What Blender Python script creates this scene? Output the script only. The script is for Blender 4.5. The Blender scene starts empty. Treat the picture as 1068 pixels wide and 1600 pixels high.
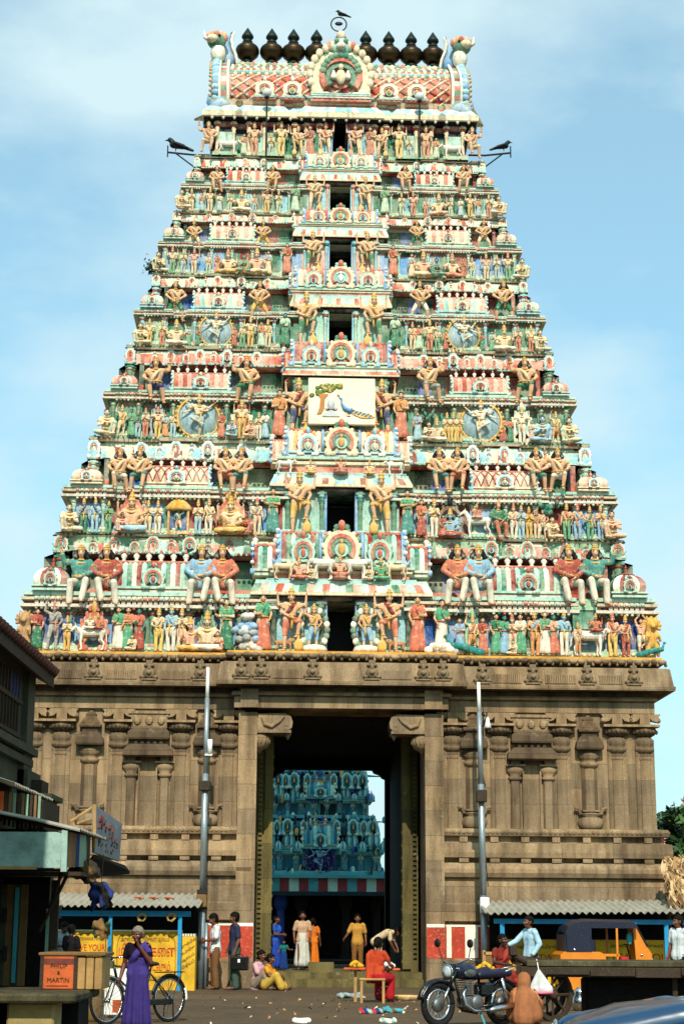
import bpy, bmesh, math, random
from mathutils import Vector, Matrix, Euler
random.seed(7)
PI = math.pi
SC = bpy.context.scene
COL = SC.collection
R = math.radians
# ------------------------------------------------------------------ camera
CAM_H, FPX, PITCH = 1.5, 2674.0, R(13.6)
CP, SP = math.cos(PITCH), math.sin(PITCH)
ROLL = R(0.35); CR, SR = math.cos(ROLL), math.sin(ROLL)
def ray(px, py):
    u, v = (px-534)/FPX, (800-py)/FPX
    u, v = u*CR-v*SR, u*SR+v*CR
    return Vector((u, CP-v*SP, SP+v*CP))
def at(px, py, Y):
    d = ray(px, py); t = Y/d.y
    return Vector((d.x*t, Y, CAM_H+d.z*t))
def ground(px, py, z=0.0):
    d = ray(px, py); t = (z-CAM_H)/d.z
    return Vector((d.x*t, d.y*t, z))
# the temple stands slightly turned to the street
TX, TY, TYAW = 0.0, 44.0, R(2.0)
TM = Matrix.Translation((TX, TY, 0)) @ Matrix.Rotation(TYAW, 4, 'Z')
TMI = TM.inverted()
def tl(px, py, yl):
    """point on the temple-local plane y = yl seen at this place of the photo"""
    o = TMI @ Vector((0, 0, CAM_H)); d = TMI.to_3x3() @ ray(px, py)
    t = (yl-o.y)/d.y
    return o+d*t
def tz(py, yl, px=532): return tl(px, py, yl).z
# ------------------------------------------------------------------ materials
def lin(c):
    c /= 255.0
    return c/12.92 if c <= 0.04045 else ((c+0.055)/1.055)**2.4
def rgb(t): return (lin(t[0]), lin(t[1]), lin(t[2]), 1.0)
MATS = {}
def nodes_of(name):
    m = bpy.data.materials.new(name); m.use_nodes = True
    nt = m.node_tree; b = nt.nodes['Principled BSDF']
    return m, nt, b
def N(nt, typ, **kw):
    n = nt.nodes.new(typ)
    for k, v in kw.items():
        if k in n.inputs.keys(): n.inputs[k].default_value = v
        else: setattr(n, k, v)
    return n
def mixc(nt, a, b, fac, mode='MIX'):
    n = nt.nodes.new('ShaderNodeMix'); n.data_type = 'RGBA'; n.blend_type = mode
    for sock, v in ((n.inputs[0], fac), (n.inputs[6], a), (n.inputs[7], b)):
        if hasattr(v, 'is_output') or isinstance(v, bpy.types.NodeSocket): nt.links.new(v, sock)
        else: sock.default_value = v
    return n.outputs[2]
def ramp(nt, src, *stops):
    r = nt.nodes.new('ShaderNodeValToRGB')
    e = r.color_ramp.elements
    while len(e) < len(stops): e.new(0.5)
    for el, (p, c) in zip(e, stops):
        el.position = p; el.color = c if len(c) == 4 else (*c, 1)
    nt.links.new(src, r.inputs[0])
    return r.outputs[0]
def coords(nt, scale=(1, 1, 1), kind='Object'):
    tc = nt.nodes.new('ShaderNodeTexCoord'); mp = nt.nodes.new('ShaderNodeMapping')
    mp.inputs['Scale'].default_value = scale
    nt.links.new(tc.outputs[kind], mp.inputs[0])
    return mp.outputs[0]
def noise(nt, vec, scale, detail=4, rough=0.6):
    n = N(nt, 'ShaderNodeTexNoise'); n.inputs['Scale'].default_value = scale
    n.inputs['Detail'].default_value = detail; n.inputs['Roughness'].default_value = rough
    nt.links.new(vec, n.inputs['Vector'])
    return n.outputs[0]
def bump(nt, b, h, strength, dist=0.02):
    n = nt.nodes.new('ShaderNodeBump'); n.inputs['Strength'].default_value = strength; n.inputs['Distance'].default_value = dist
    nt.links.new(h, n.inputs['Height']); nt.links.new(n.outputs[0], b.inputs['Normal'])
def paint(name, col, rough=0.6, wear=0.5, scale=3.0, spec=0.3, metal=0.0, dirt=(110, 100, 80), bmp=0.25):
    """painted or plain surface with blotchy wear and small stains"""
    if name in MATS: return MATS[name]
    m, nt, b = nodes_of(name)
    v = coords(nt)
    n1 = noise(nt, v, scale, 5); n2 = noise(nt, v, scale*9, 3)
    c = rgb(col)
    lo = tuple(x*(1-0.45*wear) for x in c[:3])+(1,); hi = tuple(min(1, x*(1+0.18*wear)) for x in c[:3])+(1,)
    base = ramp(nt, n1, (0.3, lo), (0.6, hi))
    st = ramp(nt, n2, (0.56, (0, 0, 0, 1)), (0.72, (0.55*wear,)*3+(1,)))
    nt.links.new(mixc(nt, base, rgb(dirt), st), b.inputs['Base Color'])
    b.inputs['Roughness'].default_value = rough; b.inputs['Metallic'].default_value = metal
    b.inputs['Specular IOR Level'].default_value = spec
    if bmp: bump(nt, b, n2, bmp, 0.02)
    MATS[name] = m
    return m
def object_paint(name, rough=0.55, wear=0.4, scale=4.0, spec=0.3, bmp=0.2, dirt=(120, 110, 90), fade=0.0):
    """paint whose colour is the object's own colour, so copies of one mesh differ"""
    if name in MATS: return MATS[name]
    m, nt, b = nodes_of(name)
    oi = nt.nodes.new('ShaderNodeObjectInfo'); v = coords(nt)
    n1 = noise(nt, v, scale, 5); n2 = noise(nt, v, scale*8, 3)
    sh = ramp(nt, n1, (0.3, (1-.4*wear,)*3+(1,)), (0.62, (1, 1, 1, 1)))
    c = mixc(nt, oi.outputs['Color'], sh, 1.0, 'MULTIPLY')
    if fade:
        c = mixc(nt, c, rgb((232, 222, 196)), ramp(nt, noise(nt, v, 6.5, 6, .75), (.52, (0, 0, 0, 1)), (.68, (fade,)*3+(1,))))
        c = mixc(nt, c, ramp(nt, noise(nt, coords(nt, (6, 6, 1.2)), 1.5, 5, .65), (.36, (.4, .38, .34, 1)), (.52, (1, 1, 1, 1))), .6, 'MULTIPLY')
    st = ramp(nt, n2, (0.58, (0, 0, 0, 1)), (0.75, (0.5*wear,)*3+(1,)))
    nt.links.new(mixc(nt, c, rgb(dirt), st), b.inputs['Base Color'])
    b.inputs['Roughness'].default_value = rough; b.inputs['Specular IOR Level'].default_value = spec
    if bmp: bump(nt, b, n2, bmp, 0.02)
    MATS[name] = m
    return m
def stone(name, a, bcol, block=(1.3, 0.62), joint=0.55):
    if name in MATS: return MATS[name]
    m, nt, b = nodes_of(name)
    v = coords(nt)
    # masonry courses read from x+y (both face directions) and z
    sx = nt.nodes.new('ShaderNodeSeparateXYZ'); nt.links.new(v, sx.inputs[0])
    ad = N(nt, 'ShaderNodeMath', operation='ADD'); nt.links.new(sx.outputs[0], ad.inputs[0]); nt.links.new(sx.outputs[1], ad.inputs[1])
    cb = nt.nodes.new('ShaderNodeCombineXYZ'); nt.links.new(ad.outputs[0], cb.inputs[0]); nt.links.new(sx.outputs[2], cb.inputs[1])
    br = nt.nodes.new('ShaderNodeTexBrick'); nt.links.new(cb.outputs[0], br.inputs['Vector'])
    br.inputs['Scale'].default_value = 1; br.inputs['Brick Width'].default_value = block[0]; br.inputs['Row Height'].default_value = block[1]
    br.inputs['Mortar Size'].default_value = 0.008; br.inputs['Mortar Smooth'].default_value = 0.3; br.offset = 0.37
    br.inputs['Color1'].default_value = (0.7, 0.71, 0.73, 1); br.inputs['Color2'].default_value = (1.15, 1.09, 1.0, 1); br.inputs['Mortar'].default_value = (joint,)*3+(1,)
    big = noise(nt, v, 0.7, 6, 0.65); fine = noise(nt, v, 38, 3, 0.7)
    streak = noise(nt, coords(nt, (2.2, 2.2, 0.25)), 1.3, 5, 0.6)
    base = ramp(nt, big, (0.32, rgb(a)), (0.68, rgb(bcol)))
    c1 = mixc(nt, base, br.outputs[0], 1.0, 'MULTIPLY')
    c2 = mixc(nt, c1, ramp(nt, fine, (0.35, (0.62, 0.6, 0.58, 1)), (0.65, (1.15, 1.12, 1.08, 1))), 0.8, 'MULTIPLY')
    c3 = mixc(nt, c2, ramp(nt, streak, (0.36, (0.4, 0.38, 0.36, 1)), (0.56, (1, 1, 1, 1))), 0.85, 'MULTIPLY')
    pale = noise(nt, v, 2.1, 6, 0.7)
    c4 = mixc(nt, c3, rgb((190, 178, 150)), ramp(nt, pale, (0.62, (0, 0, 0, 1)), (0.75, (0.4, 0.4, 0.4, 1))))
    nt.links.new(c4, b.inputs['Base Color'])
    b.inputs['Roughness'].default_value = 0.9; b.inputs['Specular IOR Level'].default_value = 0.2
    h = N(nt, 'ShaderNodeMath', operation='MULTIPLY_ADD'); nt.links.new(br.outputs['Fac'], h.inputs[0]); h.inputs[1].default_value = -0.8; nt.links.new(fine, h.inputs[2])
    bump(nt, b, h.outputs[0], 0.5, 0.015)
    MATS[name] = m
    return m
PAL = dict(cream=(218, 200, 166), white=(228, 220, 202), mint=(156, 196, 180), aqua=(132, 188, 198), coral=(186, 88, 68),
           red=(140, 42, 38), green=(58, 124, 98), deepgreen=(22, 70, 58), blue=(104, 156, 198), ochre=(200, 150, 76),
           pink=(212, 156, 138), navy=(9, 8, 20), sage=(140, 178, 142), deepblue=(40, 84, 150), gold=(200, 150, 60), brown=(120, 78, 46), grey=(150, 158, 158))
def P(n):
    """painted stucco of the tower by colour name"""
    if n in MATS: return MATS[n]
    if n == 'navy': return paint(n, PAL[n], 0.55, 0.1, 1.8, 0.25, dirt=(12, 10, 20), bmp=0.1)
    m, nt, b = nodes_of(n); c = rgb(PAL[n]); v = coords(nt)
    big = noise(nt, v, 1.6, 6, .65); fine = noise(nt, v, 13, 4, .7); stk = noise(nt, coords(nt, (5, 5, .6)), 1.2, 5, .65); chip = noise(nt, v, 7, 6, .75)
    pale = tuple(x*.62+y*.38 for x, y in zip(c[:3], rgb((236, 226, 200))[:3]))+(1,)
    base = mixc(nt, c, pale, ramp(nt, big, (.38, (0, 0, 0, 1)), (.64, (1, 1, 1, 1))))
    base = mixc(nt, base, rgb((212, 198, 172)), ramp(nt, chip, (.61, (0, 0, 0, 1)), (.67, (.65, .65, .65, 1))))
    base = mixc(nt, base, ramp(nt, stk, (.34, (.42, .4, .37, 1)), (.48, (1, 1, 1, 1))), .6, 'MULTIPLY')
    base = mixc(nt, base, ramp(nt, fine, (.32, (.58, .55, .5, 1)), (.55, (1.04, 1.04, 1.04, 1))), .7, 'MULTIPLY')
    nt.links.new(base, b.inputs['Base Color']); b.inputs['Roughness'].default_value = .8; b.inputs['Specular IOR Level'].default_value = .15
    bump(nt, b, fine, .45, .025); MATS[n] = m
    return m
# ------------------------------------------------------------------ mesh builder
class MB:
    def __init__(s, M=None):
        s.v = []; s.f = []; s.fm = []; s.fs = []; s.names = []; s.M = M or Matrix.Identity(4); s.m = 0; s.sm = False
    def mat(s, name):
        if name not in s.names: s.names.append(name)
        s.m = s.names.index(name); return s
    def smooth(s, on=True): s.sm = on; return s
    def add(s, vs, fs, mats=None):
        o = len(s.v); M = s.M
        s.v += [M @ Vector(p) for p in vs]
        for k, f in enumerate(fs):
            s.f.append([i+o for i in f]); s.fm.append(s.m if mats is None else mats[k]); s.fs.append(s.sm)
    def box(s, x0, x1, y0, y1, z0, z1):
        s.add([(x0, y0, z0), (x1, y0, z0), (x1, y1, z0), (x0, y1, z0), (x0, y0, z1), (x1, y0, z1), (x1, y1, z1), (x0, y1, z1)],
              [(0, 3, 2, 1), (4, 5, 6, 7), (0, 1, 5, 4), (1, 2, 6, 5), (2, 3, 7, 6), (3, 0, 4, 7)])
    def bbox(s, x0, x1, y0, y1, z0, z1, b=0.02):
        """box with chamfered upright and top edges"""
        b = min(b, (x1-x0)*.4, (y1-y0)*.4, (z1-z0)*.4)
        def ring(z, i): return [(x0+b+i, y0+i, z), (x1-b-i, y0+i, z), (x1-i, y0+b+i, z), (x1-i, y1-b-i, z), (x1-b-i, y1-i, z), (x0+b+i, y1-i, z), (x0+i, y1-b-i, z), (x0+i, y0+b+i, z)]
        s.loft([ring(z0, b*.8), ring(z0+b, 0), ring(z1-b, 0), ring(z1, b*.8)])
    def loft(s, rings, cap=True, closed=True):
        n = len(rings[0]); vs = [p for r in rings for p in r]; fs = []
        for k in range(len(rings)-1):
            for i in range(n if closed else n-1):
                j = (i+1) % n
                fs.append((k*n+i, k*n+j, (k+1)*n+j, (k+1)*n+i))
        if cap: fs += [tuple(range(n-1, -1, -1)), tuple((len(rings)-1)*n+i for i in range(n))]
        s.add(vs, fs)
    def lathe(s, prof, n=12, c=(0, 0, 0), cap=True, axis='z', sy=1.0):
        rings = []
        for r, z in prof:
            ring = []
            for i in range(n):
                a = 2*PI*i/n; p = (r*math.cos(a), sy*r*math.sin(a), z)
                if axis == 'y': p = (p[0], z, -p[1])
                if axis == 'x': p = (z, p[0], p[1])
                ring.append((c[0]+p[0], c[1]+p[1], c[2]+p[2]))
            rings.append(ring)
        s.loft(rings, cap)
    def prism(s, pts, y0, y1, plane='xz'):
        """2-D outline (counter-clockwise seen from the front) given thickness"""
        n = len(pts)
        if plane == 'xz': A = [(p[0], y0, p[1]) for p in pts]; B = [(p[0], y1, p[1]) for p in pts]
        elif plane == 'yz': A = [(y0, p[0], p[1]) for p in pts]; B = [(y1, p[0], p[1]) for p in pts]
        else: A = [(p[0], p[1], y0) for p in pts]; B = [(p[0], p[1], y1) for p in pts]
        s.add(A+B, [tuple(range(n)), tuple(range(2*n-1, n-1, -1))]+[(i, i+n, (i+1) % n+n, (i+1) % n) for i in range(n)])
    def tube(s, pts, r, n=8, cap=True):
        pts = [Vector(p) for p in pts]; rs = r if isinstance(r, (list, tuple)) else [r]*len(pts)
        rings = []; ref = None
        for i, p in enumerate(pts):
            t = (pts[min(i+1, len(pts)-1)]-pts[max(i-1, 0)]).normalized()
            if ref is None: ref = t.orthogonal().normalized()
            ref = (ref-t*ref.dot(t)).normalized(); w = t.cross(ref)
            rings.append([p+(ref*math.cos(2*PI*k/n)+w*math.sin(2*PI*k/n))*rs[i] for k in range(n)])
        s.loft(rings, cap)
    def ball(s, c, r, n=10, m=6):
        rx, ry, rz = r if isinstance(r, (list, tuple)) else (r, r, r)
        rings = []
        for k in range(m+1):
            a = -PI/2+PI*k/m; q = max(math.cos(a), 0.02)
            rings.append([(c[0]+rx*q*math.cos(2*PI*i/n), c[1]+ry*q*math.sin(2*PI*i/n), c[2]+rz*math.sin(a)) for i in range(n)])
        s.loft(rings)
    def cap(s, p0, r0, p1, r1, n=10):
        """tapered limb with round ends"""
        p0, p1 = Vector(p0), Vector(p1); d = p1-p0
        L = d.length or 1e-4; t = d/L if d.length else Vector((0, 0, 1)); u = t.orthogonal().normalized(); w = t.cross(u)
        rings = []
        for a in (-88, -60, -30, 0): rings.append((p0+t*r0*math.sin(R(a)), r0*math.cos(R(a))))
        for a in (0, 30, 60, 88): rings.append((p1+t*r1*math.sin(R(a)), r1*math.cos(R(a))))
        s.loft([[p+(u*math.cos(2*PI*k/n)+w*math.sin(2*PI*k/n))*r for k in range(n)] for p, r in rings])
    def sweep(s, plan, prof, zflat=True):
        """mouldings: profile of (outward offset, z, material[, palette, length]) carried round a rectilinear plan"""
        n = len(plan)
        nor = []
        for i in range(n):
            a, b = plan[i], plan[(i+1) % n]; dx, dy = b[0]-a[0], b[1]-a[1]; L = math.hypot(dx, dy)
            nor.append((dy/L, -dx/L))
        def off(i, d):
            n1, n2 = nor[i-1], nor[i]
            if abs(n1[0]*n2[0]+n1[1]*n2[1]) > 0.99: return (plan[i][0]+d*n2[0], plan[i][1]+d*n2[1])
            return (plan[i][0]+d*(n1[0]+n2[0]), plan[i][1]+d*(n1[1]+n2[1]))
        for k in range(len(prof)-1):
            d0, z0 = prof[k][:2]; d1, z1 = prof[k+1][:2]; mt = prof[k][2]
            pal = prof[k][3] if len(prof[k]) > 3 else None
            for i in range(n):
                j = (i+1) % n
                a0, b0, a1, b1 = off(i, d0), off(j, d0), off(i, d1), off(j, d1)
                L = math.hypot(b0[0]-a0[0], b0[1]-a0[1])
                seg = 1
                if pal and L > prof[k][4]*1.5: seg = int(L/prof[k][4])
                for q in range(seg):
                    t0, t1 = q/seg, (q+1)/seg
                    lp = lambda a, b, t: (a[0]+(b[0]-a[0])*t, a[1]+(b[1]-a[1])*t)
                    p0, p1, p2, p3 = lp(a0, b0, t0), lp(a0, b0, t1), lp(a1, b1, t1), lp(a1, b1, t0)
                    s.mat(pal[(q+i*3) % len(pal)] if pal else mt)
                    s.add([(*p0, z0), (*p1, z0), (*p2, z1), (*p3, z1)], [(0, 1, 2, 3)])
    def cap_plan(s, plan, z, up=True):
        n = len(plan); s.add([(p[0], p[1], z) for p in plan], [tuple(range(n)) if up else tuple(range(n-1, -1, -1))])
    def mesh(s, name):
        me = bpy.data.meshes.new(name); me.from_pydata([tuple(v) for v in s.v], [], s.f)
        me.polygons.foreach_set('material_index', s.fm); me.polygons.foreach_set('use_smooth', s.fs)
        for n in s.names: me.materials.append(MATS[n] if n in MATS else P(n))
        me.update(); return me
    def build(s, name, parent=None, loc=None, rot=None, scale=None):
        return put(name, s.mesh(name), parent, loc, rot, scale)
def put(name, me, parent=None, loc=None, rot=None, scale=None):
    o = bpy.data.objects.new(name, me); COL.objects.link(o)
    if parent: o.parent = parent
    if loc is not None: o.location = loc
    if rot is not None: o.rotation_euler = rot
    if scale is not None: o.scale = scale if isinstance(scale, (tuple, list)) else (scale,)*3
    return o
def tag(o, label=None, cat=None, group=None, kind=None):
    if label: o['label'] = label
    if cat: o['category'] = cat
    if group: o['group'] = group
    if kind: o['kind'] = kind
    return o
def thing(name, label, cat, loc=(0, 0, 0), rz=0, group=None):
    o = put(name, None, None, loc, (0, 0, rz)); o.empty_display_size = 0.2
    return tag(o, label, cat, group)
def copy_tree(o, parent=None):
    c = o.copy(); COL.objects.link(c)
    if parent: c.parent = parent
    for ch in o.children: copy_tree(ch, c)
    return c
def remesh(mb, voxel, smooth=3, name='form'):
    """fuse overlapping forms into one continuous skin"""
    o = mb.build(name)
    md = o.modifiers.new('r', 'REMESH'); md.mode = 'VOXEL'; md.voxel_size = voxel; md.use_smooth_shade = True
    if smooth:
        sm = o.modifiers.new('s', 'SMOOTH'); sm.factor = 0.5; sm.iterations = smooth
    dg = bpy.context.evaluated_depsgraph_get()
    me = bpy.data.meshes.new_from_object(o.evaluated_get(dg)); me.name = name
    old = o.data; bpy.data.objects.remove(o); 
    mats = list(old.materials); bpy.data.meshes.remove(old)
    me.materials.clear()
    if mats: me.materials.append(mats[0])
    me.polygons.foreach_set('use_smooth', [True]*len(me.polygons)); me.polygons.foreach_set('material_index', [0]*len(me.polygons))
    return me
# ------------------------------------------------------------------ bodies: one continuous skin grown over a posed set of joints
def joints(**kw):
    J = dict(pel=(0, 0, .93), wai=(0, .0, 1.08), che=(0, 0, 1.28), nek=(0, .01, 1.47), hea=(0, -.02, 1.60),
             shL=(-.19, 0, 1.41), shR=(.19, 0, 1.41), elL=(-.25, .02, 1.13), elR=(.25, .02, 1.13), wrL=(-.26, -.06, .89), wrR=(.26, -.06, .89),
             hiL=(-.095, 0, .90), hiR=(.095, 0, .90), knL=(-.10, -.02, .49), knR=(.10, -.02, .49), anL=(-.10, .02, .08), anR=(.10, .02, .08), toL=(-.13, -.17, .03), toR=(.13, -.17, .03))
    J.update(kw); return {k: Vector(v) if not isinstance(v, Vector) else v for k, v in J.items()}
def hand(m, wr, el, f, side, grip=None):
    """palm, four unequal fingers and a thumb set off the side of the palm"""
    d = (wr-el).normalized() if grip is None else Vector(grip).normalized()
    palmn = Vector((-side, -.35, 0)); palmn = (palmn-d*palmn.dot(d)).normalized(); w = d.cross(palmn).normalized()
    c = wr+d*.045*f
    for q in (-1, 0, 1): m.cap(wr+w*q*.012*f, .022*f, wr+d*.085*f+w*q*.026*f, .016*f, 8)
    for q, L in ((-1.5, .052), (-.5, .068), (.5, .072), (1.5, .062)):
        a = wr+d*.085*f+w*q*.018*f; b = a+d*L*.55*f+palmn*.012*f; e = b+d*L*.35*f+palmn*.03*f
        m.cap(a, .0098*f, b, .009*f, 6); m.cap(b, .009*f, e, .0075*f, 6)
    t0 = wr+d*.03*f+w*.03*f; t1 = t0+d*.03*f+w*.025*f+palmn*.02*f; t2 = t1+d*.03*f+palmn*.012*f
    m.cap(t0, .013*f, t1, .011*f, 6); m.cap(t1, .011*f, t2, .009*f, 6)
def body(J, fem=False, f=1.0, face=(0, -1, 0), hands=True, arms2=None, heavy=1.0, head=True):
    """f thickens limbs, heavy the trunk"""
    m = MB().mat('cream')
    side = (J['shR']-J['shL']).normalized(); up = (J['che']-J['wai']).normalized(); fw = side.cross(up).normalized()*-1
    if fw.y > 0 and abs(fw.y) > .3 and face[1] < 0: fw = -fw
    h = heavy
    hs = (J['hiR']-J['hiL']).normalized()
    for q in (-1, 1): m.cap(J['pel']+hs*q*.07*h, .105*h, J['wai']+side*q*.045*h, .088*h)
    for q in (-1, 1): m.cap(J['wai']+side*q*.045*h, .088*h, J['che']+side*q*.075*h, .102*h)
    m.cap(J['che']+side*.1*h, .085*h, J['che']-side*.1*h, .085*h)
    for s_ in 'LR': m.cap(J['che'], .1*h, J['sh'+s_]+(J['nek']-J['sh'+s_])*.05, .058*f)
    m.cap(J['nek']-up*.09, .075, J['nek'], .055*f); m.cap(J['nek']-up*.02, .052*f, J['hea']-Vector((0, 0, .05)), .048*f)
    for q in (-1, 1):
        p = J['che']+side*q*.075+fw*.07
        if fem: m.cap(p, .058, p+fw*.02-up*.015, .05)
        else: m.cap(p-fw*.02, .06, p-fw*.01-up*.03, .055)
    # head
    if head:
        fc = Vector(face).normalized(); hz = Vector((0, 0, 1)); hx = fc.cross(hz).normalized(); H = J['hea']
        hu = hx.cross(fc).normalized()
        m.cap(H+hu*.03-fc*.015, .094, H+hu*.035+fc*.0, .09, 14); m.cap(H+fc*.02, .076, H+fc*.03-hu*.06, .058, 12); m.cap(H+fc*.055-hu*.085, .03, H+fc*.05-hu*.08, .034, 10)
        m.cap(H+fc*.09+hu*.015, .012, H+fc*.112-hu*.022, .019, 8)
        m.cap(H+fc*.088-hu*.058-hx*.018, .012, H+fc*.088-hu*.058+hx*.018, .012, 8)
        for q in (-1, 1):
            m.cap(H+hx*q*.092-fc*.01+hu*.02, .016, H+hx*q*.09-hu*.03, .013, 6)
            m.cap(H+hx*q*.045+fc*.066-hu*.015, .03, H+hx*q*.03+fc*.07-hu*.03, .026, 8); m.cap(H+hx*q*.05+fc*.072+hu*.03, .016, H+hx*q*.018+fc*.082+hu*.028, .014, 6)
    for s_, sd_ in (('L', -1), ('R', 1)):
        sh, el, wr = J['sh'+s_], J['el'+s_], J['wr'+s_]
        m.cap(sh, .058*f, sh+(el-sh)*.45, .05*f); m.cap(sh+(el-sh)*.4, .05*f, el, .038*f); m.cap(el, .04*f, el+(wr-el)*.3, .042*f); m.cap(el+(wr-el)*.3, .042*f, wr, .026*f)
        if hands: hand(m, wr, el, f, sd_, J.get('grip'+s_))
        hi, kn, an, to = J['hi'+s_], J['kn'+s_], J['an'+s_], J['to'+s_]
        m.cap(hi, .092*h, hi+(kn-hi)*.5, .075*f); m.cap(hi+(kn-hi)*.45, .075*f, kn, .052*f); m.cap(kn, .053*f, kn+(an-kn)*.35, .056*f); m.cap(kn+(an-kn)*.35, .056*f, an, .034*f)
        m.cap(an, .036*f, an-Vector((0, 0, .03)), .036*f, 8); m.cap(an-Vector((0, 0, .02)), .034*f, to, .024*f, 8)
        t = (to-an); t.z = 0; t = t.normalized() if t.length else Vector((0, -1, 0)); l = Vector((-t.y, t.x, 0))
        for q in (-1, 0, 1): m.cap(to-t*.03+l*q*.022, .02*f, to+t*.02+l*q*.024, .014*f, 6)
    for a in (arms2 or []):
        s_, el, wr = a; sh = J['sh'+s_]; el, wr = Vector(el), Vector(wr)
        m.cap(sh+Vector((0, .04, 0)), .054*f, el, .036*f); m.cap(el, .038*f, wr, .026*f)
        if hands: hand(m, wr, el, f, -1 if s_ == 'L' else 1)
    return m
def skirt(J, top='wai', hem=.1, r0=.135, r1=.24, folds=16, depth=.12, mat='cream', ry=.8, lean=(0, 0)):
    """pleated cloth from the waist to the hem"""
    m = MB().mat(mat).smooth(); c = J[top]; n = 64; rings = []
    for k in range(10):
        t = k/9; z = c.z+.02+(hem-c.z-.02)*t; r = r0+(r1-r0)*(t**.7)
        if k == 1: r = max(r, .15)
        mx = c.x+((J['anL'].x+J['anR'].x)/2-c.x)*t+lean[0]*t; my = c.y+((J['anL'].y+J['anR'].y)/2-c.y)*t+lean[1]*t
        rings.append([(mx+r*math.cos(2*PI*i/n)*(1+depth*t*math.sin(folds*2*PI*i/n)*.5), my+r*ry*math.sin(2*PI*i/n)*(1+depth*t*math.sin(folds*2*PI*i/n)*.5), z) for i in range(n)])
    m.loft(rings); return m
def legs_cloth(J, fat=.02, to=1.0, knee_only=False):
    """trousers or drawn-up dhoti: both legs and the seat, a little fuller than the body"""
    m = MB().mat('cream')
    hs = (J['hiR']-J['hiL']).normalized()
    for q in (-1, 1): m.cap(J['pel']+hs*q*.07, .108+fat*.6, J['wai']+hs*q*.045-Vector((0, 0, .02)), .092+fat*.5)
    for s_ in 'LR':
        hi, kn, an = J['hi'+s_], J['kn'+s_], J['an'+s_]
        m.cap(hi, .094+fat, hi+(kn-hi)*.5, .078+fat); m.cap(hi+(kn-hi)*.5, .078+fat, kn, .058+fat)
        if not knee_only: m.cap(kn, .058+fat, kn+(an-kn)*to, .048+fat*1.5)
    return m
def torso_cloth(J, fat=.014, sleeve=.5, fem=False, low=.0, long_sleeve=False, f=1.0, heavy=1.0):
    m = MB().mat('cream'); side = (J['shR']-J['shL']).normalized(); h = heavy; up = (J['che']-J['wai']).normalized()
    fw = side.cross(up).normalized()*-1
    if fw.y > 0: fw = -fw
    for q in (-1, 1):
        if low: m.cap(J['pel']+side*q*.07*h-up*low, .112*h+fat*1.5, J['wai']+side*q*.05*h, .095*h+fat)
        m.cap(J['wai']+side*q*.048*h, .09*h+fat, J['che']+side*q*.075*h, .104*h+fat)
        p = J['che']+side*q*.075+fw*.07
        if fem: m.cap(p, .06+fat*.6, p+fw*.02-up*.015, .052+fat*.6)
    m.cap(J['che']+side*.1*h, .087*h+fat, J['che']-side*.1*h, .087*h+fat)
    for s_ in 'LR':
        sh, el, wr = J['sh'+s_], J['el'+s_], J['wr'+s_]
        m.cap(J['che'], .1*h+fat, sh+(J['nek']-sh)*.12, .052*f+fat*.8)
        t = 1.0 if long_sleeve else sleeve
        m.cap(sh-Vector((0, 0, .012)), .055*f+fat*.7, sh+(el-sh)*t*.9, .05*f+fat*1.1)
        if long_sleeve: m.cap(el, .045*f+fat, el+(wr-el)*.92, .032*f+fat)
    m.cap(J['nek']-up*.08, .07+fat*.6, J['nek']-up*.035, .06+fat*.6)
    return m
def hair_short(J, face=(0, -1, 0), bun=False, long=0.0, big=1.0):
    m = MB().mat('cream'); fc = Vector(face).normalized(); hx = fc.cross(Vector((0, 0, 1))).normalized(); hu = hx.cross(fc).normalized(); H = J['hea']
    m.cap(H+hu*.055-fc*.025, .1*big, H+hu*.05-fc*.04, .1*big, 14)
    for q in (-1, 1): m.cap(H+hx*q*.06-fc*.03+hu*.03, .05*big, H+hx*q*.065-fc*.045-hu*.03, .034*big, 8)
    m.cap(H+hu*.105+fc*.035, .036*big, H+hu*.11-fc*.02, .05*big, 10)
    for q in (-1, 1): m.cap(H+hu*.085+fc*.06+hx*q*.03, .026*big, H+hu*.06+fc*.02+hx*q*.075, .026*big, 8)
    m.cap(H-fc*.07, .06*big, H-fc*.06-hu*.05, .05*big, 10)
    if bun: m.cap(H-fc*.14-hu*.01, .05, H-fc*.135-hu*.03, .045, 10)
    if long:
        for q in (-1, 0, 1): m.cap(H-fc*.06+hx*q*.06, .05, H-fc*.08+hx*q*.09-hu*long, .05, 8)
    return m
def locks(J, big=1.0):
    """thick shoulder length hair"""
    m = MB().mat('cream'); H = J['hea']
    m.cap(H+Vector((0, .03, .06)), .1, H+Vector((0, .04, .0)), .1, 12)
    for q in (-1, 1):
        for z, x, r in ((.05, .09, .05), (-.02, .125, .06), (-.09, .15, .07), (-.15, .15, .05)): m.ball(H+Vector((q*x*big, .02, z)), r*big, 8, 6)
    return m
def crown(J, h=.26, r=.085):
    m = MB().mat('cream').smooth(); H = J['hea']+Vector((0, .0, .06))
    m.lathe([(r*1.15, 0), (r*1.2, .03), (r*1.0, .045), (r*1.0, h*.45), (r*1.12, h*.48), (r*.85, h*.55), (r*.62, h*.75), (r*.7, h*.78), (r*.3, h*.92), (.004, h)], 12, H)
    return m
object_paint('figure_skin', .8, .5, 4, .15, .35, fade=.35); object_paint('figure_cloth', .8, .5, 4, .15, .5, fade=.5); object_paint('figure_trim', .75, .5, 4, .2, .4, fade=.5)
VX = .018
POSE = {}
def with_mat(me, name):
    me.materials.clear(); me.materials.append(MATS[name]); return me
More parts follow.
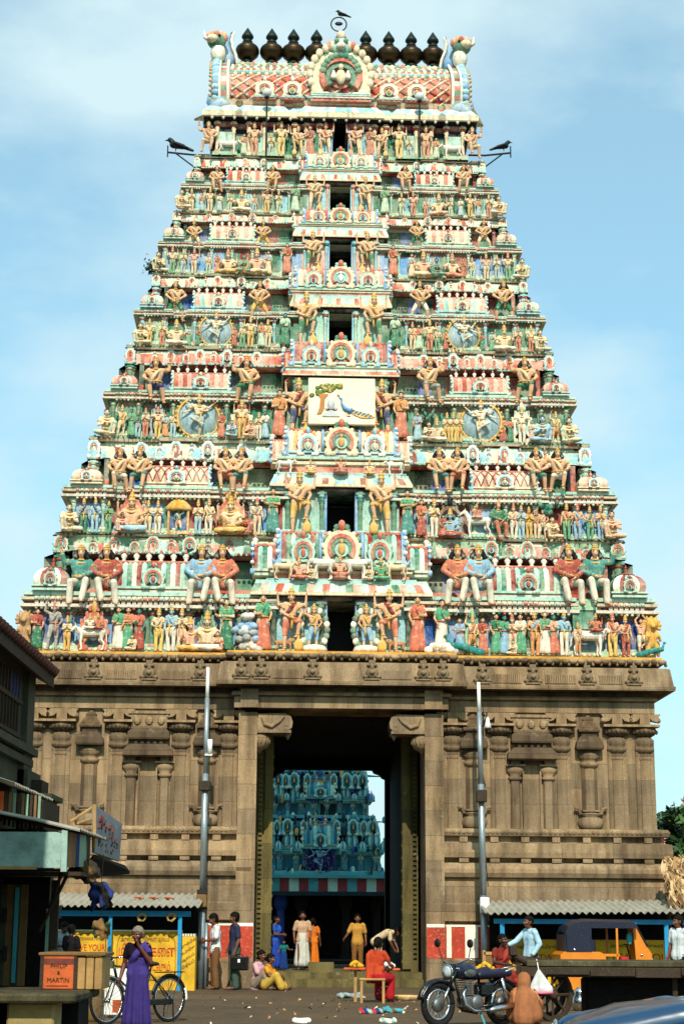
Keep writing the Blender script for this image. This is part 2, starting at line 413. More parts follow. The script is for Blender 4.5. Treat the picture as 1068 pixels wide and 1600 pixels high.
def pose(key, J, fem=False, arms2=None, cloth=(), head='crown', f=1.12, heavy=1.08, extra=None, height=None):
    """finished figure kind: body mesh plus (name, mesh) children"""
    b = with_mat(remesh(body(J, fem, f, arms2=arms2, heavy=heavy), VX, 2, key+'_body'), 'figure_skin'); kids = []
    for nm, kind in cloth:
        if kind == 'skirt': kids.append((nm, with_mat(skirt(J).mesh('skirt'), 'figure_cloth'), 0))
        if kind == 'shortskirt': kids.append((nm, with_mat(skirt(J, hem=.45, r1=.21).mesh('skirt'), 'figure_cloth'), 0))
        if kind == 'legs': kids.append((nm, with_mat(remesh(legs_cloth(J, .022), VX, 2, 'dhoti'), 'figure_cloth'), 0))
        if kind == 'drawers': kids.append((nm, with_mat(remesh(legs_cloth(J, .022, knee_only=True), VX, 2, 'loincloth'), 'figure_cloth'), 0))
        if kind == 'blouse': kids.append((nm, with_mat(remesh(torso_cloth(J, .014, .6, fem, f=f, heavy=heavy), VX, 2, 'blouse'), 'figure_cloth'), 1))
        if kind == 'coat': kids.append((nm, with_mat(remesh(torso_cloth(J, .018, 1, fem, .06, True, f=f, heavy=heavy), VX, 2, 'coat'), 'figure_cloth'), 1))
        if kind == 'sash':
            m = MB().mat('cream').smooth(); a, b_ = J['shR']+Vector((-.06, 0, .05)), J['wai']+Vector((-.13, 0, -.03)); md = (a+b_)/2
            m.tube([a+Vector((0, .1, 0)), a, md+Vector((0, -.15*heavy, .02)), b_+Vector((0, -.08, 0)), b_+Vector((0, .06, -.03))], [.04, .05, .055, .05, .04], 8)
            kids.append((nm, with_mat(m.mesh('sash'), 'figure_cloth'), 2))
    if head == 'crown': kids.append(('crown', with_mat(crown(J).mesh('crown'), 'figure_trim'), 3))
    elif head == 'hair': kids.append(('hair', with_mat(remesh(hair_short(J, bun=True), VX, 1, 'hair'), 'figure_trim'), 4))
    elif head == 'locks':
        kids.append(('hair', with_mat(remesh(locks(J), VX, 1, 'locks'), 'figure_trim'), 4)); kids.append(('crown', with_mat(crown(J, .16, .075).mesh('crown'), 'figure_trim'), 3))
    for e in (extra or []): kids.append(e)
    # necklace, belt, armlets and anklets
    m = MB().mat('cream').smooth()
    def ring_(c, n_, r, w_=.016):
        u = n_.orthogonal().normalized(); v_ = n_.cross(u).normalized(); m.tube([c+(u*math.cos(2*PI*k/12)+v_*math.sin(2*PI*k/12))*r for k in range(13)], w_*f, 5)
    up_ = (J['nek']-J['che']).normalized()
    ring_(J['nek']-up_*.03, up_, .072*f); ring_(J['nek']-up_*.08+Vector((0, -.035, 0)), (up_+Vector((0, -.5, 0))).normalized(), .1*f, .02)
    ring_(J['wai']-Vector((0, 0, .035)), Vector((0, 0, 1)), .152*heavy, .022); m.ball(J['wai']+Vector((0, -.15*heavy, -.04)), .035, 8, 5)
    for s_ in 'LR':
        ring_(J['sh'+s_].lerp(J['el'+s_], .5), (J['el'+s_]-J['sh'+s_]).normalized(), .056*f); ring_(J['el'+s_].lerp(J['wr'+s_], .88), (J['wr'+s_]-J['el'+s_]).normalized(), .038*f, .014)
        ring_(J['kn'+s_].lerp(J['an'+s_], .92), (J['an'+s_]-J['kn'+s_]).normalized(), .046*f, .014)
    if not fem and key not in ('lotus', 'kneel') and 'sitter' not in key:
        p_ = J['wai']+Vector((.05, -.16*heavy, -.04)); m.tube([p_, p_+Vector((.01, -.03, -.2)), p_+Vector((0, 0, -.4))], [.03, .03, .05], 6)
    kids.append(('jewellery', with_mat(m.mesh('jewellery'), 'figure_trim'), 3))
    # small face marks: eyes and brows
    m = MB(); m.mat('navy').smooth(); H = J['hea']
    for q in (-1, 1): m.ball(H+Vector((q*.038, -.088, .008)), (.02, .016, .011), 8, 4); m.ball(H+Vector((q*.04, -.088, .04)), (.028, .012, .006), 6, 4)
    m.mat('red'); m.ball(H+Vector((0, -.098, -.058)), (.024, .012, .009), 8, 4)
    kids.append(('face_mark', m.mesh('face_mark'), None))
    zs = [v.co.z for v in b.vertices]; POSE[key] = (b, kids, min(zs), max(max(zs), max((v.co.z for n, k, _ in kids for v in k.vertices), default=0)))
def make_poses():
    A = dict(elL=(-.27, -.03, 1.14), elR=(.27, -.03, 1.14))
    pose('pray', joints(**A, wrL=(-.05, -.19, 1.2), wrR=(.05, -.19, 1.2), gripL=(.25, -.2, .9), gripR=(-.25, -.2, .9)), cloth=[('dhoti', 'legs')], head='crown')
    pose('stand', joints(elL=(-.3, .0, 1.15), wrL=(-.2, -.2, 1.05), wrR=(.3, -.06, .86), knR=(.13, -.06, .5), pel=(-.03, 0, .93)), cloth=[('dhoti', 'legs'), ('sash', 'sash')])
    pose('arm_up', joints(elL=(-.36, -.04, 1.5), wrL=(-.3, -.1, 1.78), elR=(.3, 0, 1.15), wrR=(.2, -.16, 1.0), knL=(-.18, -.06, .5), anL=(-.2, .0, .08), toL=(-.27, -.15, .03)), cloth=[('loincloth', 'drawers'), ('sash', 'sash')])
    pose('yogi', joints(elL=(-.26, -.02, 1.66), wrL=(-.07, -.06, 1.86), elR=(.26, -.02, 1.66), wrR=(.07, -.06, 1.86), gripL=(.1, 0, 1), gripR=(-.1, 0, 1), knR=(.24, -.1, .62), anR=(.02, -.08, .5), toR=(.0, -.12, .4)), cloth=[('loincloth', 'drawers')], head='hair')
    pose('woman', joints(shL=(-.165, 0, 1.4), shR=(.165, 0, 1.4), elL=(-.25, .0, 1.14), wrL=(-.12, -.19, 1.12), elR=(.24, .0, 1.14), wrR=(.2, -.14, .98)), True, cloth=[('sari', 'skirt'), ('blouse', 'blouse'), ('sash', 'sash')], head='hair', f=1.0)
    pose('woman_offer', joints(shL=(-.165, 0, 1.4), shR=(.165, 0, 1.4), elL=(-.22, -.04, 1.14), wrL=(-.3, -.26, 1.16), elR=(.23, -.02, 1.14), wrR=(-.02, -.26, 1.14)), True, cloth=[('sari', 'skirt'), ('blouse', 'blouse')], head='hair', f=1.0)
    pose('deity', joints(elL=(-.28, -.04, 1.14), wrL=(-.24, -.22, 1.22), elR=(.28, -.04, 1.14), wrR=(.26, -.2, 1.0)), arms2=[('L', (-.36, .02, 1.3), (-.36, -.04, 1.56)), ('R', (.36, .02, 1.3), (.36, -.04, 1.56))], cloth=[('dhoti', 'legs')])
    S = dict(pel=(0, 0, .12), wai=(0, 0, .28), che=(0, 0, .48), nek=(0, .01, .67), hea=(0, -.02, .80), shL=(-.19, 0, .61), shR=(.19, 0, .61),
             hiL=(-.1, -.02, .12), hiR=(.1, -.02, .12), knL=(-.36, -.18, .12), knR=(.36, -.18, .12), anL=(.08, -.3, .08), anR=(-.08, -.34, .1), toL=(.2, -.32, .07), toR=(-.2, -.36, .08))
    pose('lotus', joints(**S, elL=(-.3, -.04, .36), wrL=(-.26, -.2, .46), elR=(.3, -.04, .36), wrR=(.26, -.22, .3)), arms2=[('L', (-.36, .02, .5), (-.36, -.04, .74)), ('R', (.36, .02, .5), (.36, -.04, .74))], cloth=[('dhoti', 'legs')])
    pose('kneel', joints(**{**S, 'knR': (.24, -.3, .42), 'anR': (.2, -.25, .06), 'toR': (.22, -.4, .04)}, elL=(-.27, -.06, .36), wrL=(-.05, -.2, .42), elR=(.27, -.06, .36), wrR=(.05, -.2, .42)), cloth=[('dhoti', 'drawers')], head='hair')
    # door guardian: one leg raised on the club, four arms
    club = MB().mat('cream').smooth(); club.lathe([(.1, .0), (.13, .08), (.14, .2), (.09, .3), (.04, .36), (.03, .8), (.06, .84), (.04, .9)], 10, (.2, -.2, .0))
    pose('guardian', joints(pel=(-.06, 0, .95), wai=(-.05, 0, 1.1), hiL=(-.15, 0, .92), hiR=(.04, 0, .92), knL=(-.2, -.04, .5), anL=(-.2, .02, .08), toL=(-.28, -.14, .03), knR=(.24, -.26, .86), anR=(.16, -.2, .46), toR=(.1, -.32, .4), elL=(-.32, .02, 1.18), wrL=(-.02, -.26, .98), elR=(.3, -.06, 1.16), wrR=(.2, -.26, .92), hea=(-.02, -.03, 1.6)),
         arms2=[('L', (-.4, .0, 1.38), (-.42, -.04, 1.66)), ('R', (.4, .0, 1.38), (.42, -.04, 1.66))], cloth=[('loincloth', 'drawers'), ('sash', 'sash')], extra=[('club', with_mat(club.mesh('club'), 'figure_trim'), 3)], heavy=1.18, f=1.2)
    # big men sitting on the ledges
    G = dict(pel=(0, 0, .62), wai=(0, -.02, .77), che=(0, -.03, .98), nek=(0, -.02, 1.17), hea=(0, -.06, 1.31), shL=(-.22, -.03, 1.1), shR=(.22, -.03, 1.1), hiL=(-.11, -.02, .6), hiR=(.11, -.02, .6))
    pose('sitter', joints(**G, knL=(-.16, -.36, .6), anL=(-.1, -.36, .16), toL=(-.1, -.5, .08), knR=(.2, -.36, .52), anR=(.26, -.2, .1), toR=(.3, -.33, .03), elL=(-.36, -.06, .9), wrL=(-.2, -.28, .72), elR=(.38, -.0, 1.12), wrR=(.4, -.05, 1.36)), cloth=[('loincloth', 'drawers'), ('sash', 'sash')], head='locks', heavy=1.22, f=1.3)
    pose('sitter_hands_down', joints(**G, knL=(-.2, -.36, .54), anL=(-.24, -.22, .1), toL=(-.28, -.34, .03), knR=(.16, -.38, .6), anR=(.1, -.38, .16), toR=(.1, -.5, .08), elL=(-.36, -.06, .88), wrL=(-.06, -.3, .7), elR=(.34, -.06, .86), wrR=(.08, -.32, .68)), cloth=[('loincloth', 'drawers'), ('sash', 'sash')], head='locks', heavy=1.22, f=1.3)
    pose('robed_sitter', joints(**G, knL=(-.16, -.36, .6), anL=(-.08, -.36, .16), toL=(-.08, -.5, .08), knR=(.22, -.36, .54), anR=(.26, -.24, .1), toR=(.3, -.36, .03), elL=(-.34, -.08, .88), wrL=(-.12, -.3, .74), elR=(.34, -.08, .88), wrR=(.1, -.34, .66)), cloth=[('coat', 'coat'), ('dhoti', 'legs')], head='locks', heavy=1.2, f=1.15)
    pose('robed_sitter_arm_up', joints(**G, knL=(-.2, -.36, .56), anL=(-.22, -.26, .1), toL=(-.24, -.4, .03), knR=(.16, -.38, .6), anR=(.08, -.36, .16), toR=(.08, -.5, .08), elL=(-.4, -.02, 1.1), wrL=(-.46, -.1, 1.3), elR=(.34, -.08, .88), wrR=(.06, -.32, .7)), cloth=[('coat', 'coat'), ('dhoti', 'legs')], head='locks', heavy=1.2, f=1.15)
    pose('strider', joints(pel=(0, 0, .85), wai=(0, 0, 1.0), che=(.02, -.01, 1.2), nek=(.03, 0, 1.4), hea=(.03, -.03, 1.53), shL=(-.2, 0, 1.33), shR=(.24, 0, 1.33), hiL=(-.1, 0, .83), hiR=(.1, 0, .83), knL=(-.26, -.12, .5), anL=(-.28, -.02, .08), toL=(-.36, -.14, .03), knR=(.3, -.06, .48), anR=(.42, .0, .08), toR=(.5, -.12, .03), elL=(-.38, .02, 1.15), wrL=(-.1, -.26, .86), elR=(.4, .02, 1.16), wrR=(.12, -.26, .84)), cloth=[('loincloth', 'drawers'), ('sash', 'sash')], head='locks', heavy=1.2, f=1.28)
    # dancer inside a ring of flames
    ring = MB().mat('cream').smooth(); 
    ring.tube([(.82*math.cos(2*PI*k/32), .1, .95+.82*math.sin(2*PI*k/32)) for k in range(33)], .05, 6)
    for k in range(28): a = 2*PI*k/28; ring.ball((.9*math.cos(a), .1, .95+.9*math.sin(a)), (.06, .05, .06), 6, 4)
    disc = MB().mat('cream').smooth(); disc.lathe([(.8, .14), (.8, .2)], 32, (0, 0, .95), axis='y')
    pose('dancer', joints(knR=(.06, -.16, .56), anR=(.03, .02, .16), toR=(.04, -.12, .12), hiL=(-.1, 0, .9), knL=(-.32, -.26, .86), anL=(.02, -.34, .66), toL=(.14, -.38, .6), elL=(-.36, -.04, 1.3), wrL=(-.5, -.1, 1.5), elR=(.34, -.06, 1.22), wrR=(.1, -.24, 1.16)),
         arms2=[('L', (-.38, .02, 1.2), (-.6, -.06, 1.1)), ('R', (.38, .02, 1.36), (.58, -.04, 1.54))], cloth=[('loincloth', 'drawers')], extra=[('flame_ring', with_mat(ring.mesh('ring'), 'figure_trim'), 3), ('ring_disc', with_mat(disc.mesh('disc'), 'figure_cloth'), 5)])
make_poses()
def beast_mesh(kind):
    """four footed animal facing viewer's left, about 1.5 long"""
    m = MB().mat('cream'); hf = {'bull': 1.0, 'horse': 1.05, 'elephant': 1.25, 'lion': .85}[kind]
    fat = {'bull': 1.0, 'horse': .9, 'elephant': 1.45, 'lion': .85}[kind]; b = .95*hf
    m.cap((-.45, 0, b), .24*fat, (.1, 0, b-.02), .23*fat); m.cap((.1, 0, b), .22*fat, (.5, 0, b+.02), .23*fat)
    for x, s in ((-.5, -1), (-.42, 1)):
        m.cap((x, s*.12, b-.1), .12*fat, (x-.05, s*.12, b*.5), .065*fat); m.cap((x-.05, s*.12, b*.5), .065*fat, (x, s*.12, .1), .045*fat); m.cap((x, s*.12, .1), .05*fat, (x-.06, s*.12, .05), .05*fat)
    for x, s in ((.55, -1), (.45, 1)):
        m.cap((x, s*.12, b), .16*fat, (x-.06, s*.12, b*.6), .085*fat); m.cap((x-.06, s*.12, b*.6), .08*fat, (x+.08, s*.12, b*.4), .05*fat); m.cap((x+.08, s*.12, b*.4), .05*fat, (x+.04, s*.12, .08), .042*fat); m.cap((x+.04, s*.12, .08), .05*fat, (x-.03, s*.12, .05), .05*fat)
    if kind == 'horse':
        m.cap((-.5, 0, b+.1), .17, (-.78, 0, b+.5), .1); m.cap((-.76, 0, b+.52), .1, (-1.0, 0, b+.34), .06)
        for s in (-1, 1): m.cap((-.74, s*.05, b+.6), .03, (-.73, s*.06, b+.7), .015)
        m.cap((-.66, 0, b+.5), .06, (-.46, 0, b+.22), .07); m.cap((.72, 0, b+.08), .06, (.84, 0, b-.4), .04)
    elif kind == 'bull':
        m.cap((-.42, 0, b+.24), .12, (-.3, 0, b+.26), .1); m.cap((-.55, 0, b+.04), .17, (-.86, 0, b+.22), .12); m.cap((-.86, 0, b+.24), .12, (-1.06, 0, b+.08), .075); m.cap((-.6, 0, b-.06), .1, (-.78, 0, b+.04), .08)
        for s in (-1, 1): m.cap((-.86, s*.08, b+.34), .035, (-.88, s*.16, b+.52), .015); m.cap((-.82, s*.12, b+.24), .04, (-.78, s*.24, b+.2), .025)
        m.cap((.7, 0, b+.08), .035, (.78, 0, b-.5), .03)
    elif kind == 'elephant':
        m.cap((-.6, 0, b+.12), .25, (-.86, 0, b+.16), .22); m.cap((-1.0, 0, b+.1), .12, (-1.1, 0, b-.3), .08); m.cap((-1.1, 0, b-.3), .08, (-1.04, 0, b-.62), .05)
        for s in (-1, 1): m.cap((-.74, s*.26, b+.2), .05, (-.64, s*.34, b-.04), .1); m.cap((-.98, s*.1, b), .03, (-1.16, s*.12, b-.14), .015)
    else:
        m.cap((-.5, 0, b+.1), .26, (-.62, 0, b+.2), .24); m.cap((-.72, 0, b+.24), .16, (-.84, 0, b+.16), .1); m.cap((.7, 0, b+.06), .04, (.86, 0, b+.4), .03); m.ball((.87, 0, b+.44), .06)
        for s in (-1, 1): m.ball((-.66, s*.14, b+.42), .06)
    me = with_mat(remesh(m, .022, 2, kind), 'figure_skin'); zs = [v.co.z for v in me.vertices]
    return me
BEAST = {k: beast_mesh(k) for k in ('bull', 'horse', 'elephant', 'lion')}
# ------------------------------------------------------------------ stone gate storey
stone('granite', (126, 106, 82), (172, 149, 118))
stone('granite_dark', (88, 73, 56), (122, 102, 78), joint=0.7)
stone('granite_olive', (104, 96, 58), (132, 120, 76), (3.0, 0.9))
paint('lime_red', (170, 58, 36), 0.8, 0.6, 2.0, dirt=(205, 190, 165)); paint('lime_white', (235, 228, 208), 0.8, 0.5, 2.0)
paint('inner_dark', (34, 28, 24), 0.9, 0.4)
paint('ledge_yellow', (206, 150, 62), 0.8, 0.7, 2.0)
tower = thing('temple_gate_tower', 'tall temple gate tower of painted stucco storeys on a brown stone base', 'temple tower', (TX, TY, 0), TYAW)
W0, OP, DB = 8.0, 2.13, 12.0
zz = lambda py, y=-0.1: tz(py, y)
Zc = dict(wall0=zz(1293), lint=zz(1114, -.4), arch=zz(1094), gap=zz(1073, -.5), corn=zz(1034, -.5), top=zz(1021, -.4))
def half_block(sg):
    """wall either side of the gateway, plinth mouldings below"""
    xs = lambda pts: pts if sg > 0 else [(-x, y) for x, y in reversed(pts)]
    plan = xs([(2.62, 0), (W0, 0), (W0, DB), (2.62, DB)])
    m = MB()
    prof = [(.34, 0, 'granite'), (.34, zz(1500, -.34), 'granite'), (.2, zz(1497, -.3), 'lime_red'), (.2, zz(1444, -.2), 'granite_dark'), (.16, zz(1441, -.2), 'granite'),  # thin dark line below the ledge is shade put into the stone colour
            (.26, zz(1438, -.26), 'granite'), (.26, zz(1412, -.26), 'granite'), (.23, zz(1410, -.26), 'granite'), (.23, zz(1372, -.2), 'granite'), (.2, zz(1370, -.2), 'granite'),
            (.34, zz(1369, -.34), 'granite'), (.40, zz(1362, -.4), 'granite'), (.40, zz(1356, -.4), 'granite'), (.3, zz(1347, -.3), 'granite'), (.14, zz(1346, -.14), 'granite'), (.14, zz(1340, -.14), 'granite'),
            (.36, zz(1338, -.36), 'granite'), (.38, zz(1330, -.38), 'granite'), (.36, zz(1316, -.36), 'granite'), (.14, zz(1314, -.14), 'granite'), (.14, zz(1306, -.14), 'granite'),
            (.3, zz(1304, -.3), 'granite'), (.34, zz(1298, -.3), 'granite'), (.28, zz(1293, -.28), 'granite'), (0, zz(1292, -.1), 'granite'), (0, zz(1110, 0), 'granite')]
    m.sweep(plan, prof)
    m.mat('granite')
    for i in range(7):
        x = sg*(3.1+i*.78)
        m.box(x-.12, x+.12, -.33, -.1, zz(1346, -.2), zz(1338, -.2)); m.box(x-.1, x+.1, -.27, -.1, zz(1314, -.2), zz(1304, -.2))
    m.build('stone_wall', tower)
    # carved scroll along the top plinth moulding
    m = MB().mat('granite')
    n = 44
    for i in range(n):
        x = sg*(2.8+(W0+.15-2.8)*(i+.5)/n); m.ball((x, -.325, zz(1298, -.33)), (.05, .03, .05), 8, 4)
    m.build('scroll_band', tower)
    # white lime stripes on the red dado
    for a, b in ((2.66, 2.78), (3.12, 3.44), (4.3, 4.62), (5.3, 5.62), (6.3, 6.62), (7.3, 7.62)) if sg > 0 else ((6.3, 6.6), (7.3, 7.6)):
        m = MB().mat('lime_white'); m.box(min(sg*a, sg*b), max(sg*a, sg*b), -.206, -.1, zz(1497, -.2)+.02, zz(1446, -.2)); m.build('lime_stripe', tower)
    m = MB().mat('lime_white'); m.box(min(sg*2.64, sg*3.92), max(sg*2.64, sg*3.92), -.212, -.1, zz(1447, -.2), zz(1444, -.2))
    m.build('lime_line', tower)
    # door jamb strip, full height
    m = MB().mat('granite')
    m.box(min(sg*OP, sg*2.6), max(sg*OP, sg*2.6), -.4, 1.2, 0, zz(1114, -.4)); j_ = m.build('door_jamb', tower)
    m = MB().mat('lime_red'); m.box(min(sg*(OP+.02), sg*2.59), max(sg*(OP+.02), sg*2.59), -.406, -.3, zz(1497, -.4), zz(1448, -.4)); m.mat('lime_white'); m.box(min(sg*(OP+.02), sg*2.59), max(sg*(OP+.02), sg*2.59), -.408, -.3, zz(1448, -.4), zz(1443, -.4)); m.build('lime_panel', j_)
for sg in (-1, 1): half_block(sg)
def pilaster_mesh():
    H = zz(1112, 0)-zz(1293, 0); m = MB().mat('granite').smooth(False)
    a = .17
    m.sm = False
    m.lathe([(a, 0), (a, .60*H), (a*1.12, .605*H), (a*1.12, .62*H), (a, .625*H), (a, .66*H)], 8, sy=.75)
    m.sm = True
    m.lathe([(a*.95, .655*H), (a*1.5, .685*H), (a*1.5, .70*H), (a*1.05, .712*H), (a*1.35, .73*H), (a*1.5, .765*H), (a*1.2, .795*H), (a*.85, .80*H)], 14, sy=.75)
    m.mat('granite_dark')
    m.lathe([(a*.85, .795*H), (a*1.6, .82*H), (a*2.0, .85*H), (a*1.8, .885*H)], 16, sy=.75)
    for k in range(9):
        t = PI+PI*(k+.5)/9; m.ball((1.88*a*math.cos(t), 1.45*a*math.sin(t), .845*H), (.045, .04, .06), 8, 4)
    m.sm = False; m.mat('granite')
    m.box(-a*2.15, a*2.15, -.29, .05, .885*H, .905*H)
    m.box(-.13, .13, -.2, .05, .905*H, H)
    for s in (-1, 1):
        m.prism([(s*.13, .965*H), (s*.2, .94*H), (s*.33, .93*H), (s*.4, .955*H), (s*.36, .975*H), (s*.42, H), (s*.13, H)][::s], -.17, .05)
        m.ball((s*.36, -.1, .945*H), (.07, .1, .07), 8, 5)
    m.box(-.24, .24, -.06, .02, 0, .78*H)
    return m.mesh('pilaster')
def pot_pilaster_mesh():
    H = zz(1112, 0)-zz(1293, 0); m = MB().mat('granite')
    m.sm = True; m.lathe([(.2, 0), (.3, .015*H), (.34, .05*H), (.31, .09*H), (.2, .11*H), (.3, .125*H), (.32, .135*H), (.16, .15*H)], 14, sy=.7)
    m.sm = False
    for s in (-1, 1):
        m.tube([(s*.26, -.1, .13*H), (s*.31, -.12, .175*H), (s*.4, -.12, .185*H), (s*.4, -.1, .16*H)], [.045, .045, .04, .02], 8)
    m.box(-.22, .22, -.2, .02, .15*H, .165*H)
    m.lathe([(.15, .16*H), (.15, .53*H)], 8, sy=.75)
    m.sm = True; m.lathe([(.15, .525*H), (.24, .55*H), (.25, .57*H), (.16, .585*H), (.2, .60*H), (.30, .63*H), (.27, .66*H), (.14, .67*H)], 12, sy=.75)
    m.sm = False; m.mat('granite_dark')
    m.loft([[(-x, -y, z*H), (x, -y, z*H), (x, .03, z*H), (-x, .03, z*H)] for x, y, z in ((.34, .3, .685), (.36, .32, .70), (.33, .3, .75), (.25, .22, .79), (.22, .2, .80))])
    m.box(-.2, .2, -.17, .03, .80*H, .84*H)
    m.loft([[(-x, -y, z*H), (x, -y, z*H), (x, .03, z*H), (-x, .03, z*H)] for x, y, z in ((.27, .24, .84), (.28, .25, .86), (.2, .18, .90), (.12, .12, .94))])
    for q in (-.17, 0, .17): m.ball((q, -.2, .875*H), (.06, .06, .05), 8, 4)
    m.sm = True; m.lathe([(.12, .93*H), (.15, .955*H), (.06, .985*H), (.03, H)], 10)
    m.sm = False; m.box(-.2, .2, -.05, .02, .16*H, .66*H)
    return m.mesh('pot_pilaster')
def niche_mesh():
    H = zz(1112, 0)-zz(1293, 0); m = MB().mat('granite')
    for s in (-1, 1):
        x = s*.42
        m.lathe([(.12, 0), (.12, .42*H)], 8, (x, -.06, 0), sy=.75)
        m.sm = True; m.lathe([(.12, .41*H), (.19, .435*H), (.13, .455*H), (.2, .48*H), (.25, .51*H), (.2, .535*H)], 12, (x, -.06, 0), sy=.8); m.sm = False
        m.box(x-.24, x+.24, -.26, .02, .535*H, .55*H); m.box(x-.1, x+.1, -.2, .02, .55*H, .585*H)
    # recessed panel is shown by a raised frame around a plain slab
    m.box(-.24, -.2, -.14, .02, -.28, .55*H); m.box(.2, .24, -.14, .02, -.28, .55*H)
    m.box(-.2, .2, -.05, .02, -.2, .56*H)
    m.mat('granite_dark'); m.box(-.2, .2, -.1, .02, .55*H, .585*H)
    m.loft([[(-x, -y, z*H), (x, -y, z*H), (x, .03, z*H), (-x, .03, z*H)] for x, y, z in ((.6, .42, .585), (.64, .46, .595), (.62, .44, .64), (.5, .32, .685), (.47, .3, .695))])
    m.box(-.4, .4, -.2, .02, .695*H, .735*H)
    for q in range(5): m.box(-.36+q*.16, -.28+q*.16, -.25, .02, .70*H, .73*H)
    m.loft([[(-x, -y, z*H), (x, -y, z*H), (x, .03, z*H), (-x, .03, z*H)] for x, y, z in ((.5, .32, .735), (.53, .34, .75), (.52, .33, .80), (.42, .22, .835))])
    m.mat('granite'); m.box(-.46, .46, -.18, .02, .835*H, .96*H)
    for q in (-.3, 0, .3): m.ball((q, -.2, .9*H), (.1, .06, .11), 8, 5)
    m.box(-.53, .53, -.22, .02, .96*H, .985*H)
    return m.mesh('wall_niche')
pm, ppm, nm = pilaster_mesh(), pot_pilaster_mesh(), niche_mesh()
zb = Zc['wall0']
for sg in (-1, 1):
    for x in (2.86, 4.07, 5.66, 7.1, 7.82): put('stone_pilaster', pm, tower, (sg*x, 0, zb))
    for x in (3.40, 6.37): put('pot_pilaster', ppm, tower, (sg*x, 0, zb))
    put('wall_niche', nm, tower, (sg*4.88, 0, zb))
# entablature carried round the whole block with the gateway bay brought forward
CB = 2.62
planB = [(-W0, 0), (-CB, 0), (-CB, -.45), (CB, -.45), (CB, 0), (W0, 0), (W0, DB), (-W0, DB)]
m = MB()
za, zg, zc, zt = Zc['arch'], Zc['gap'], Zc['corn'], Zc['top']
zl = zz(1111, 0)
m.mat('granite'); m.cap_plan(planB, zl, False)
prof = [(.1, zl, 'granite'), (.1, za, 'granite'), (.04, za+.01, 'granite'), (.04, za+.03, 'granite'), (.16, za+.05, 'granite'), (.18, za+.1, 'granite'), (.12, za+.15, 'granite'), (0, za+.16, 'granite_dark'), (0, zg-.02, 'granite_dark'),
        (.46, zg, 'granite'), (.56, zg-.02, 'granite'), (.57, zg+.08, 'granite'), (.53, zg+.1, 'granite'), (.46, zc-.1, 'granite'), (.36, zc-.06, 'granite'), (.12, zc-.04, 'granite_dark'), (.12, zc+.06, 'granite'), (.34, zc+.05, 'granite'), (.34, zt-.08, 'granite'), (.3, zt-.06, 'ledge_yellow'), (.3, zt, 'ledge_yellow'), (-1.5, zt+.02, 'ledge_yellow'), (-1.6, zt+.03, 'ledge_yellow')]
m.sweep(planB, prof); m.build('stone_cornice', tower)
# lumps of the lion frieze along the ledge, and carved shields on the cornice
m = MB().mat('granite').smooth()
rr = random.Random(3)
x = -W0-.3
while x < W0+.3:
    y = -.35-(.45 if abs(x) < CB+.3 else 0)
    m.ball((x, y, zt-.12+rr.uniform(-.03, .02)), (rr.uniform(.08, .14), .09, .07), 8, 5); m.ball((x+.1, y+.06, zt-.2), (.05, .07, .05), 6, 4); x += .21
m.build('frieze', tower)
def shield_mesh():
    m = MB().mat('granite').smooth()
    m.ball((0, 0, .3), (.2, .05, .2), 12, 6); m.ball((0, -.04, .3), (.1, .05, .1), 10, 5)
    for s in (-1, 1): m.ball((s*.2, 0, .16), (.1, .04, .07), 8, 5); m.ball((s*.1, 0, .56), (.07, .04, .06), 8, 5)
    m.ball((0, -.01, .5), (.08, .05, .16), 8, 5); m.smooth(False); m.box(-.1, .1, -.03, .04, .56, .74); m.box(-.24, .24, -.03, .04, .05, .1)
    return m.mesh('carved_shield')
shm = shield_mesh()
hc = (zc-zg)
for sg in (-1, 1):
    for x in (.75, 2.05, 2.55, 3.6, 4.9, 6.3, 7.5): put('carved_shield', shm, tower, (sg*x, -.545-(.45 if x < 3 else 0), zg+.07), (R(-7), 0, 0), (hc/.8, 1.6, hc/.85))
for sg in (-1, 1):
    for a, b in ((3.85, 4.6), (5.2, 6.0), (6.6, 7.2), (.98, 1.75)):
        y = -.56-(.45 if a < 2.5 else 0)
        n = 14; m = MB().mat('granite')
        for i in range(n):
            xx = sg*(a+(b-a)*(i+.5)/n); w = (b-a)/n*.35
            m.box(xx-w, xx+w, y, y+.12, zg+.14, zg+.36)
        m.build('carved_panel', tower)
# architrave blocks over the jambs
for sg in (-1, 1):
    m = MB().mat('granite'); a, b = (OP-.02, 2.56) if sg > 0 else (-2.56, -OP+.02)
    m.box(a, b, -.62, -.3, zl, za+.2); m.build('architrave_block', tower)
# corbel brackets in the upper corners of the gateway
def corbel_mesh():
    m = MB().mat('granite')
    pts = [(0, -.02), (0, -.48), (.12, -.46), (.2, -.44), (.8, -.42), (.88, -.36), (.9, -.22), (.85, -.08), (.7, 0)]
    m.prism(pts, -.36, .5)
    m.tube([(.14, -.38, -.1), (.2, -.38, -.28), (.36, -.38, -.34), (.56, -.38, -.2), (.66, -.38, -.08)], [.06, .06, .06, .05, .04], 8)
    m.box(-.0, .86, -.4, .5, -.5, -.43); m.smooth()
    m.ball((.74, -.1, -.3), (.12, .3, .12), 10, 6); m.lathe([(.09, -.5), (.06, -.58), (.01, -.66)], 8, (.78, -.2, 0))
    m.lathe([(.2, -.5), (.26, -.6), (.27, -.74), (.2, -.86), (.08, -.92), (.02, -1.0)], 12, (.06, -.12, 0))
    for k in range(8):
        t = PI*1.0+PI*(k+.5)/8; m.ball((.06+.25*math.cos(t), -.12+.25*math.sin(t), -.68), (.04, .04, .1), 6, 4)
    return m.mesh('corbel_bracket')
cm = corbel_mesh()
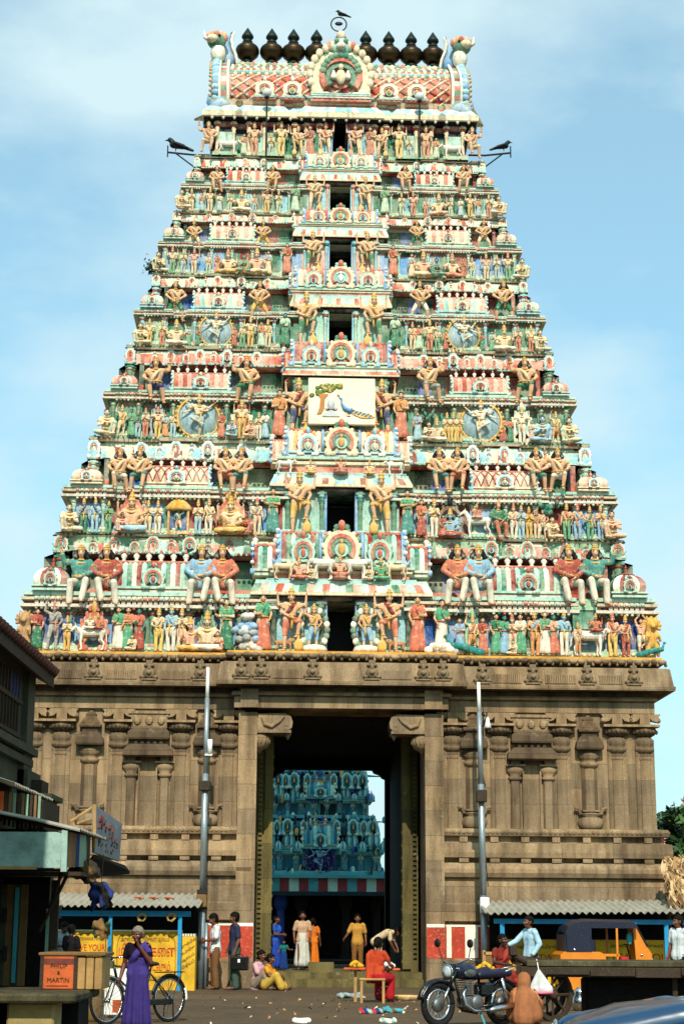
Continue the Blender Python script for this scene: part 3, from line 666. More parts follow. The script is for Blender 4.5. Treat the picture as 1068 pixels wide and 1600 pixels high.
put('corbel_bracket', cm, tower, (-OP, 0, zz(1115, -.4))); put('corbel_bracket', cm, tower, (OP, 0, zz(1115, -.4)), None, (-1, 1, 1))
# inner carved jambs, passage walls, ceiling, rear opening
ztop = zz(1114, -.4)
xl0, xl1 = tl(424, 1350, 2.0).x, tl(627, 1350, 2.0).x
def inner_jamb(sg):
    xi = (abs(xl0)+abs(xl1))/2; m = MB().mat('granite_olive')
    a, b = sorted((sg*xi, sg*OP))
    m.box(a, b, 2.0, 2.5, 0, ztop+.05)
    xn = sg*(xi+.33)
    m.box(min(sg*xi, sg*(xi+.22)), max(sg*xi, sg*(xi+.22)), 1.93, 2.0, .42, ztop)
    z = .7
    while z < ztop-.9:
        m.box(xn-.05, xn+.05, 1.94, 2.0, z, z+.07); z += .125
    rr2 = random.Random(int(sg)+5); z = .6
    while z < ztop-.6:
        m.ball((sg*(xi+.01), 1.98, z), (.04, .05, .06), 6, 4); z += .33
    m.build('carved_jamb', tower)
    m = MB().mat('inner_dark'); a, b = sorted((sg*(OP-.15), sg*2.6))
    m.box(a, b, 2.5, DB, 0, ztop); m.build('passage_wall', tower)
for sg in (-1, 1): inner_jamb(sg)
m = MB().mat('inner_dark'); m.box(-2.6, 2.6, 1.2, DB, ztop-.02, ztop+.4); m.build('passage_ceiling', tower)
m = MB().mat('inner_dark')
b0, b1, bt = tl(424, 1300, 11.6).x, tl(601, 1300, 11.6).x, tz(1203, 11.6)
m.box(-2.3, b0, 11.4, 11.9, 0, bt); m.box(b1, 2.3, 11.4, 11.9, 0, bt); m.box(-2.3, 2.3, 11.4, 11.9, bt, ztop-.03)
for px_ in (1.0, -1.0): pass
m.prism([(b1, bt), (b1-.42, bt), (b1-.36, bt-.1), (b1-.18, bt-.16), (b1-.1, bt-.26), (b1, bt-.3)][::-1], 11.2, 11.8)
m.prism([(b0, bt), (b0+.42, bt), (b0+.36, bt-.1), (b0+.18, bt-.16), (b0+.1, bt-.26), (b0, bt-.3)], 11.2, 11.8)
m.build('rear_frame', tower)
# rows of studded door leaves folded back along the passage sides
m = MB().mat('inner_dark')
for sg in (-1, 1):
    x = sg*(OP-.2)
    for k in range(12):
        for q in range(5): m.ball((x, 2.9+q*.5, 1.0+k*.42), (.05, .05, .05), 6, 4)
m.build('door_stud', tower)
m = MB().mat('granite_olive')
m.box(-OP-.02, OP+.02, .35, 1.9, 0, .2); m.box(-OP-.02, OP+.02, .75, 1.9, .2, .36); m.box(-OP-.02, OP+.02, 1.9, DB-.2, 0, .32); m.box(-.75, -.1, 1.0, 1.5, .36, .6)
m.build('door_step', tower)
m = MB().mat('granite'); m.box(-W0+.05, W0-.05, 12.0, 12.02, 0, .1); m.build('rear_sill', tower)
# core mass of the base above the lintel so that no light leaks in
m = MB().mat('granite'); m.box(-W0+.02, W0-.02, .04, DB-.02, zl+.02, zt-.02); m.build('core', tower)
# ------------------------------------------------------------------ painted storeys of the gate tower
def kudu_mesh(pal, lobes=9):
    """horseshoe arch plaque, one unit wide, standing on z=0 and facing -y"""
    m = MB(); cx, cz = 0, .42
    def ring(r0, r1, y0, y1, mt, a0=-40, a1=220, n=18):
        m.mat(mt); A = [R(a0+(a1-a0)*k/n) for k in range(n+1)]
        pts = [(cx+r1*math.cos(a), cz+r1*math.sin(a)) for a in A]+[(cx+r0*math.cos(a), cz+r0*math.sin(a)) for a in reversed(A)]
        for k in range(n):
            q = [pts[k], pts[k+1], pts[2*n-k], pts[2*n+1-k]]
            m.prism(q[::-1], y0, y1)
    ring(.36, .46, -.08, .1, pal[0]); ring(.27, .36, -.14, .1, pal[1]); ring(.18, .27, -.1, .1, pal[2])
    m.mat(pal[3]); m.lathe([(.19, -.03), (.19, .1)], 12, (cx, 0, cz), axis='y')
    m.smooth()
    for k in range(lobes):
        a = R(-30+240*k/(lobes-1)); m.mat(pal[(k % 2)*2]); m.ball((cx+.47*math.cos(a), 0, cz+.47*math.sin(a)), (.07, .07, .07), 6, 4)
    m.mat(pal[0])
    for s in (-1, 1): m.ball((s*.38, -.06, .1), (.13, .1, .1), 8, 5); m.ball((s*.24, -.08, .07), (.09, .08, .07), 8, 4)
    m.mat(pal[1]); m.ball((0, -.06, .98), (.1, .08, .14), 8, 5); m.mat(pal[2])
    for s in (-1, 1): m.ball((s*.13, -.04, .95), (.08, .06, .07), 6, 4)
    m.mat(pal[4]); m.ball((0, -.08, .42), (.09, .07, .14), 8, 5); m.ball((0, -.1, .6), (.05, .05, .06), 6, 4)
    return m.mesh('horseshoe_arch')
def peg(m, c, h, a, b):
    """little vase finial"""
    m.smooth(); m.mat(a); w = h*.22
    m.lathe([(w*.8, 0), (w*.8, h*.08), (w*.4, h*.14), (w, h*.32), (w, h*.45), (w*.35, h*.58)], 8, c)
    m.mat(b); m.lathe([(w*.35, h*.58), (w*.6, h*.68), (w*.15, h*.9), (.004, h)], 8, c); m.smooth(False)
def barrel_section(h, d, n=10):
    """half-profile of a horseshoe barrel: (y, z) from the front foot over the ridge to the back foot"""
    pts = []
    for k in range(n+1):
        t = PI*k/n
        y = -d*math.cos(t)*(1+.12*math.sin(2*min(t, PI-t))); z = h*(math.sin(t)**.8)
        pts.append((y, z))
    return pts
def sala_mesh(L, h, d, pal, style='rib', pegs=5, ends='blue', lattice=None, kud=None):
    """miniature barrel roofed shrine: x length L, total height h, half depth d; foot at z=0"""
    m = MB(); hb = h*.2; hr = h*.8
    m.mat(pal[0]); m.box(-L/2, L/2, -d*1.02, d, 0, hb*.35); m.mat(pal[1]); m.box(-L/2*.96, L/2*.96, -d*.93, d, hb*.35, hb*.65); m.mat(pal[0]); m.box(-L/2*1.02, L/2*1.02, -d*1.06, d, hb*.65, hb)
    nr = max(4, int(L/.13)); sec = barrel_section(hr, d)
    x0, x1 = -L/2*.94, L/2*.94; m.smooth(style == 'rib')
    m.smooth(False)
    for q in range(nr):
        xa, xb = x0+(x1-x0)*q/nr, x0+(x1-x0)*(q+1)/nr
        m.mat(pal[2+q % (len(pal)-2)] if style != 'plain' else pal[2])
        sub = [0, .25, .5, .75, 1]; rings = []
        for u in sub:
            sc = 1-.05*(2*abs(u-.5))**2 if style == 'rib' else 1
            rings.append([(xa+(xb-xa)*u, y*sc, hb+z*sc) for y, z in sec])
        m.smooth(True); m.loft(rings, False, False); m.smooth(False)
    if lattice:
        m.mat(lattice)
        n2 = max(4, int(L/.22))
        for q in range(-3, n2+3):
            for s in (-1, 1):
                pts = []
                for k in range(0, 6):
                    x = x0+(x1-x0)*(q/n2)+s*k*.07
                    if x0 <= x <= x1: y, z = sec[k]; pts.append((x, y*1.02, hb+z*1.01))
                if len(pts) > 1: m.tube(pts, .014, 5)
    # ridge, gable ends
    m.mat(pal[1]); m.box(x0, x1, -d*.2, d*.2, hb+hr*.97, hb+hr*1.04)
    for s in (-1, 1):
        m.mat(ends); e = [(y*1.1, hb*.2+z*1.12) for y, z in barrel_section(hr+hb*.6, d, 12)]
        m.prism(e if s > 0 else e, s*L/2*.94 if s > 0 else -L/2, s*L/2 if s > 0 else -L/2*.94, 'yz')
        m.smooth()
        for k in range(1, 7):
            y, z = e[k]; m.mat('white' if k % 2 else ends); m.ball((s*L/2*1.0, y, z), (h*.07, h*.07, h*.07), 6, 4)
        m.mat(ends); m.tube([(s*L/2*.97, -d*.9, hb*.6), (s*L/2*1.03, -d*1.1, hb*.3), (s*L/2*1.08, -d*1.1, hb*1.0)], [h*.09, h*.08, h*.03], 6)
        m.smooth(False)
    if pegs:
        for q in range(pegs): peg(m, (x0*.86+(x1-x0)*.86*q/max(1, pegs-1), 0, hb+hr*1.02), h*.42, 'white', pal[1])
    return m.mesh('barrel_roof')
def kuta_mesh(w, h, pal, body='aqua'):
    """square domed corner shrine"""
    m = MB(); hb = .18*h
    m.mat(pal[0]); m.box(-w/2, w/2, -w/2, w/2, 0, hb*.4); m.mat(pal[1]); m.box(-w*.46, w*.46, -w*.46, w*.46, hb*.4, hb*.7); m.mat(pal[0]); m.box(-w*.53, w*.53, -w*.53, w*.53, hb*.7, hb)
    n = 24
    prof = [(.46, 0), (.5, .08), (.52, .18), (.5, .32), (.43, .46), (.3, .58), (.14, .66), (.06, .68)]
    for i in range(n):
        m.mat(pal[2+i % (len(pal)-2)]); rings = []
        for a in (2*PI*i/n, 2*PI*(i+.5)/n, 2*PI*(i+1)/n):
            c, s = math.cos(a), math.sin(a); q = 1/max(abs(c), abs(s))**.75
            rings.append([(r*w*q*c, r*w*q*s, hb+z*h) for r, z in prof])
        m.smooth(); m.loft(rings, False, False); m.smooth(False)
    m.mat(pal[1]); m.smooth(); m.lathe([(w*.2, 0), (w*.26, .03*h), (w*.1, .06*h)], 10, (0, 0, hb+.64*h)); m.smooth(False)
    peg(m, (0, 0, hb+.68*h), h*.34, pal[2], pal[1])
    return m.mesh('corner_dome')
def column_mesh(h, r, a, b):
    m = MB(); m.mat(b); m.box(-r*1.5, r*1.5, -r*1.5, r*1.2, 0, h*.06); m.smooth()
    m.mat(a); m.lathe([(r*1.2, h*.06), (r, h*.1), (r, h*.62), (r*1.25, h*.64), (r*1.25, h*.67), (r*.9, h*.7), (r*1.5, h*.76), (r*1.2, h*.82)], 10)
    m.mat(b); m.lathe([(r*1.0, h*.81), (r*1.9, h*.87), (r*1.9, h*.9)], 10); m.smooth(False)
    m.mat(a); m.box(-r*2.0, r*2.0, -r*1.9, r, h*.9, h*.95); m.box(-r*1.2, r*1.2, -r*1.5, r, h*.95, h)
    return m.mesh('column')
F = [.35, 1.05, 1.70, 2.27, 2.77, 3.20, 3.57]
FL = [1021, 838, 688, 545, 432, 335, 247, 165]
WPX = [480, 420, 358, 312, 276, 241, 214]
ZP = [(957, 932, 884, 872, 846), (785, 766, 735, 726, 698), (632, 617, 589, 577, 553), (500, 490, 464, 455, 438), (392, 382, 359, 352, 339), (300, 291, 272, 268, 252)]
# centre bay: canopy bottom, canopy top, shrine foot, shrine ridge, canopy half, shrine half, door half (all read off the photograph)
CBP = [(936, 907, 886, 832, 143, 100, 22), (765, 742, 714, 671, 112, 87, 22), (590, 577, 574, 535, 92, 77, 20), (484, 462, 452, 420, 80, 71, 18), (374, 356, 350, 328, 75, 58, 17), (286, 270, 264, 240, 64, 54, 16)]
def xw(pxh, py, yl): return (tl(531+pxh, py, yl).x-tl(531-pxh, py, yl).x)/2
ST = []   # storey frames used when the figures are set out
ROOF_PAL = [['mint', 'coral', 'red', 'mint', 'green', 'white'], ['cream', 'coral', 'pink', 'cream'], ['mint', 'red', 'coral', 'pink'], ['aqua', 'coral', 'pink', 'mint', 'cream'], ['mint', 'coral', 'cream', 'pink'], ['mint', 'red', 'coral', 'cream']]
CAP_PAL = [['green', 'pink', 'mint', 'coral', 'white', 'mint'], ['aqua', 'cream', 'red', 'cream', 'aqua', 'mint'], ['coral', 'coral', 'pink', 'coral'], ['mint', 'cream', 'coral', 'cream'], ['cream', 'mint', 'coral', 'white'], ['mint', 'white', 'coral', 'cream']]
WALL_PAL = [['deepblue', 'green', 'blue', 'deepgreen'], ['blue', 'green', 'red', 'deepgreen'], ['green', 'blue', 'deepgreen'], ['green', 'sage', 'deepgreen'], ['blue', 'green', 'red'], ['green', 'aqua', 'deepgreen']]  # dark hues put the shade behind the figures into the wall paint
KUD = [['mint', 'coral', 'green', 'aqua', 'coral'], ['white', 'aqua', 'coral', 'mint', 'cream'], ['aqua', 'cream', 'coral', 'mint', 'red'], ['mint', 'cream', 'coral', 'aqua', 'red'], ['cream', 'coral', 'mint', 'aqua', 'red'], ['mint', 'cream', 'coral', 'aqua', 'cream']]
BIGK = ['cream', 'coral', 'green', 'mint', 'ochre']
def front_plan(Wd, Fy, back, pr, notch=None, c=.25):
    """outline with the projecting bays; optional doorway notch (half width, depth)"""
    xs = [(1.0, -pr), (.86, 0), (.74, -pr), (.48, 0), (.34, -pr*.5)]
    right = []
    # from the centre outwards
    right.append((c*Wd, Fy-pr*1.2))
    right.append((c*Wd, Fy-pr*.5)); right.append((.34*Wd, Fy-pr*.5)); right.append((.34*Wd, Fy)); right.append((.48*Wd, Fy)); right.append((.48*Wd, Fy-pr)); right.append((.74*Wd, Fy-pr)); right.append((.74*Wd, Fy)); right.append((.86*Wd, Fy)); right.append((.86*Wd, Fy-pr)); right.append((Wd, Fy-pr))
    left = [(-x, y) for x, y in reversed(right)]
    mid = [(-notch[0], Fy-pr*1.2), (-notch[0], Fy+notch[1]), (notch[0], Fy+notch[1]), (notch[0], Fy-pr*1.2)] if notch else []
    side = [(Wd, Fy+.9), (Wd-pr, Fy+.9), (Wd-pr, back-.9), (Wd, back-.9), (Wd, back)]
    return left+mid+right+side+[(-x, y) for x, y in reversed(side)]
def storey(i):
    Fy = F[i]; s = [1, .86, .76, .65, .56, .5][i]; back = 12-Fy
    e0p, e1p, s1p, k0p, k1p = ZP[i]
    Wd = xw(WPX[i], (FL[i]+e0p)/2, Fy)
    z0 = tz(FL[i], Fy-.4*s); e0 = tz(e0p, Fy-.1); e1 = tz(e1p, Fy-.1); sr = tz(s1p, Fy+.2*s); k0 = tz(k0p, Fy+.45*s); k1 = tz(k1p, Fy+.5*s); zn = tz(FL[i+1], F[i+1]-.4*s)
    pr = .16*s; cw = xw(CBP[i][4]*.92, FL[i], Fy)
    c = cw/Wd
    # lower wall with the doorway notch, entablature, upper wall, cornice
    m = MB(); wp = WALL_PAL[i]
    notch = (cw*.86, 1.9)
    plan = front_plan(Wd, Fy, back, pr, notch, c)
    h = e0-z0; q = e1-e0
    m.sweep(plan, [(.16*s, z0, 'sage'), (.16*s, z0+.12*h, 'sage'), (.05*s, z0+.15*h, 'mint'), (.05*s, z0+.18*h, 'cream'), (0, z0+.2*h, wp[0], wp, .6*s), (0, z0+.86*h, 'coral'), (.03*s, z0+.87*h, 'red'), (.03*s, z0+.93*h, 'green'), (.08*s, z0+.95*h, 'green'), (.08*s, e0, 'cream'),
                   (.26*s, e0+.02*q, 'white'), (.28*s, e0+.2*q, 'coral'), (.06*s, e0+.24*q, 'red'), (.06*s, e0+.42*q, 'mint'), (.24*s, e0+.46*q, 'cream'), (.26*s, e0+.62*q, 'aqua'), (.1*s, e0+.66*q, 'navy'), (.1*s, e0+.74*q, 'pink'), (.2*s, e0+.78*q, 'mint'), (.2*s, e1, 'mint'), (-.02, e1+.005, 'cream'), (-.3*s, e1+.01, 'cream')])
    plan2 = front_plan(Wd, Fy, back, pr, None, c)
    u = -1.0*s; hk = k1-k0; fz = zn-k1
    m.sweep(plan2, [(-.1*s, e1+.004, 'cream'), (u, e1+.006, 'coral'), (u, e1+.3*(k0-e1), 'deepgreen', ['deepgreen', 'red', 'green', 'deepgreen', 'deepblue'], .5*s), (u, k0-.04*s, 'navy'), (u, k0, 'red'), (-.48*s, k0, 'deepgreen'), (-.42*s, k0+.04*hk, 'mint'), (-.41*s, k0+.12*hk, 'cream'),  # recess wall coloured dark to paint in its shadow
                    (-.42*s, k0+.14*hk, 'cream', CAP_PAL[i], .26*s), (-.44*s, k0+.45*hk, 'cream', CAP_PAL[i], .26*s), (-.52*s, k0+.8*hk, 'cream'), (-.58*s, k0+.92*hk, 'mint'), (-.58*s, k1, 'coral'), (-.62*s, k1+.05*fz, 'deepgreen'), (-.62*s, k1+.3*fz, 'red'), (-.5*s, k1+.35*fz, 'cream'), (-.46*s, k1+.75*fz, 'green'), (-.46*s, zn, 'green'), (-.78*s, zn+.004, 'green')])
    m.mat('sage'); m.box(-Wd+.8, Wd-.8, Fy+.5, 12-Fy-.5, zn-.4, zn-.05)
    # dentils, petals and beads along the mouldings
    for sg in (-1, 1):
        x = c*Wd+.1
        while x < Wd-.1:
            m.mat('white'); ww = .045*s
            f = x/Wd; yy = Fy-(pr if (.48 < f < .74 or f > .86) else (pr*.5 if f < .34 else 0))
            m.box(sg*x-ww, sg*x+ww, yy-.2*s, yy-.05*s, e0+.25*q, e0+.42*q)
            m.mat('cream'); m.box(sg*x-ww*1.3, sg*x+ww*1.3, yy-.17*s, yy-.09*s, e0+.66*q, e0+.76*q)
            m.mat(['coral', 'mint', 'cream'][int(x*40) % 3]); m.smooth(); m.ball((sg*x, yy-.26*s, e0+.54*q), (.06*s, .04*s, .05*s), 6, 3); m.mat(['white', 'coral', 'green'][int(x*37) % 3]); m.ball((sg*x, yy-.2*s, e0-.02), (.055*s, .06*s, .05*s), 6, 3)
            m.mat(['mint', 'cream', 'pink'][int(x*53) % 3]); m.ball((sg*x, yy-.17*s, z0+.06*h), (.07*s, .04*s, .05*s), 6, 3)
            if x < Wd-.7*s: m.mat(['coral', 'white', 'green', 'cream'][int(x*31) % 4]); m.ball((sg*x, yy+.56*s, zn-.1*fz), (.06*s, .05*s, .06*s), 6, 3); m.mat('mint' if int(x*29) % 2 else 'red'); m.ball((sg*x, yy+.4*s, k0+.06*hk), (.05*s, .04*s, .05*s), 6, 3)
            m.smooth(False); x += .14*s
    part = m.build('storey', tower)
    # wall columns
    cm_ = column_mesh(e0-z0-.14*h, .06*s, ['green', 'mint', 'green', 'aqua', 'mint', 'mint'][i], ['coral', 'cream', 'cream', 'coral', 'cream', 'coral'][i])
    for sg in (-1, 1):
        for f, pj in ((.985, 1), (.875, 1), (.725, 1), (.61, 1), (.495, 1), (.33, .5)):
            put('column', cm_, part, (sg*f*Wd, Fy-pr*pj-.03*s, z0+.14*h))
    for sg in (-1, 1):
        for xx, yy in ((Wd-.62*s, Fy+.42*s), (Wd-.7*s, Fy+.5*s)): put('column', cm_, part, (sg*xx, yy, e1), None, (1.3, 1.3, (k0-e1)/(e0-z0-.14*h)))
    # barrel shrine, corner dome, half shrine
    rp = ROOF_PAL[i]; hs = sr-e1; d = .34*s
    sm = sala_mesh(.25*Wd, hs, d, rp, 'rib', 6, 'aqua' if i % 2 else 'mint', 'red' if i == 1 else None)
    km = kuta_mesh(.115*Wd, hs*.9, rp)
    k_ = kudu_mesh(KUD[i])
    for sg in (-1, 1):
        put('barrel_roof', sm, part, (sg*.61*Wd, Fy+.12*s, e1+.006))
        put('corner_dome', km, part, (sg*.938*Wd, Fy-.02, e1+.006))
        put('corner_dome', km, part, (sg*.938*Wd, back-.1, e1+.006))
        put('horseshoe_arch', k_, part, (sg*.61*Wd, Fy-.27*s, e1+.1*hs), None, (.62*s, .6*s, .74*hs))
        put('horseshoe_arch', k_, part, (sg*.938*Wd, Fy-.055*Wd-.05, e1+.12*hs), None, (.36*s, .5*s, .5*hs))
        # on the cornice above
        for f in (.37, .44, .5, .56, .62, .68, .75, .82, .93):
            yy = Fy+.44*s-(pr if (.48 < f < .74 or f > .86) else 0)
            xx = f*Wd if f < .9 else Wd-.62*s
            put('horseshoe_arch', k_, part, (sg*xx, yy+.02, k0+.06*hk), (R(-8), 0, 0), ((.42 if f in (.37, .5, .62, .75, .93) else .3)*s, .5*s, (zn-k0)*(.98 if f in (.37, .5, .62, .75, .93) else .66)))
    # ---------------- centre bay
    c0p, c1p, b0p, b1p, chp, shp, dp = CBP[i]
    yf = Fy-.3*s
    c0, c1, b0, b1 = tz(c0p, yf-.2*s), tz(c1p, yf-.1*s), tz(b0p, yf), tz(b1p, yf+.3*s)
    ch = xw(chp, c0p, yf-.3*s); sh = xw(shp, b0p, yf); dw = xw(dp, FL[i]-10, yf)
    m = MB(); zf = z0
    jamb = ['blue', 'blue', 'mint', 'aqua', 'blue', 'aqua'][i]
    for sg in (-1, 1):
        m.mat(['aqua', 'mint', 'sage', 'mint', 'pink', 'aqua'][i]); a, b = sorted((sg*(dw+.07*s), sg*cw*.88)); m.box(a, b, yf+.1*s, Fy+1.85, zf, c0)
        m.mat(jamb); a, b = sorted((sg*dw, sg*(dw+.07*s))); m.box(a, b, yf+.02, Fy+.5, zf, c0+.002)
        m.mat('navy'); m.box(a+.002, b-.002, Fy+.5, Fy+1.85, zf, c0)
        m.mat('sage'); a, b = sorted((sg*(dw+.1*s), sg*cw*.94)); m.box(a, b, yf-.02, yf+.1*s, zf, zf+.1*h)
    m.mat('navy'); m.box(-dw-.01, dw+.01, Fy+1.6, Fy+1.8, zf, c0); m.box(-dw, dw, yf+.4, Fy+1.6, zf+.003, zf+.02)  # near-black lining paints in the darkness inside the doorway
    m.mat(['green', 'green', 'mint', 'aqua', 'coral', 'green'][i]); m.box(-cw*.9, cw*.9, yf+.06*s, Fy+1.84, c0-.09*s, c0+.001) if False else None
    m.build('doorway', part)
    m = MB(); hh = c1-c0
    pl = [(-cw*.95, yf+.05*s), (cw*.95, yf+.05*s), (cw*.95, Fy+1.2), (-cw*.95, Fy+1.2)]
    m.mat('deepgreen'); m.cap_plan(pl, c0-.001, False)
    e = ch-cw*.95
    m.sweep(pl, [(0, c0, 'deepgreen'), (.02, c0+.1*hh, 'red'), (e*.3, c0+.14*hh, 'navy'), (e*.95, c0+.16*hh, 'cream'), (e, c0+.2*hh, 'cream'), (e, c0+.3*hh, 'ochre'), (e*.98, c0+.34*hh, 'cream', CAP_PAL[i], .2*s), (e*.6, c0+.8*hh, 'mint'), (e*.5, c1, 'cream'), (0, c1+.002, 'cream'), (-.6, c1+.003, 'cream')])
    m.build('canopy', part)
    colm = column_mesh(c0-zf-.1*h, .085*s, ['deepgreen', 'green', 'green', 'mint', 'aqua', 'pink'][i], ['green', 'aqua', 'mint', 'coral', 'green', 'coral'][i])
    for sg in (-1, 1):
        put('column', colm, part, (sg*cw*.8, yf-.0*s, zf+.1*h)); put('column', colm, part, (sg*(dw+.16*s), yf+.02*s, zf+.1*h), None, (.8, .8, 1))
    # strip between canopy and roof
    m = MB(); hb = b0-c1
    pl = [(-sh*1.05, yf+.12*s), (sh*1.05, yf+.12*s), (sh*1.05, Fy+1.0), (-sh*1.05, Fy+1.0)]
    m.sweep(pl, [(.2*s, c1+.004, 'aqua'), (.2*s, c1+.12*hb, 'cream'), (.02, c1+.15*hb, 'coral'), (.02, c1+.55*hb, 'mint'), (.1*s, c1+.6*hb, 'cream'), (.1*s, c1+.75*hb, 'navy'), (.06*s, c1+.8*hb, 'cream'), (.16*s, c1+.86*hb, 'mint'), (.16*s, b0, 'cream'), (-.5, b0+.003, 'cream')])
    m.build('frieze_strip', part)
    hs2 = (b1-b0)
    cen = sala_mesh(sh*2, hs2, .42*s, [['mint', 'coral', 'red', 'green', 'mint'], ['aqua', 'coral', 'cream', 'ochre'], ['mint', 'coral', 'red', 'coral'], ['mint', 'coral', 'cream', 'pink', 'coral'], ['mint', 'coral', 'coral', 'cream'], ['mint', 'coral', 'cream']][i], 'rib', 0, 'blue')
    put('barrel_roof', cen, part, (0, Fy+.18*s, b0+.004))
    half = sala_mesh((cw*1.05-sh)*.9+.1, hs2*.86, .34*s, rp, 'rib', 2, 'blue')
    bigk = kudu_mesh(BIGK if i != 3 else ['cream', 'coral', 'mint', 'aqua', 'white'], 13)
    put('horseshoe_arch', bigk, part, (0, yf+.02*s, b0+.02), None, (.62*sh, .5*s, hs2*1.12))
    for sg in (-1, 1):
        put('barrel_roof', half, part, (sg*(sh+(cw*1.05-sh)*.52), Fy+.25*s, b0-hs2*.2))
        put('horseshoe_arch', k_, part, (sg*sh*.6, yf+.02*s, b0+.02), None, (.4*sh, .45*s, hs2*.85))
    # blue ribs dividing the centre roof
    m = MB().mat('blue').smooth()
    for sg in (-1, 1):
        m.tube([(sg*sh*.33, y*1.05+Fy+.18*s, b0+.2*hs2+z*1.02) for y, z in barrel_section(hs2*.8, .42*s)[:7]], .05*s, 6)
    m.build('roof_rib', part)
    ST.append(dict(F=Fy, s=s, W=Wd, z0=z0, e0=e0, e1=e1, sr=sr, k0=k0, k1=k1, zn=zn, pr=pr, cw=cw, yf=yf, c0=c0, c1=c1, b0=b0, b1=b1, sh=sh, dw=dw, part=part))
for i in range(6): storey(i)
# ---------------- topmost storey under the great roof
def top_storey():
    i = 6; Fy = F[6]; s = .47; back = 12-Fy; Wd = xw(WPX[6], 220, Fy)
    z0 = tz(247, Fy-.2); e0 = tz(196, Fy-.1); e1 = tz(186, Fy-.3); r0 = tz(166, Fy)
    cw = xw(50, 210, Fy); dw = xw(12, 210, Fy); pr = .14
    plan = front_plan(Wd*.9, Fy, back, pr, (dw, 1.4), cw/(Wd*.9))
    m = MB(); h = e0-z0
    m.sweep(plan, [(.12, z0, 'sage'), (.12, z0+.1*h, 'mint'), (0, z0+.12*h, 'mint', ['mint', 'sage', 'green', 'aqua'], .35), (0, z0+.72*h, 'navy'), (.0, z0+.86*h, 'red'), (.06, z0+.88*h, 'red'), (.06, e0, 'navy')])
    plan2 = front_plan(Wd*.92, Fy, back, pr, None, cw/(Wd*.92))
    m.mat('navy'); m.cap_plan(plan2, e0, False); H = r0-e0
    m.sweep(plan2, [(.05, e0, 'navy'), (.3, e0+.06*H, 'white'), (.34, e0+.1*H, 'cream'), (.34, e0+.3*H, 'ochre'), (.32, e0+.34*H, 'aqua', ['aqua', 'mint', 'aqua', 'white'], .18), (.12, e0+.75*H, 'coral'), (.1, e0+.85*H, 'cream'), (.16, r0, 'cream'), (-1.2, r0+.01, 'mint')])
    part = m.build('storey', tower)
    m = MB().mat('navy'); m.box(-dw, dw, Fy+1.2, Fy+1.3, z0, e0); m.mat('blue')  # back of the opening coloured near-black for its inner darkness
    for sg in (-1, 1): a, b = sorted((sg*dw, sg*(dw+.05))); m.box(a, b, Fy-pr*1.2-.03, Fy+.1, z0, e0)
    m.build('doorway', part)
    cm_ = column_mesh(e0-z0-.1*h, .05, 'cream', 'coral')
    for sg in (-1, 1):
        for f in (.97, .84, .72, .6, .48, .36, .27, .16): put('column', cm_, part, (sg*f*Wd*.92, Fy-pr-.02, z0+.1*h))
    # white drops hanging below the eave
    m = MB().mat('white').smooth()
    for k in range(24):
        x = -Wd*.93+2*Wd*.93*k/23; m.lathe([(.01, -.14), (.05, -.09), (.04, .02)], 6, (x, Fy-.42, e0+.1))
    m.build('eave_drops', part)
    ST.append(dict(F=Fy, s=s, W=Wd, z0=z0, e0=e0, e1=e1, zn=r0, pr=pr, cw=cw, yf=Fy-.2, part=part, r0=r0))
top_storey()
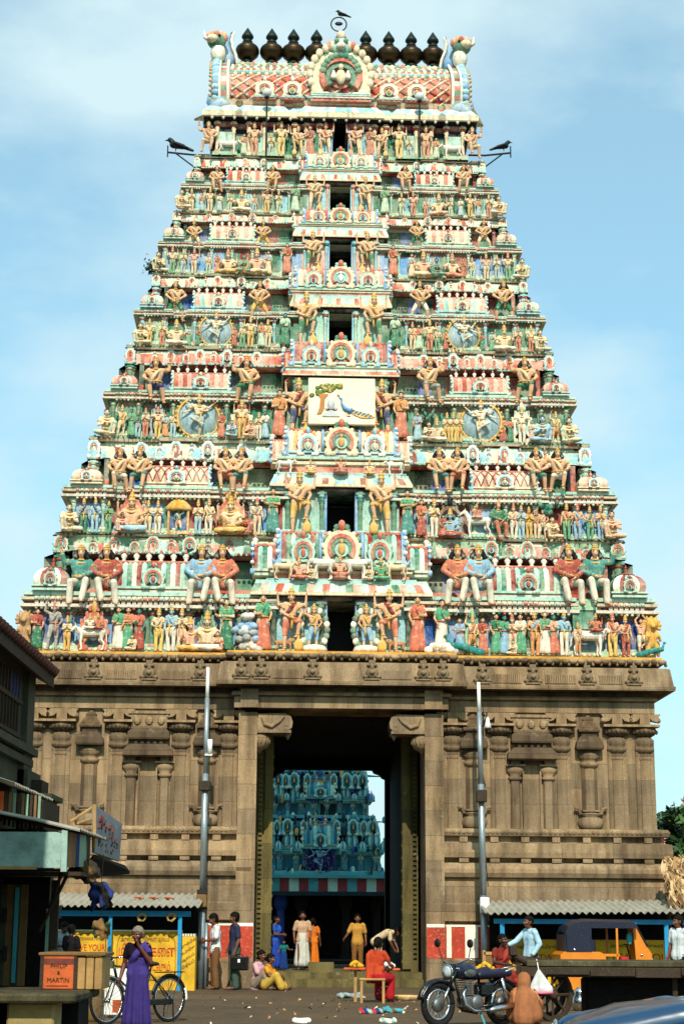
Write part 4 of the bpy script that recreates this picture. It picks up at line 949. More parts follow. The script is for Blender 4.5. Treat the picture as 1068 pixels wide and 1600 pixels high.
# ---------------- the great barrel roof
roof_z = ST[6]['r0']; RC = 6.0; RD = 6.0-F[6]-.1
def great_roof():
    zt_ = tz(107, RC); L = xw(172, 120, F[6]+.5)*2; hr = zt_-roof_z
    m = MB(); KEEL = [(-1, 0), (-1.06, .1), (-1.07, .22), (-1.0, .36), (-.84, .51), (-.62, .66), (-.4, .8), (-.2, .91)]; KEEL = KEEL+[(0, 1)]+[(-a, b) for a, b in KEEL[::-1]]; sec = [(a*RD, b*hr) for a, b in KEEL]
    m.mat('pink').smooth(); x0, x1 = -L/2, L/2; nx = 24
    ylo = .12
    for k in range(16):
        zmid = (sec[k][1]+sec[k+1][1])/2/hr
        m.mat('red' if zmid < .1 else ('coral' if zmid < .72 else ('mint' if zmid < .86 else 'pink')))
        for q in range(nx):
            xa, xb = x0+L*q/nx, x0+L*(q+1)/nx
            m.add([(xa, RC+sec[k][0], roof_z+sec[k][1]), (xb, RC+sec[k][0], roof_z+sec[k][1]), (xb, RC+sec[k+1][0], roof_z+sec[k+1][1]), (xa, RC+sec[k+1][0], roof_z+sec[k+1][1])], [(0, 1, 2, 3)])
    m.smooth(False); m.mat('mint'); m.box(x0, x1, RC-RD, RC+RD, roof_z-.02, roof_z+.06)
    roof = m.build('great_roof', tower)
    def on(t):
        """point of the barrel section at fraction t of the way up the front"""
        u = t*8; k = min(int(u), 7); f = u-k
        return (RC+sec[k][0]+(sec[k+1][0]-sec[k][0])*f, roof_z+sec[k][1]+(sec[k+1][1]-sec[k][1])*f)
    m = MB()
    n = 15
    for q in range(-10, n+10):
        for s in (-1, 1):
            pts = []
            for k in range(0, 13):
                t = .02+.42*k/12; x = x0+L*(q/n)+s*k*.11
                if x0+.05 <= x <= x1-.05: y, z = on(t); pts.append((x, y-.015, z))
            if len(pts) > 2: m.mat('cream' if s > 0 else 'red'); m.tube(pts, .036, 5)
    m.smooth()
    for q in range(n*2):
        for k in range(1, 6, 2):
            y, z = on(.06+.07*k); m.mat('aqua' if (q+k) % 2 else 'ochre'); m.ball((x0+L*(q+.5)/(2*n), y-.02, z), (.05, .04, .05), 6, 4)
    m.build('roof_lattice', roof)
    m = MB()
    for t, a, b, w_ in ((.47, 'cream', 'green', .12), (.53, 'mint', 'aqua', .12), (.60, 'coral', 'cream', .1), (.66, 'green', 'white', .12), (.73, 'coral', 'mint', .12), (.80, 'green', 'cream', .1)):
        y, z = on(t); k = 0; x = x0
        while x < x1:
            m.mat(a if k % 2 else b); m.smooth(); m.ball((x+w_/2, y, z), (w_*.62, .05, .07), 8, 4); x += w_; k += 1
    m.build('roof_border', roof)
    # ridge with the bronze finials
    paint('bronze', (58, 44, 26), 0.38, 0.4, 3.0, 0.5, 0.85, dirt=(30, 26, 20)); paint('bronze_patina', (30, 40, 34), 0.5, 0.4, 3.0, 0.4, 0.6, dirt=(20, 30, 30))
    m = MB(); m.mat('cream'); m.box(x0, x1, RC-.22, RC+.22, roof_z+hr*.86, zt_+.02); m.smooth()
    k = 0; x = x0
    while x < x1: m.mat(['coral', 'mint', 'cream', 'green'][k % 4]); m.ball((x, RC-.3, zt_-.12), (.1, .1, .12), 8, 5); x += .17; k += 1
    m.build('ridge', roof)
    def kal():
        m = MB().mat('bronze_patina').smooth(); h = 1.16
        m.lathe([(.2, -.08), (.2, .03), (.24, .06), (.15, .1), (.13, .16)], 16)
        m.mat('bronze'); m.lathe([(.13, .15), (.24, .2), (.36, .3), (.39, .38), (.385, .44), (.39, .46), (.35, .54), (.22, .64), (.13, .67)], 20)
        m.mat('bronze_patina'); m.lathe([(.13, .66), (.17, .69), (.17, .72), (.11, .75), (.1, .78), (.16, .81), (.2, .86), (.19, .9), (.12, 1.0), (.05, 1.1), (.01, h)], 16)
        return m.mesh('roof_finial')
    km = kal(); kx = [386, 424, 458, 494, 532, 571, 607, 642, 676]
    for p in kx:
        x = tl(p, 100, RC).x; z = zt_+.02
        put('roof_finial', km, roof, (x, RC, z+.02), None, (.98, .98, 1.14))
    # gable end: rim band, scalloped blue back, crest and beast head
    for sg in (-1, 1):
        m = MB(); n = 32; kl = [(a*RD*1.06, b*hr*1.1) for a, b in KEEL]; big = [(kl[int(k*.5)][0]+(kl[min(16, int(k*.5)+1)][0]-kl[int(k*.5)][0])*(k*.5 % 1), kl[int(k*.5)][1]+(kl[min(16, int(k*.5)+1)][1]-kl[int(k*.5)][1])*(k*.5 % 1)) for k in range(33)]
        def P3(k, out, rad): 
            y, z = big[k]; up = max(0, z/(hr*1.12)); xx = L/2+.0+.10*up**1.5
            return (sg*(xx+out), RC+y*rad, roof_z-.12+z*(rad*.5+.5))
        # rim band
        m.smooth(False)
        for k in range(n):
            m.mat(['coral', 'mint', 'red', 'green'][k % 4])
            q = [P3(k, 0, 1.0), P3(k, .26, 1.0), P3(k+1, .26, 1.0), P3(k+1, 0, 1.0), P3(k, 0, .9), P3(k, .26, .9), P3(k+1, .26, .9), P3(k+1, 0, .9)]
            m.add(q, [(0, 1, 2, 3), (4, 7, 6, 5), (0, 4, 5, 1), (1, 5, 6, 2), (2, 6, 7, 3), (3, 7, 4, 0)])
        m.smooth(); m.mat('white')
        for o_ in (0.0, .26): m.tube([P3(k, o_, 1.03) for k in range(n+1)], .05, 6)
        m.mat('blue')
        for k in range(1, n//2):
            m.mat('blue' if k % 2 else 'aqua'); m.tube([P3(k-1, .34, 1.0), Vector(P3(k-1, .37, 1.0)).lerp(P3(k, .37, 1.0), .5), P3(k, .34, 1.0)], [.12, .16, .13], 10)
        m.mat('blue'); m.tube([P3(0, .0, 1.02), P3(0, .25, 1.06), (sg*(L/2+.42), RC-RD*1.1, roof_z-.2), (sg*(L/2+.54), RC-RD*1.1, roof_z-.02), (sg*(L/2+.58), RC-RD*1.08, roof_z+.25)], [.18, .22, .18, .12, .04], 8)
        for k in range(1, n//2, 1):
            p = P3(k, .53, 1.0); m.mat('ochre'); m.ball(p, (.06, .06, .06), 6, 4)
        m.build('gable_end', roof)
        # crest: tall curved leaf and the beast's head
        zr = roof_z+hr*1.1; xr = L/2+.16
        m = MB().mat('blue').smooth()
        m.loft([[(sg*(xr-.1+a), RC-.9+dy, zr-.5+z) for a, dy in ((-w_, 0), (0, -.12), (w_, 0), (0, .12))] for z, a, w_ in ()]) if False else None
        lf = [(0, -.3, .34), (-.06, .1, .34), (-.12, .4, .28), (-.08, .62, .2), (.05, .82, .1), (.14, .9, .02)]
        m.loft([[(sg*(xr-.05-a)-w_, RC-.6, zr-.35+z), (sg*(xr-.05-a), RC-.75, zr-.35+z), (sg*(xr-.05-a)+w_, RC-.6, zr-.35+z), (sg*(xr-.05-a), RC-.45, zr-.35+z)] for a, z, w_ in lf])
        m.mat('white'); m.tube([(sg*(xr-.05-a-w_*.9), RC-.68, zr-.35+z) for a, z, w_ in lf], .05, 6)
        hx, hz = sg*(xr+.3), zr-.02
        m.mat('white'); m.ball((hx-sg*.05, RC-1.0, hz-.35), (.24, .25, .34), 10, 6)
        m.mat('green'); m.ball((hx, RC-1.05, hz), (.3, .3, .2), 10, 6); m.mat('cream'); m.ball((hx+sg*.12, RC-1.25, hz+.02), (.2, .18, .14), 8, 5)
        m.mat('coral')
        for q in range(7):
            a = PI*q/6; m.mat(['coral', 'ochre', 'pink'][q % 3]); m.ball((hx+.28*math.cos(a), RC-1.05, hz+.16+.14*math.sin(a)), (.08, .08, .14), 6, 4)
        m.mat('navy')
        for q in (-.1, .14): m.ball((hx+sg*q, RC-1.32, hz+.1), (.05, .04, .05), 6, 4)
        m.mat('white'); m.tube([(hx+sg*.2, RC-1.2, hz-.02), (hx+sg*.36, RC-1.25, hz+.06), (hx+sg*.38, RC-1.22, hz+.3)], [.08, .06, .02], 6)
        m.build('gable_crest', roof)
    # projecting roof pavilions with small arches
    def pavil(x, w_, ytop, big=False):
        s = .5; m = MB(); y0 = F[6]-.25; z1 = tz(ytop, y0); h = z1-roof_z
        n = 3
        for k, (ww, za, zb_, mt) in enumerate(((1.0, -.3, .1, 'coral'), (1.1, .1, .28, 'aqua'), (.96, .28, .4, 'cream'), (.9, .4, .55, 'coral'), (.98, .55, .75, 'mint'), (.86, .75, .86, 'cream'), (.92, .86, 1.0, 'aqua'))):
            m.mat(mt); m.box(x-w_*ww/2, x+w_*ww/2, y0-.2*ww, y0+1.2, roof_z+h*za, roof_z+h*zb_)
        m.mat('white')
        for k in range(int(w_/.16)): m.box(x-w_*.45+k*.16, x-w_*.45+k*.16+.07, y0-.24, y0-.1, roof_z+h*.12, roof_z+h*.26)
        m.build('roof_pavilion', roof); return z1
    k1_ = kudu_mesh(['cream', 'white', 'coral', 'mint', 'ochre'])
    for sg in (-1, 1):
        for p in (118, 75):
            x = sg*xw(p, 160, F[6]); z1 = pavil(x, xw(17, 160, F[6])*2, 155); put('horseshoe_arch', k1_, roof, (x, F[6]-.3, z1-.02), None, (.62, .5, .62))
    z1 = pavil(0, xw(47, 160, F[6])*2, 150)
    # great central horseshoe arch
    bk = kudu_mesh(['cream', 'coral', 'green', 'coral', 'cream'], 25)
    put('horseshoe_arch', bk, roof, (0, F[6]-.12, z1-.12), None, (xw(47, 120, F[6])*2, 1.6, tz(70, F[6]-.1)-z1))
    m = MB().mat('cream').smooth(); zc_ = z1+(tz(70, F[6]-.1)-z1)*.36
    wv = xw(47, 120, F[6])*2
    for q in range(17):
        a = R(-30+240*q/16); m.ball((wv*.5*math.cos(a), F[6]-.2, zc_+.08+1.0*math.sin(a)), (.12, .1, .16), 8, 5)
    m.mat('green')
    for q in range(11):
        a = R(10+160*q/10); m.ball((.55*math.cos(a), F[6]-.3, zc_+.05+.62*math.sin(a)), (.12, .1, .12), 8, 5)
    zt2 = tz(72, F[6]); m.mat('mint'); m.ball((0, F[6]-.2, zt2-.15), (.3, .2, .3), 10, 6); m.mat('white'); m.ball((0, F[6]-.4, zt2-.22), (.16, .16, .12), 8, 5)
    m.mat('green')
    for s in (-1, 1): m.ball((s*.14, F[6]-.38, zt2-.02), (.08, .08, .08), 8, 5)
    m.mat('coral')
    for s in (-1, 1): m.ball((s*.36, F[6]-.2, zt2-.12), (.12, .1, .18), 8, 5)
    m.mat('cream'); m.ball((0, F[6]-.25, zt2+.22), (.14, .12, .16), 8, 5)
    m.build('beast_face', roof)
    m = MB().mat('white').smooth()
    for s in (-.22, 0, .22): m.lathe([(.1, 0), (.1, .1), (.03, .3)], 8, (s, F[6]-.25, zc_-.1))
    m.build('shrine_emblem', roof)
great_roof()
# ------------------------------------------------------------------ painted stucco figures standing on the ledges
FC = dict(flesh=(218, 166, 128), cream=(224, 198, 160), white=(228, 220, 202), blue=(122, 172, 206), green=(60, 150, 110), deepgreen=(20, 104, 74), pink=(226, 164, 142), grey=(150, 156, 152), red=(160, 58, 48), coral=(198, 100, 76), orange=(206, 130, 72), ochre=(216, 164, 76), yellow=(226, 190, 90), teal=(46, 128, 122), sky=(140, 190, 214), maroon=(120, 36, 40), black=(18, 16, 16), gold=(208, 160, 70), tan=(184, 140, 96), mint=(170, 212, 188), navy=(30, 44, 96))
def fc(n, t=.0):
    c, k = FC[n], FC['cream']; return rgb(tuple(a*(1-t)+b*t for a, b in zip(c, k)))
ORD = ['first', 'second', 'third', 'fourth', 'fifth', 'sixth', 'seventh', 'eighth', 'ninth', 'tenth', 'eleventh', 'twelfth', 'thirteenth', 'fourteenth', 'fifteenth', 'sixteenth', 'seventeenth', 'eighteenth', 'nineteenth', 'twentieth', 'twenty first', 'twenty second', 'twenty third', 'twenty fourth', 'twenty fifth', 'twenty sixth']
STN = ['lowest', 'second', 'third', 'fourth', 'fifth', 'sixth', 'topmost']
GAR = dict(pray='dhoti', stand='dhoti', arm_up='loincloth', yogi='loincloth', woman='sari', woman_offer='sari', deity='dhoti', lotus='dhoti', kneel='loincloth', guardian='loincloth', sitter='loincloth', sitter_hands_down='loincloth', robed_sitter='dhoti', robed_sitter_arm_up='dhoti', strider='loincloth', dancer='loincloth')
WORD = dict(pray='standing figure with joined hands', stand='standing figure', arm_up='figure with one raised arm', yogi='figure on one leg', woman='standing woman', woman_offer='woman with held out hands', deity='standing four armed figure', lotus='cross legged four armed figure', kneel='kneeling figure', guardian='four armed guardian', dancer='dancer in a ring')
def figure(key, loc, h, skin, cloth, top='cream', trim='gold', label='', group='', mirror=False, yaw=0.0, parent=None, hair='black', squash=.85, pale=.18):
    b, kids, z0, z1 = POSE[key]; s = h/(z1-z0)
    if 'sitter' in key or key in ('lotus', 'kneel', 'strider'): pass
    o = put('statue', b, None); o.color = fc(skin, pale)
    M = TM @ Matrix.Translation(Vector(loc)-Vector((0, 0, z0*s)))
    o.matrix_world = M; o.rotation_euler.z += yaw; o.scale = (-s if mirror else s, s*squash, s)
    tag(o, label, 'statue', group)
    for n, me, r in kids:
        c = put(n, me, o)
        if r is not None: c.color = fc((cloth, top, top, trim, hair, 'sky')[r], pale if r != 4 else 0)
    return o
def animal(kind, loc, L, col, label, group, mirror=False, yaw=0.0):
    o = put(kind+'_statue', BEAST[kind], None); o.color = fc(col); o.matrix_world = TM @ Matrix.Translation(loc)
    s = L/1.5; o.rotation_euler.z += yaw; o.scale = (-s if mirror else s, s, s)
    return tag(o, label, 'animal statue', group)
def foot(i, px, out=.0):
    """point on the ledge of storey i under this place of the photograph"""
    st = ST[i]; y = st['F']-(.22*st['s']+out)-st['pr']
    return Vector((tl(px, FL[i]-8, y).x, y, st['z0'])), y
def hpx(i, px, hp, y): return tl(px, FL[i]-hp, y).z-tl(px, FL[i], y).z
# (place across the photograph, pose, height in photo pixels, skin, garment, blouse or sash)
ROW = {}
ROW[0] = [(57, 'woman', 62, 'flesh', 'deepgreen', 'red'), (83, 'arm_up', 74, 'grey', 'grey', 'grey'), (104, 'pray', 52, 'cream', 'ochre', 'cream'), (184, 'woman', 66, 'flesh', 'white', 'green'), (199, 'woman_offer', 66, 'flesh', 'green', 'coral'), (216, 'woman', 64, 'teal', 'red', 'coral'), (207, 'kneel', 24, 'cream', 'white', 'white'),
          (247, 'stand', 66, 'cream', 'yellow', 'cream'), (267, 'stand', 70, 'sky', 'white', 'sky'), (283, 'pray', 66, 'cream', 'cream', 'cream'), (297, 'lotus', 52, 'pink', 'ochre', 'coral'), (323, 'lotus', 62, 'cream', 'white', 'red'), (353, 'woman_offer', 80, 'cream', 'deepgreen', 'green'), (340, 'kneel', 30, 'pink', 'coral', 'pink'),
          (690, 'woman', 82, 'flesh', 'white', 'green'), (718, 'woman_offer', 55, 'flesh', 'blue', 'blue'), (738, 'arm_up', 60, 'cream', 'orange', 'coral'), (754, 'woman', 56, 'flesh', 'coral', 'red'), (775, 'woman', 62, 'flesh', 'green', 'deepgreen'), (788, 'woman', 60, 'teal', 'blue', 'green'), (800, 'pray', 62, 'cream', 'cream', 'cream'), (813, 'woman_offer', 62, 'flesh', 'green', 'white'), (800, 'kneel', 22, 'cream', 'white', 'cream'),
          (835, 'stand', 68, 'flesh', 'orange', 'blue'), (851, 'woman_offer', 66, 'cream', 'white', 'green'), (865, 'woman', 62, 'teal', 'coral', 'pink'), (881, 'stand', 68, 'sky', 'white', 'sky'), (957, 'stand', 66, 'flesh', 'yellow', 'coral'), (977, 'stand', 62, 'flesh', 'red', 'red'), (1002, 'yogi', 66, 'pink', 'white', 'white')]
ROW[1] = [(107, 'kneel', 44, 'cream', 'white', 'cream'), (130, 'stand', 52, 'grey', 'deepgreen', 'navy'), (148, 'stand', 52, 'sky', 'sky', 'navy'), (169, 'pray', 48, 'green', 'green', 'green'), (205, 'lotus', 62, 'flesh', 'sky', 'red'), (191, 'kneel', 30, 'pink', 'cream', 'red'), (231, 'pray', 50, 'cream', 'cream', 'cream'), (246, 'pray', 50, 'cream', 'white', 'cream'), (278, 'arm_up', 40, 'teal', 'cream', 'cream'), (309, 'pray', 52, 'cream', 'sky', 'white'), (326, 'stand', 54, 'cream', 'white', 'cream'),
          (360, 'lotus', 58, 'cream', 'ochre', 'coral'), (384, 'kneel', 34, 'red', 'pink', 'coral'), (401, 'stand', 56, 'cream', 'cream', 'grey'), (658, 'woman', 56, 'flesh', 'red', 'coral'), (678, 'pray', 58, 'cream', 'white', 'cream'), (703, 'lotus', 44, 'blue', 'red', 'maroon'), (692, 'woman', 34, 'flesh', 'coral', 'red'), (716, 'woman', 36, 'flesh', 'blue', 'sky'), (778, 'robed_sitter', 56, 'flesh', 'coral', 'deepgreen'),
          (802, 'stand', 52, 'cream', 'white', 'cream'), (814, 'pray', 50, 'sky', 'sky', 'sky'), (826, 'pray', 48, 'ochre', 'ochre', 'tan'), (838, 'stand', 44, 'tan', 'cream', 'tan'), (848, 'arm_up', 48, 'pink', 'white', 'cream'), (862, 'kneel', 34, 'cream', 'cream', 'pink'), (885, 'stand', 54, 'flesh', 'green', 'coral'), (902, 'stand', 54, 'flesh', 'blue', 'sky'), (921, 'stand', 50, 'flesh', 'green', 'deepgreen'), (938, 'pray', 52, 'flesh', 'blue', 'coral'), (955, 'kneel', 44, 'pink', 'cream', 'coral')]
ROW[2] = [(166, 'kneel', 42, 'cream', 'mint', 'sky'), (190, 'arm_up', 48, 'cream', 'cream', 'ochre'), (205, 'woman', 42, 'teal', 'green', 'green'), (215, 'stand', 40, 'teal', 'sky', 'deepgreen'), (227, 'pray', 44, 'cream', 'coral', 'ochre'), (246, 'deity', 46, 'cream', 'yellow', 'grey'), (258, 'woman', 36, 'flesh', 'orange', 'sky'), (270, 'stand', 42, 'cream', 'sky', 'cream'), (310, 'dancer', 66, 'cream', 'sky', 'cream'), (346, 'woman', 40, 'flesh', 'coral', 'red'),
          (377, 'deity', 58, 'cream', 'ochre', 'pink'), (362, 'kneel', 26, 'sky', 'teal', 'coral'), (392, 'kneel', 26, 'pink', 'cream', 'red'), (404, 'pray', 40, 'cream', 'white', 'cream'), (414, 'woman', 42, 'teal', 'sky', 'white'), (652, 'woman', 44, 'flesh', 'sky', 'blue'), (682, 'lotus', 36, 'cream', 'white', 'coral'), (669, 'kneel', 28, 'cream', 'white', 'cream'), (698, 'pray', 44, 'cream', 'ochre', 'cream'), (708, 'pray', 44, 'cream', 'yellow', 'ochre'), (717, 'pray', 44, 'cream', 'ochre', 'ochre'),
          (751, 'dancer', 64, 'white', 'white', 'white'), (785, 'woman', 40, 'flesh', 'red', 'coral'), (797, 'woman', 38, 'teal', 'deepgreen', 'coral'), (815, 'deity', 54, 'white', 'white', 'pink'), (830, 'woman', 34, 'sky', 'pink', 'cream'), (847, 'kneel', 42, 'sky', 'blue', 'sky'), (868, 'arm_up', 48, 'cream', 'orange', 'ochre'), (889, 'kneel', 40, 'cream', 'mint', 'sky')]
def mirror_row(half, seed):
    out = []; r = random.Random(seed)
    for f, k, hp, a, b, c in half:
        out.append((531-f, k, hp, a, b, c))
        out.append((531+f, k, hp, a, r.choice([b, b, c]), c))
    return out
ROW[3] = mirror_row([(312, 'kneel', 34, 'cream', 'mint', 'sky'), (298, 'deity', 40, 'cream', 'ochre', 'coral'), (278, 'pray', 38, 'cream', 'coral', 'cream'), (256, 'lotus', 40, 'cream', 'white', 'coral'), (237, 'woman', 30, 'flesh', 'green', 'sky'), (194, 'dancer', 52, 'white', 'sky', 'cream'), (222, 'woman', 28, 'teal', 'deepgreen', 'red'), (165, 'woman', 30, 'flesh', 'red', 'coral'), (140, 'deity', 46, 'cream', 'ochre', 'coral'), (152, 'stand', 36, 'cream', 'green', 'cream'), (113, 'stand', 42, 'cream', 'cream', 'ochre'), (123, 'woman', 38, 'flesh', 'mint', 'coral')], 1)
ROW[4] = mirror_row([(284, 'kneel', 32, 'cream', 'mint', 'coral'), (262, 'deity', 40, 'cream', 'green', 'coral'), (245, 'pray', 36, 'cream', 'sky', 'cream'), (228, 'deity', 38, 'pink', 'cream', 'ochre'), (206, 'stand', 32, 'cream', 'mint', 'cream'), (175, 'lotus', 38, 'cream', 'ochre', 'coral'), (150, 'kneel', 28, 'teal', 'ochre', 'green'), (130, 'lotus', 40, 'pink', 'cream', 'coral'), (112, 'woman', 36, 'flesh', 'cream', 'sky'), (192, 'woman', 30, 'flesh', 'coral', 'red')], 2)
ROW[5] = mirror_row([(247, 'kneel', 30, 'cream', 'white', 'sky'), (232, 'pray', 34, 'cream', 'cream', 'coral'), (203, 'deity', 36, 'cream', 'cream', 'ochre'), (216, 'woman', 28, 'flesh', 'blue', 'coral'), (188, 'woman', 28, 'flesh', 'sky', 'white'), (154, 'lotus', 34, 'cream', 'white', 'pink'), (172, 'pray', 28, 'cream', 'mint', 'cream'), (134, 'stand', 28, 'cream', 'sky', 'coral'), (114, 'deity', 36, 'pink', 'ochre', 'coral'), (96, 'pray', 34, 'cream', 'mint', 'cream')], 3)
ROW[6] = mirror_row([(206, 'sitter', 50, 'pink', 'cream', 'coral'), (134, 'deity', 50, 'pink', 'coral', 'coral'), (92, 'deity', 52, 'cream', 'yellow', 'ochre'), (66, 'guardian', 46, 'flesh', 'ochre', 'pink'), (47, 'woman', 46, 'flesh', 'red', 'maroon'), (23, 'guardian', 52, 'pink', 'cream', 'coral'), (108, 'pray', 34, 'cream', 'sky', 'cream'), (150, 'woman', 32, 'flesh', 'mint', 'coral')], 4)
# flanking the doorways: women, guardians
CEN = {0: [(121, 'woman', 90, 'flesh', 'coral', 'green'), (76, 'guardian', 98, 'flesh', 'coral', 'maroon'), (41, 'arm_up', 74, 'flesh', 'blue', 'ochre')], 1: [(105, 'woman_offer', 72, 'flesh', 'teal', 'green'), (63, 'guardian', 98, 'flesh', 'ochre', 'cream')],
       2: [(95, 'woman', 74, 'flesh', 'coral', 'orange'), (64, 'guardian', 92, 'flesh', 'navy', 'maroon')], 3: [(86, 'woman', 52, 'teal', 'deepgreen', 'mint'), (52, 'guardian', 84, 'flesh', 'deepgreen', 'ochre')], 4: [(83, 'woman', 48, 'flesh', 'coral', 'red'), (42, 'guardian', 68, 'flesh', 'deepgreen', 'cream')], 5: [(70, 'woman', 44, 'teal', 'mint', 'green'), (39, 'guardian', 58, 'flesh', 'cream', 'mint')]}
rs = random.Random(11)
for i in range(7):
    for half in (0, 1):
        lst = sorted([r for r in ROW[i] if (r[0] < 531) == (half == 0)], key=lambda r: r[0] if half == 0 else -r[0])
        for n, (px, k, hp, a, b, c) in enumerate(lst):
            p, y = foot(i, px)
            if k == 'kneel' and hp < 31: p.y -= .12; 
            h = hpx(i, px, hp*1.06, y)
            lab = f"{a} {WORD.get(k, 'seated figure')} in {b} {GAR[k]}, {ORD[n]} from {'left' if half == 0 else 'right'}, {STN[i]} storey"
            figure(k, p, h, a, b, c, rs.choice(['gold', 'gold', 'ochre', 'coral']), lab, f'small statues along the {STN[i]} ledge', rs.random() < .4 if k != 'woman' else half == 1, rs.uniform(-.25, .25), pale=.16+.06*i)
    for (d, k, hp, a, b, c) in CEN.get(i, []):
        for sg in (-1, 1):
            st = ST[i]; px = 531+sg*d; y = st['yf']-.2*st['s'] if d < 100-i*8 else st['F']-.42*st['s']
            p = Vector((tl(px, FL[i]-8, y).x, y, st['z0']+(.02 if d < 100 else 0))); h = tl(px, FL[i]-hp*1.03, y).z-tl(px, FL[i], y).z
            cl = b
            if i == 0 and k == 'woman' and sg > 0: c = 'coral'
            lab = f"tall {a} {WORD[k]} in {cl} {GAR[k]} {'left' if sg < 0 else 'right'} of the {STN[i]} storey doorway"
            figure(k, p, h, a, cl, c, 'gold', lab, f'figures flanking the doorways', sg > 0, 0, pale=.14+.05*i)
# big seated men on the ledge above the rows
def big(i, px, ytop, ybot, key, skin, cloth, top, mirror, which):
    st = ST[i]; y = st['F']-.02*st['s']; p = tl(px, ybot, y-.2*st['s']); h = tl(px, ytop, y-.2*st['s']).z-p.z
    what = 'striding' if key == 'strider' else 'seated'
    robe = f'{top} coat' if 'robed' in key else f'{cloth} loincloth'
    figure(key, (p.x, y-.12*st['s'], p.z), h, skin, cloth, top, 'gold', f"big {what} man with black locks in {robe}, {which}, {STN[i]} storey", 'big men seated between the roof shrines', mirror, 0, squash=1.0)
pairs0 = [(124, 'robed_sitter_arm_up', 'teal', 0), (164, 'robed_sitter', 'red', 0), (313, 'robed_sitter', 'blue', 1), (346, 'robed_sitter', 'coral', 0), (715, 'robed_sitter', 'coral', 1), (748, 'robed_sitter', 'blue', 0), (890, 'robed_sitter', 'red', 0), (931, 'robed_sitter_arm_up', 'teal', 1)]
wh = ['first from left', 'second from left', 'third from left', 'fourth from left', 'fourth from right', 'third from right', 'second from right', 'first from right']
for (px, k, t, mi), w_ in zip(pairs0, wh): big(0, px, 850, 948, k, 'flesh', 'white', t, bool(mi), w_)
pairs1 = [(186, 'sitter', 'white', 0), (217, 'sitter_hands_down', 'teal', 0), (351, 'sitter_hands_down', 'coral', 1), (376, 'sitter_hands_down', 'teal', 0), (686, 'sitter_hands_down', 'teal', 1), (715, 'sitter_hands_down', 'coral', 0), (838, 'sitter_hands_down', 'teal', 1), (872, 'sitter', 'white', 1)]
for (px, k, t, mi), w_ in zip(pairs1, wh): big(1, px, 698, 772, k, 'flesh', t, 'cream', bool(mi), w_)
wh4 = ['outer left', 'inner left', 'inner right', 'outer right']
for i, xs, yt, yb, k, cl in ((2, (242, 384, 672, 820), 556, 634, 'sitter', ('navy', 'deepgreen', 'grey', 'deepgreen')), (3, (274, 404, 657, 786), 438, 503, 'strider', ('deepgreen', 'ochre', 'white', 'deepgreen')), (4, (303, 410, 652, 755), 343, 392, 'strider', ('cream', 'ochre', 'deepgreen', 'cream')), (5, (338, 426, 632, 724), 257, 303, 'sitter_hands_down', ('cream', 'ochre', 'cream', 'white'))):
    for n, px in enumerate(xs): big(i, px, yt, yb, k, 'flesh', cl[n], 'cream', n % 2 == (1 if k == 'sitter' else 0), wh4[n])
# animals and riders
def row_animal(i, px, kind, Lp, col, label, mirror, up=0, yaw=0):
    p, y = foot(i, px); L = tl(px+Lp, FL[i], y).x-tl(px, FL[i], y).x; p.z += up
    return animal(kind, p, L, col, label, 'animal statues on the ledges', mirror, yaw), p, L
o, p, L = row_animal(0, 143, 'bull', 46, 'white', 'white bull statue carrying two riders under an arch, lowest ledge at left', False)
for n, (dx, sk, cl) in enumerate(((-.05, 'white', 'white'), (.16, 'coral', 'red'))):
    figure('lotus', (p.x+dx, p.y-.1, p.z+L*.72), .42, sk, cl, 'sky', 'gold', f"{sk} rider in {cl} dhoti seated on the white bull at left", 'riders on the animal statues')
o, p, L = row_animal(0, 918, 'bull', 52, 'white', 'white bull statue carrying a green howdah, lowest ledge at right', True)
figure('lotus', (p.x+.2, p.y-.1, p.z+L*.72), .5, 'coral', 'red', 'coral', 'gold', 'coral rider in red dhoti seated on the white bull at right', 'riders on the animal statues')
figure('pray', (p.x-.28, p.y-.1, p.z+L*.1), .8, 'flesh', 'orange', 'sky', 'gold', 'flesh coloured attendant in orange dhoti in front of the howdah bull', 'riders on the animal statues')
o, p, L = row_animal(1, 747, 'horse', 42, 'white', 'white horse statue with a rider, second storey at right', False)
figure('lotus', (p.x-.05, p.y-.08, p.z+L*.72), .42, 'coral', 'pink', 'coral', 'gold', 'coral rider seated on the white horse of the second storey', 'riders on the animal statues')
row_animal(1, 362, 'lion', 36, 'tan', 'brown lion statue below a seated figure, second storey at left', False)
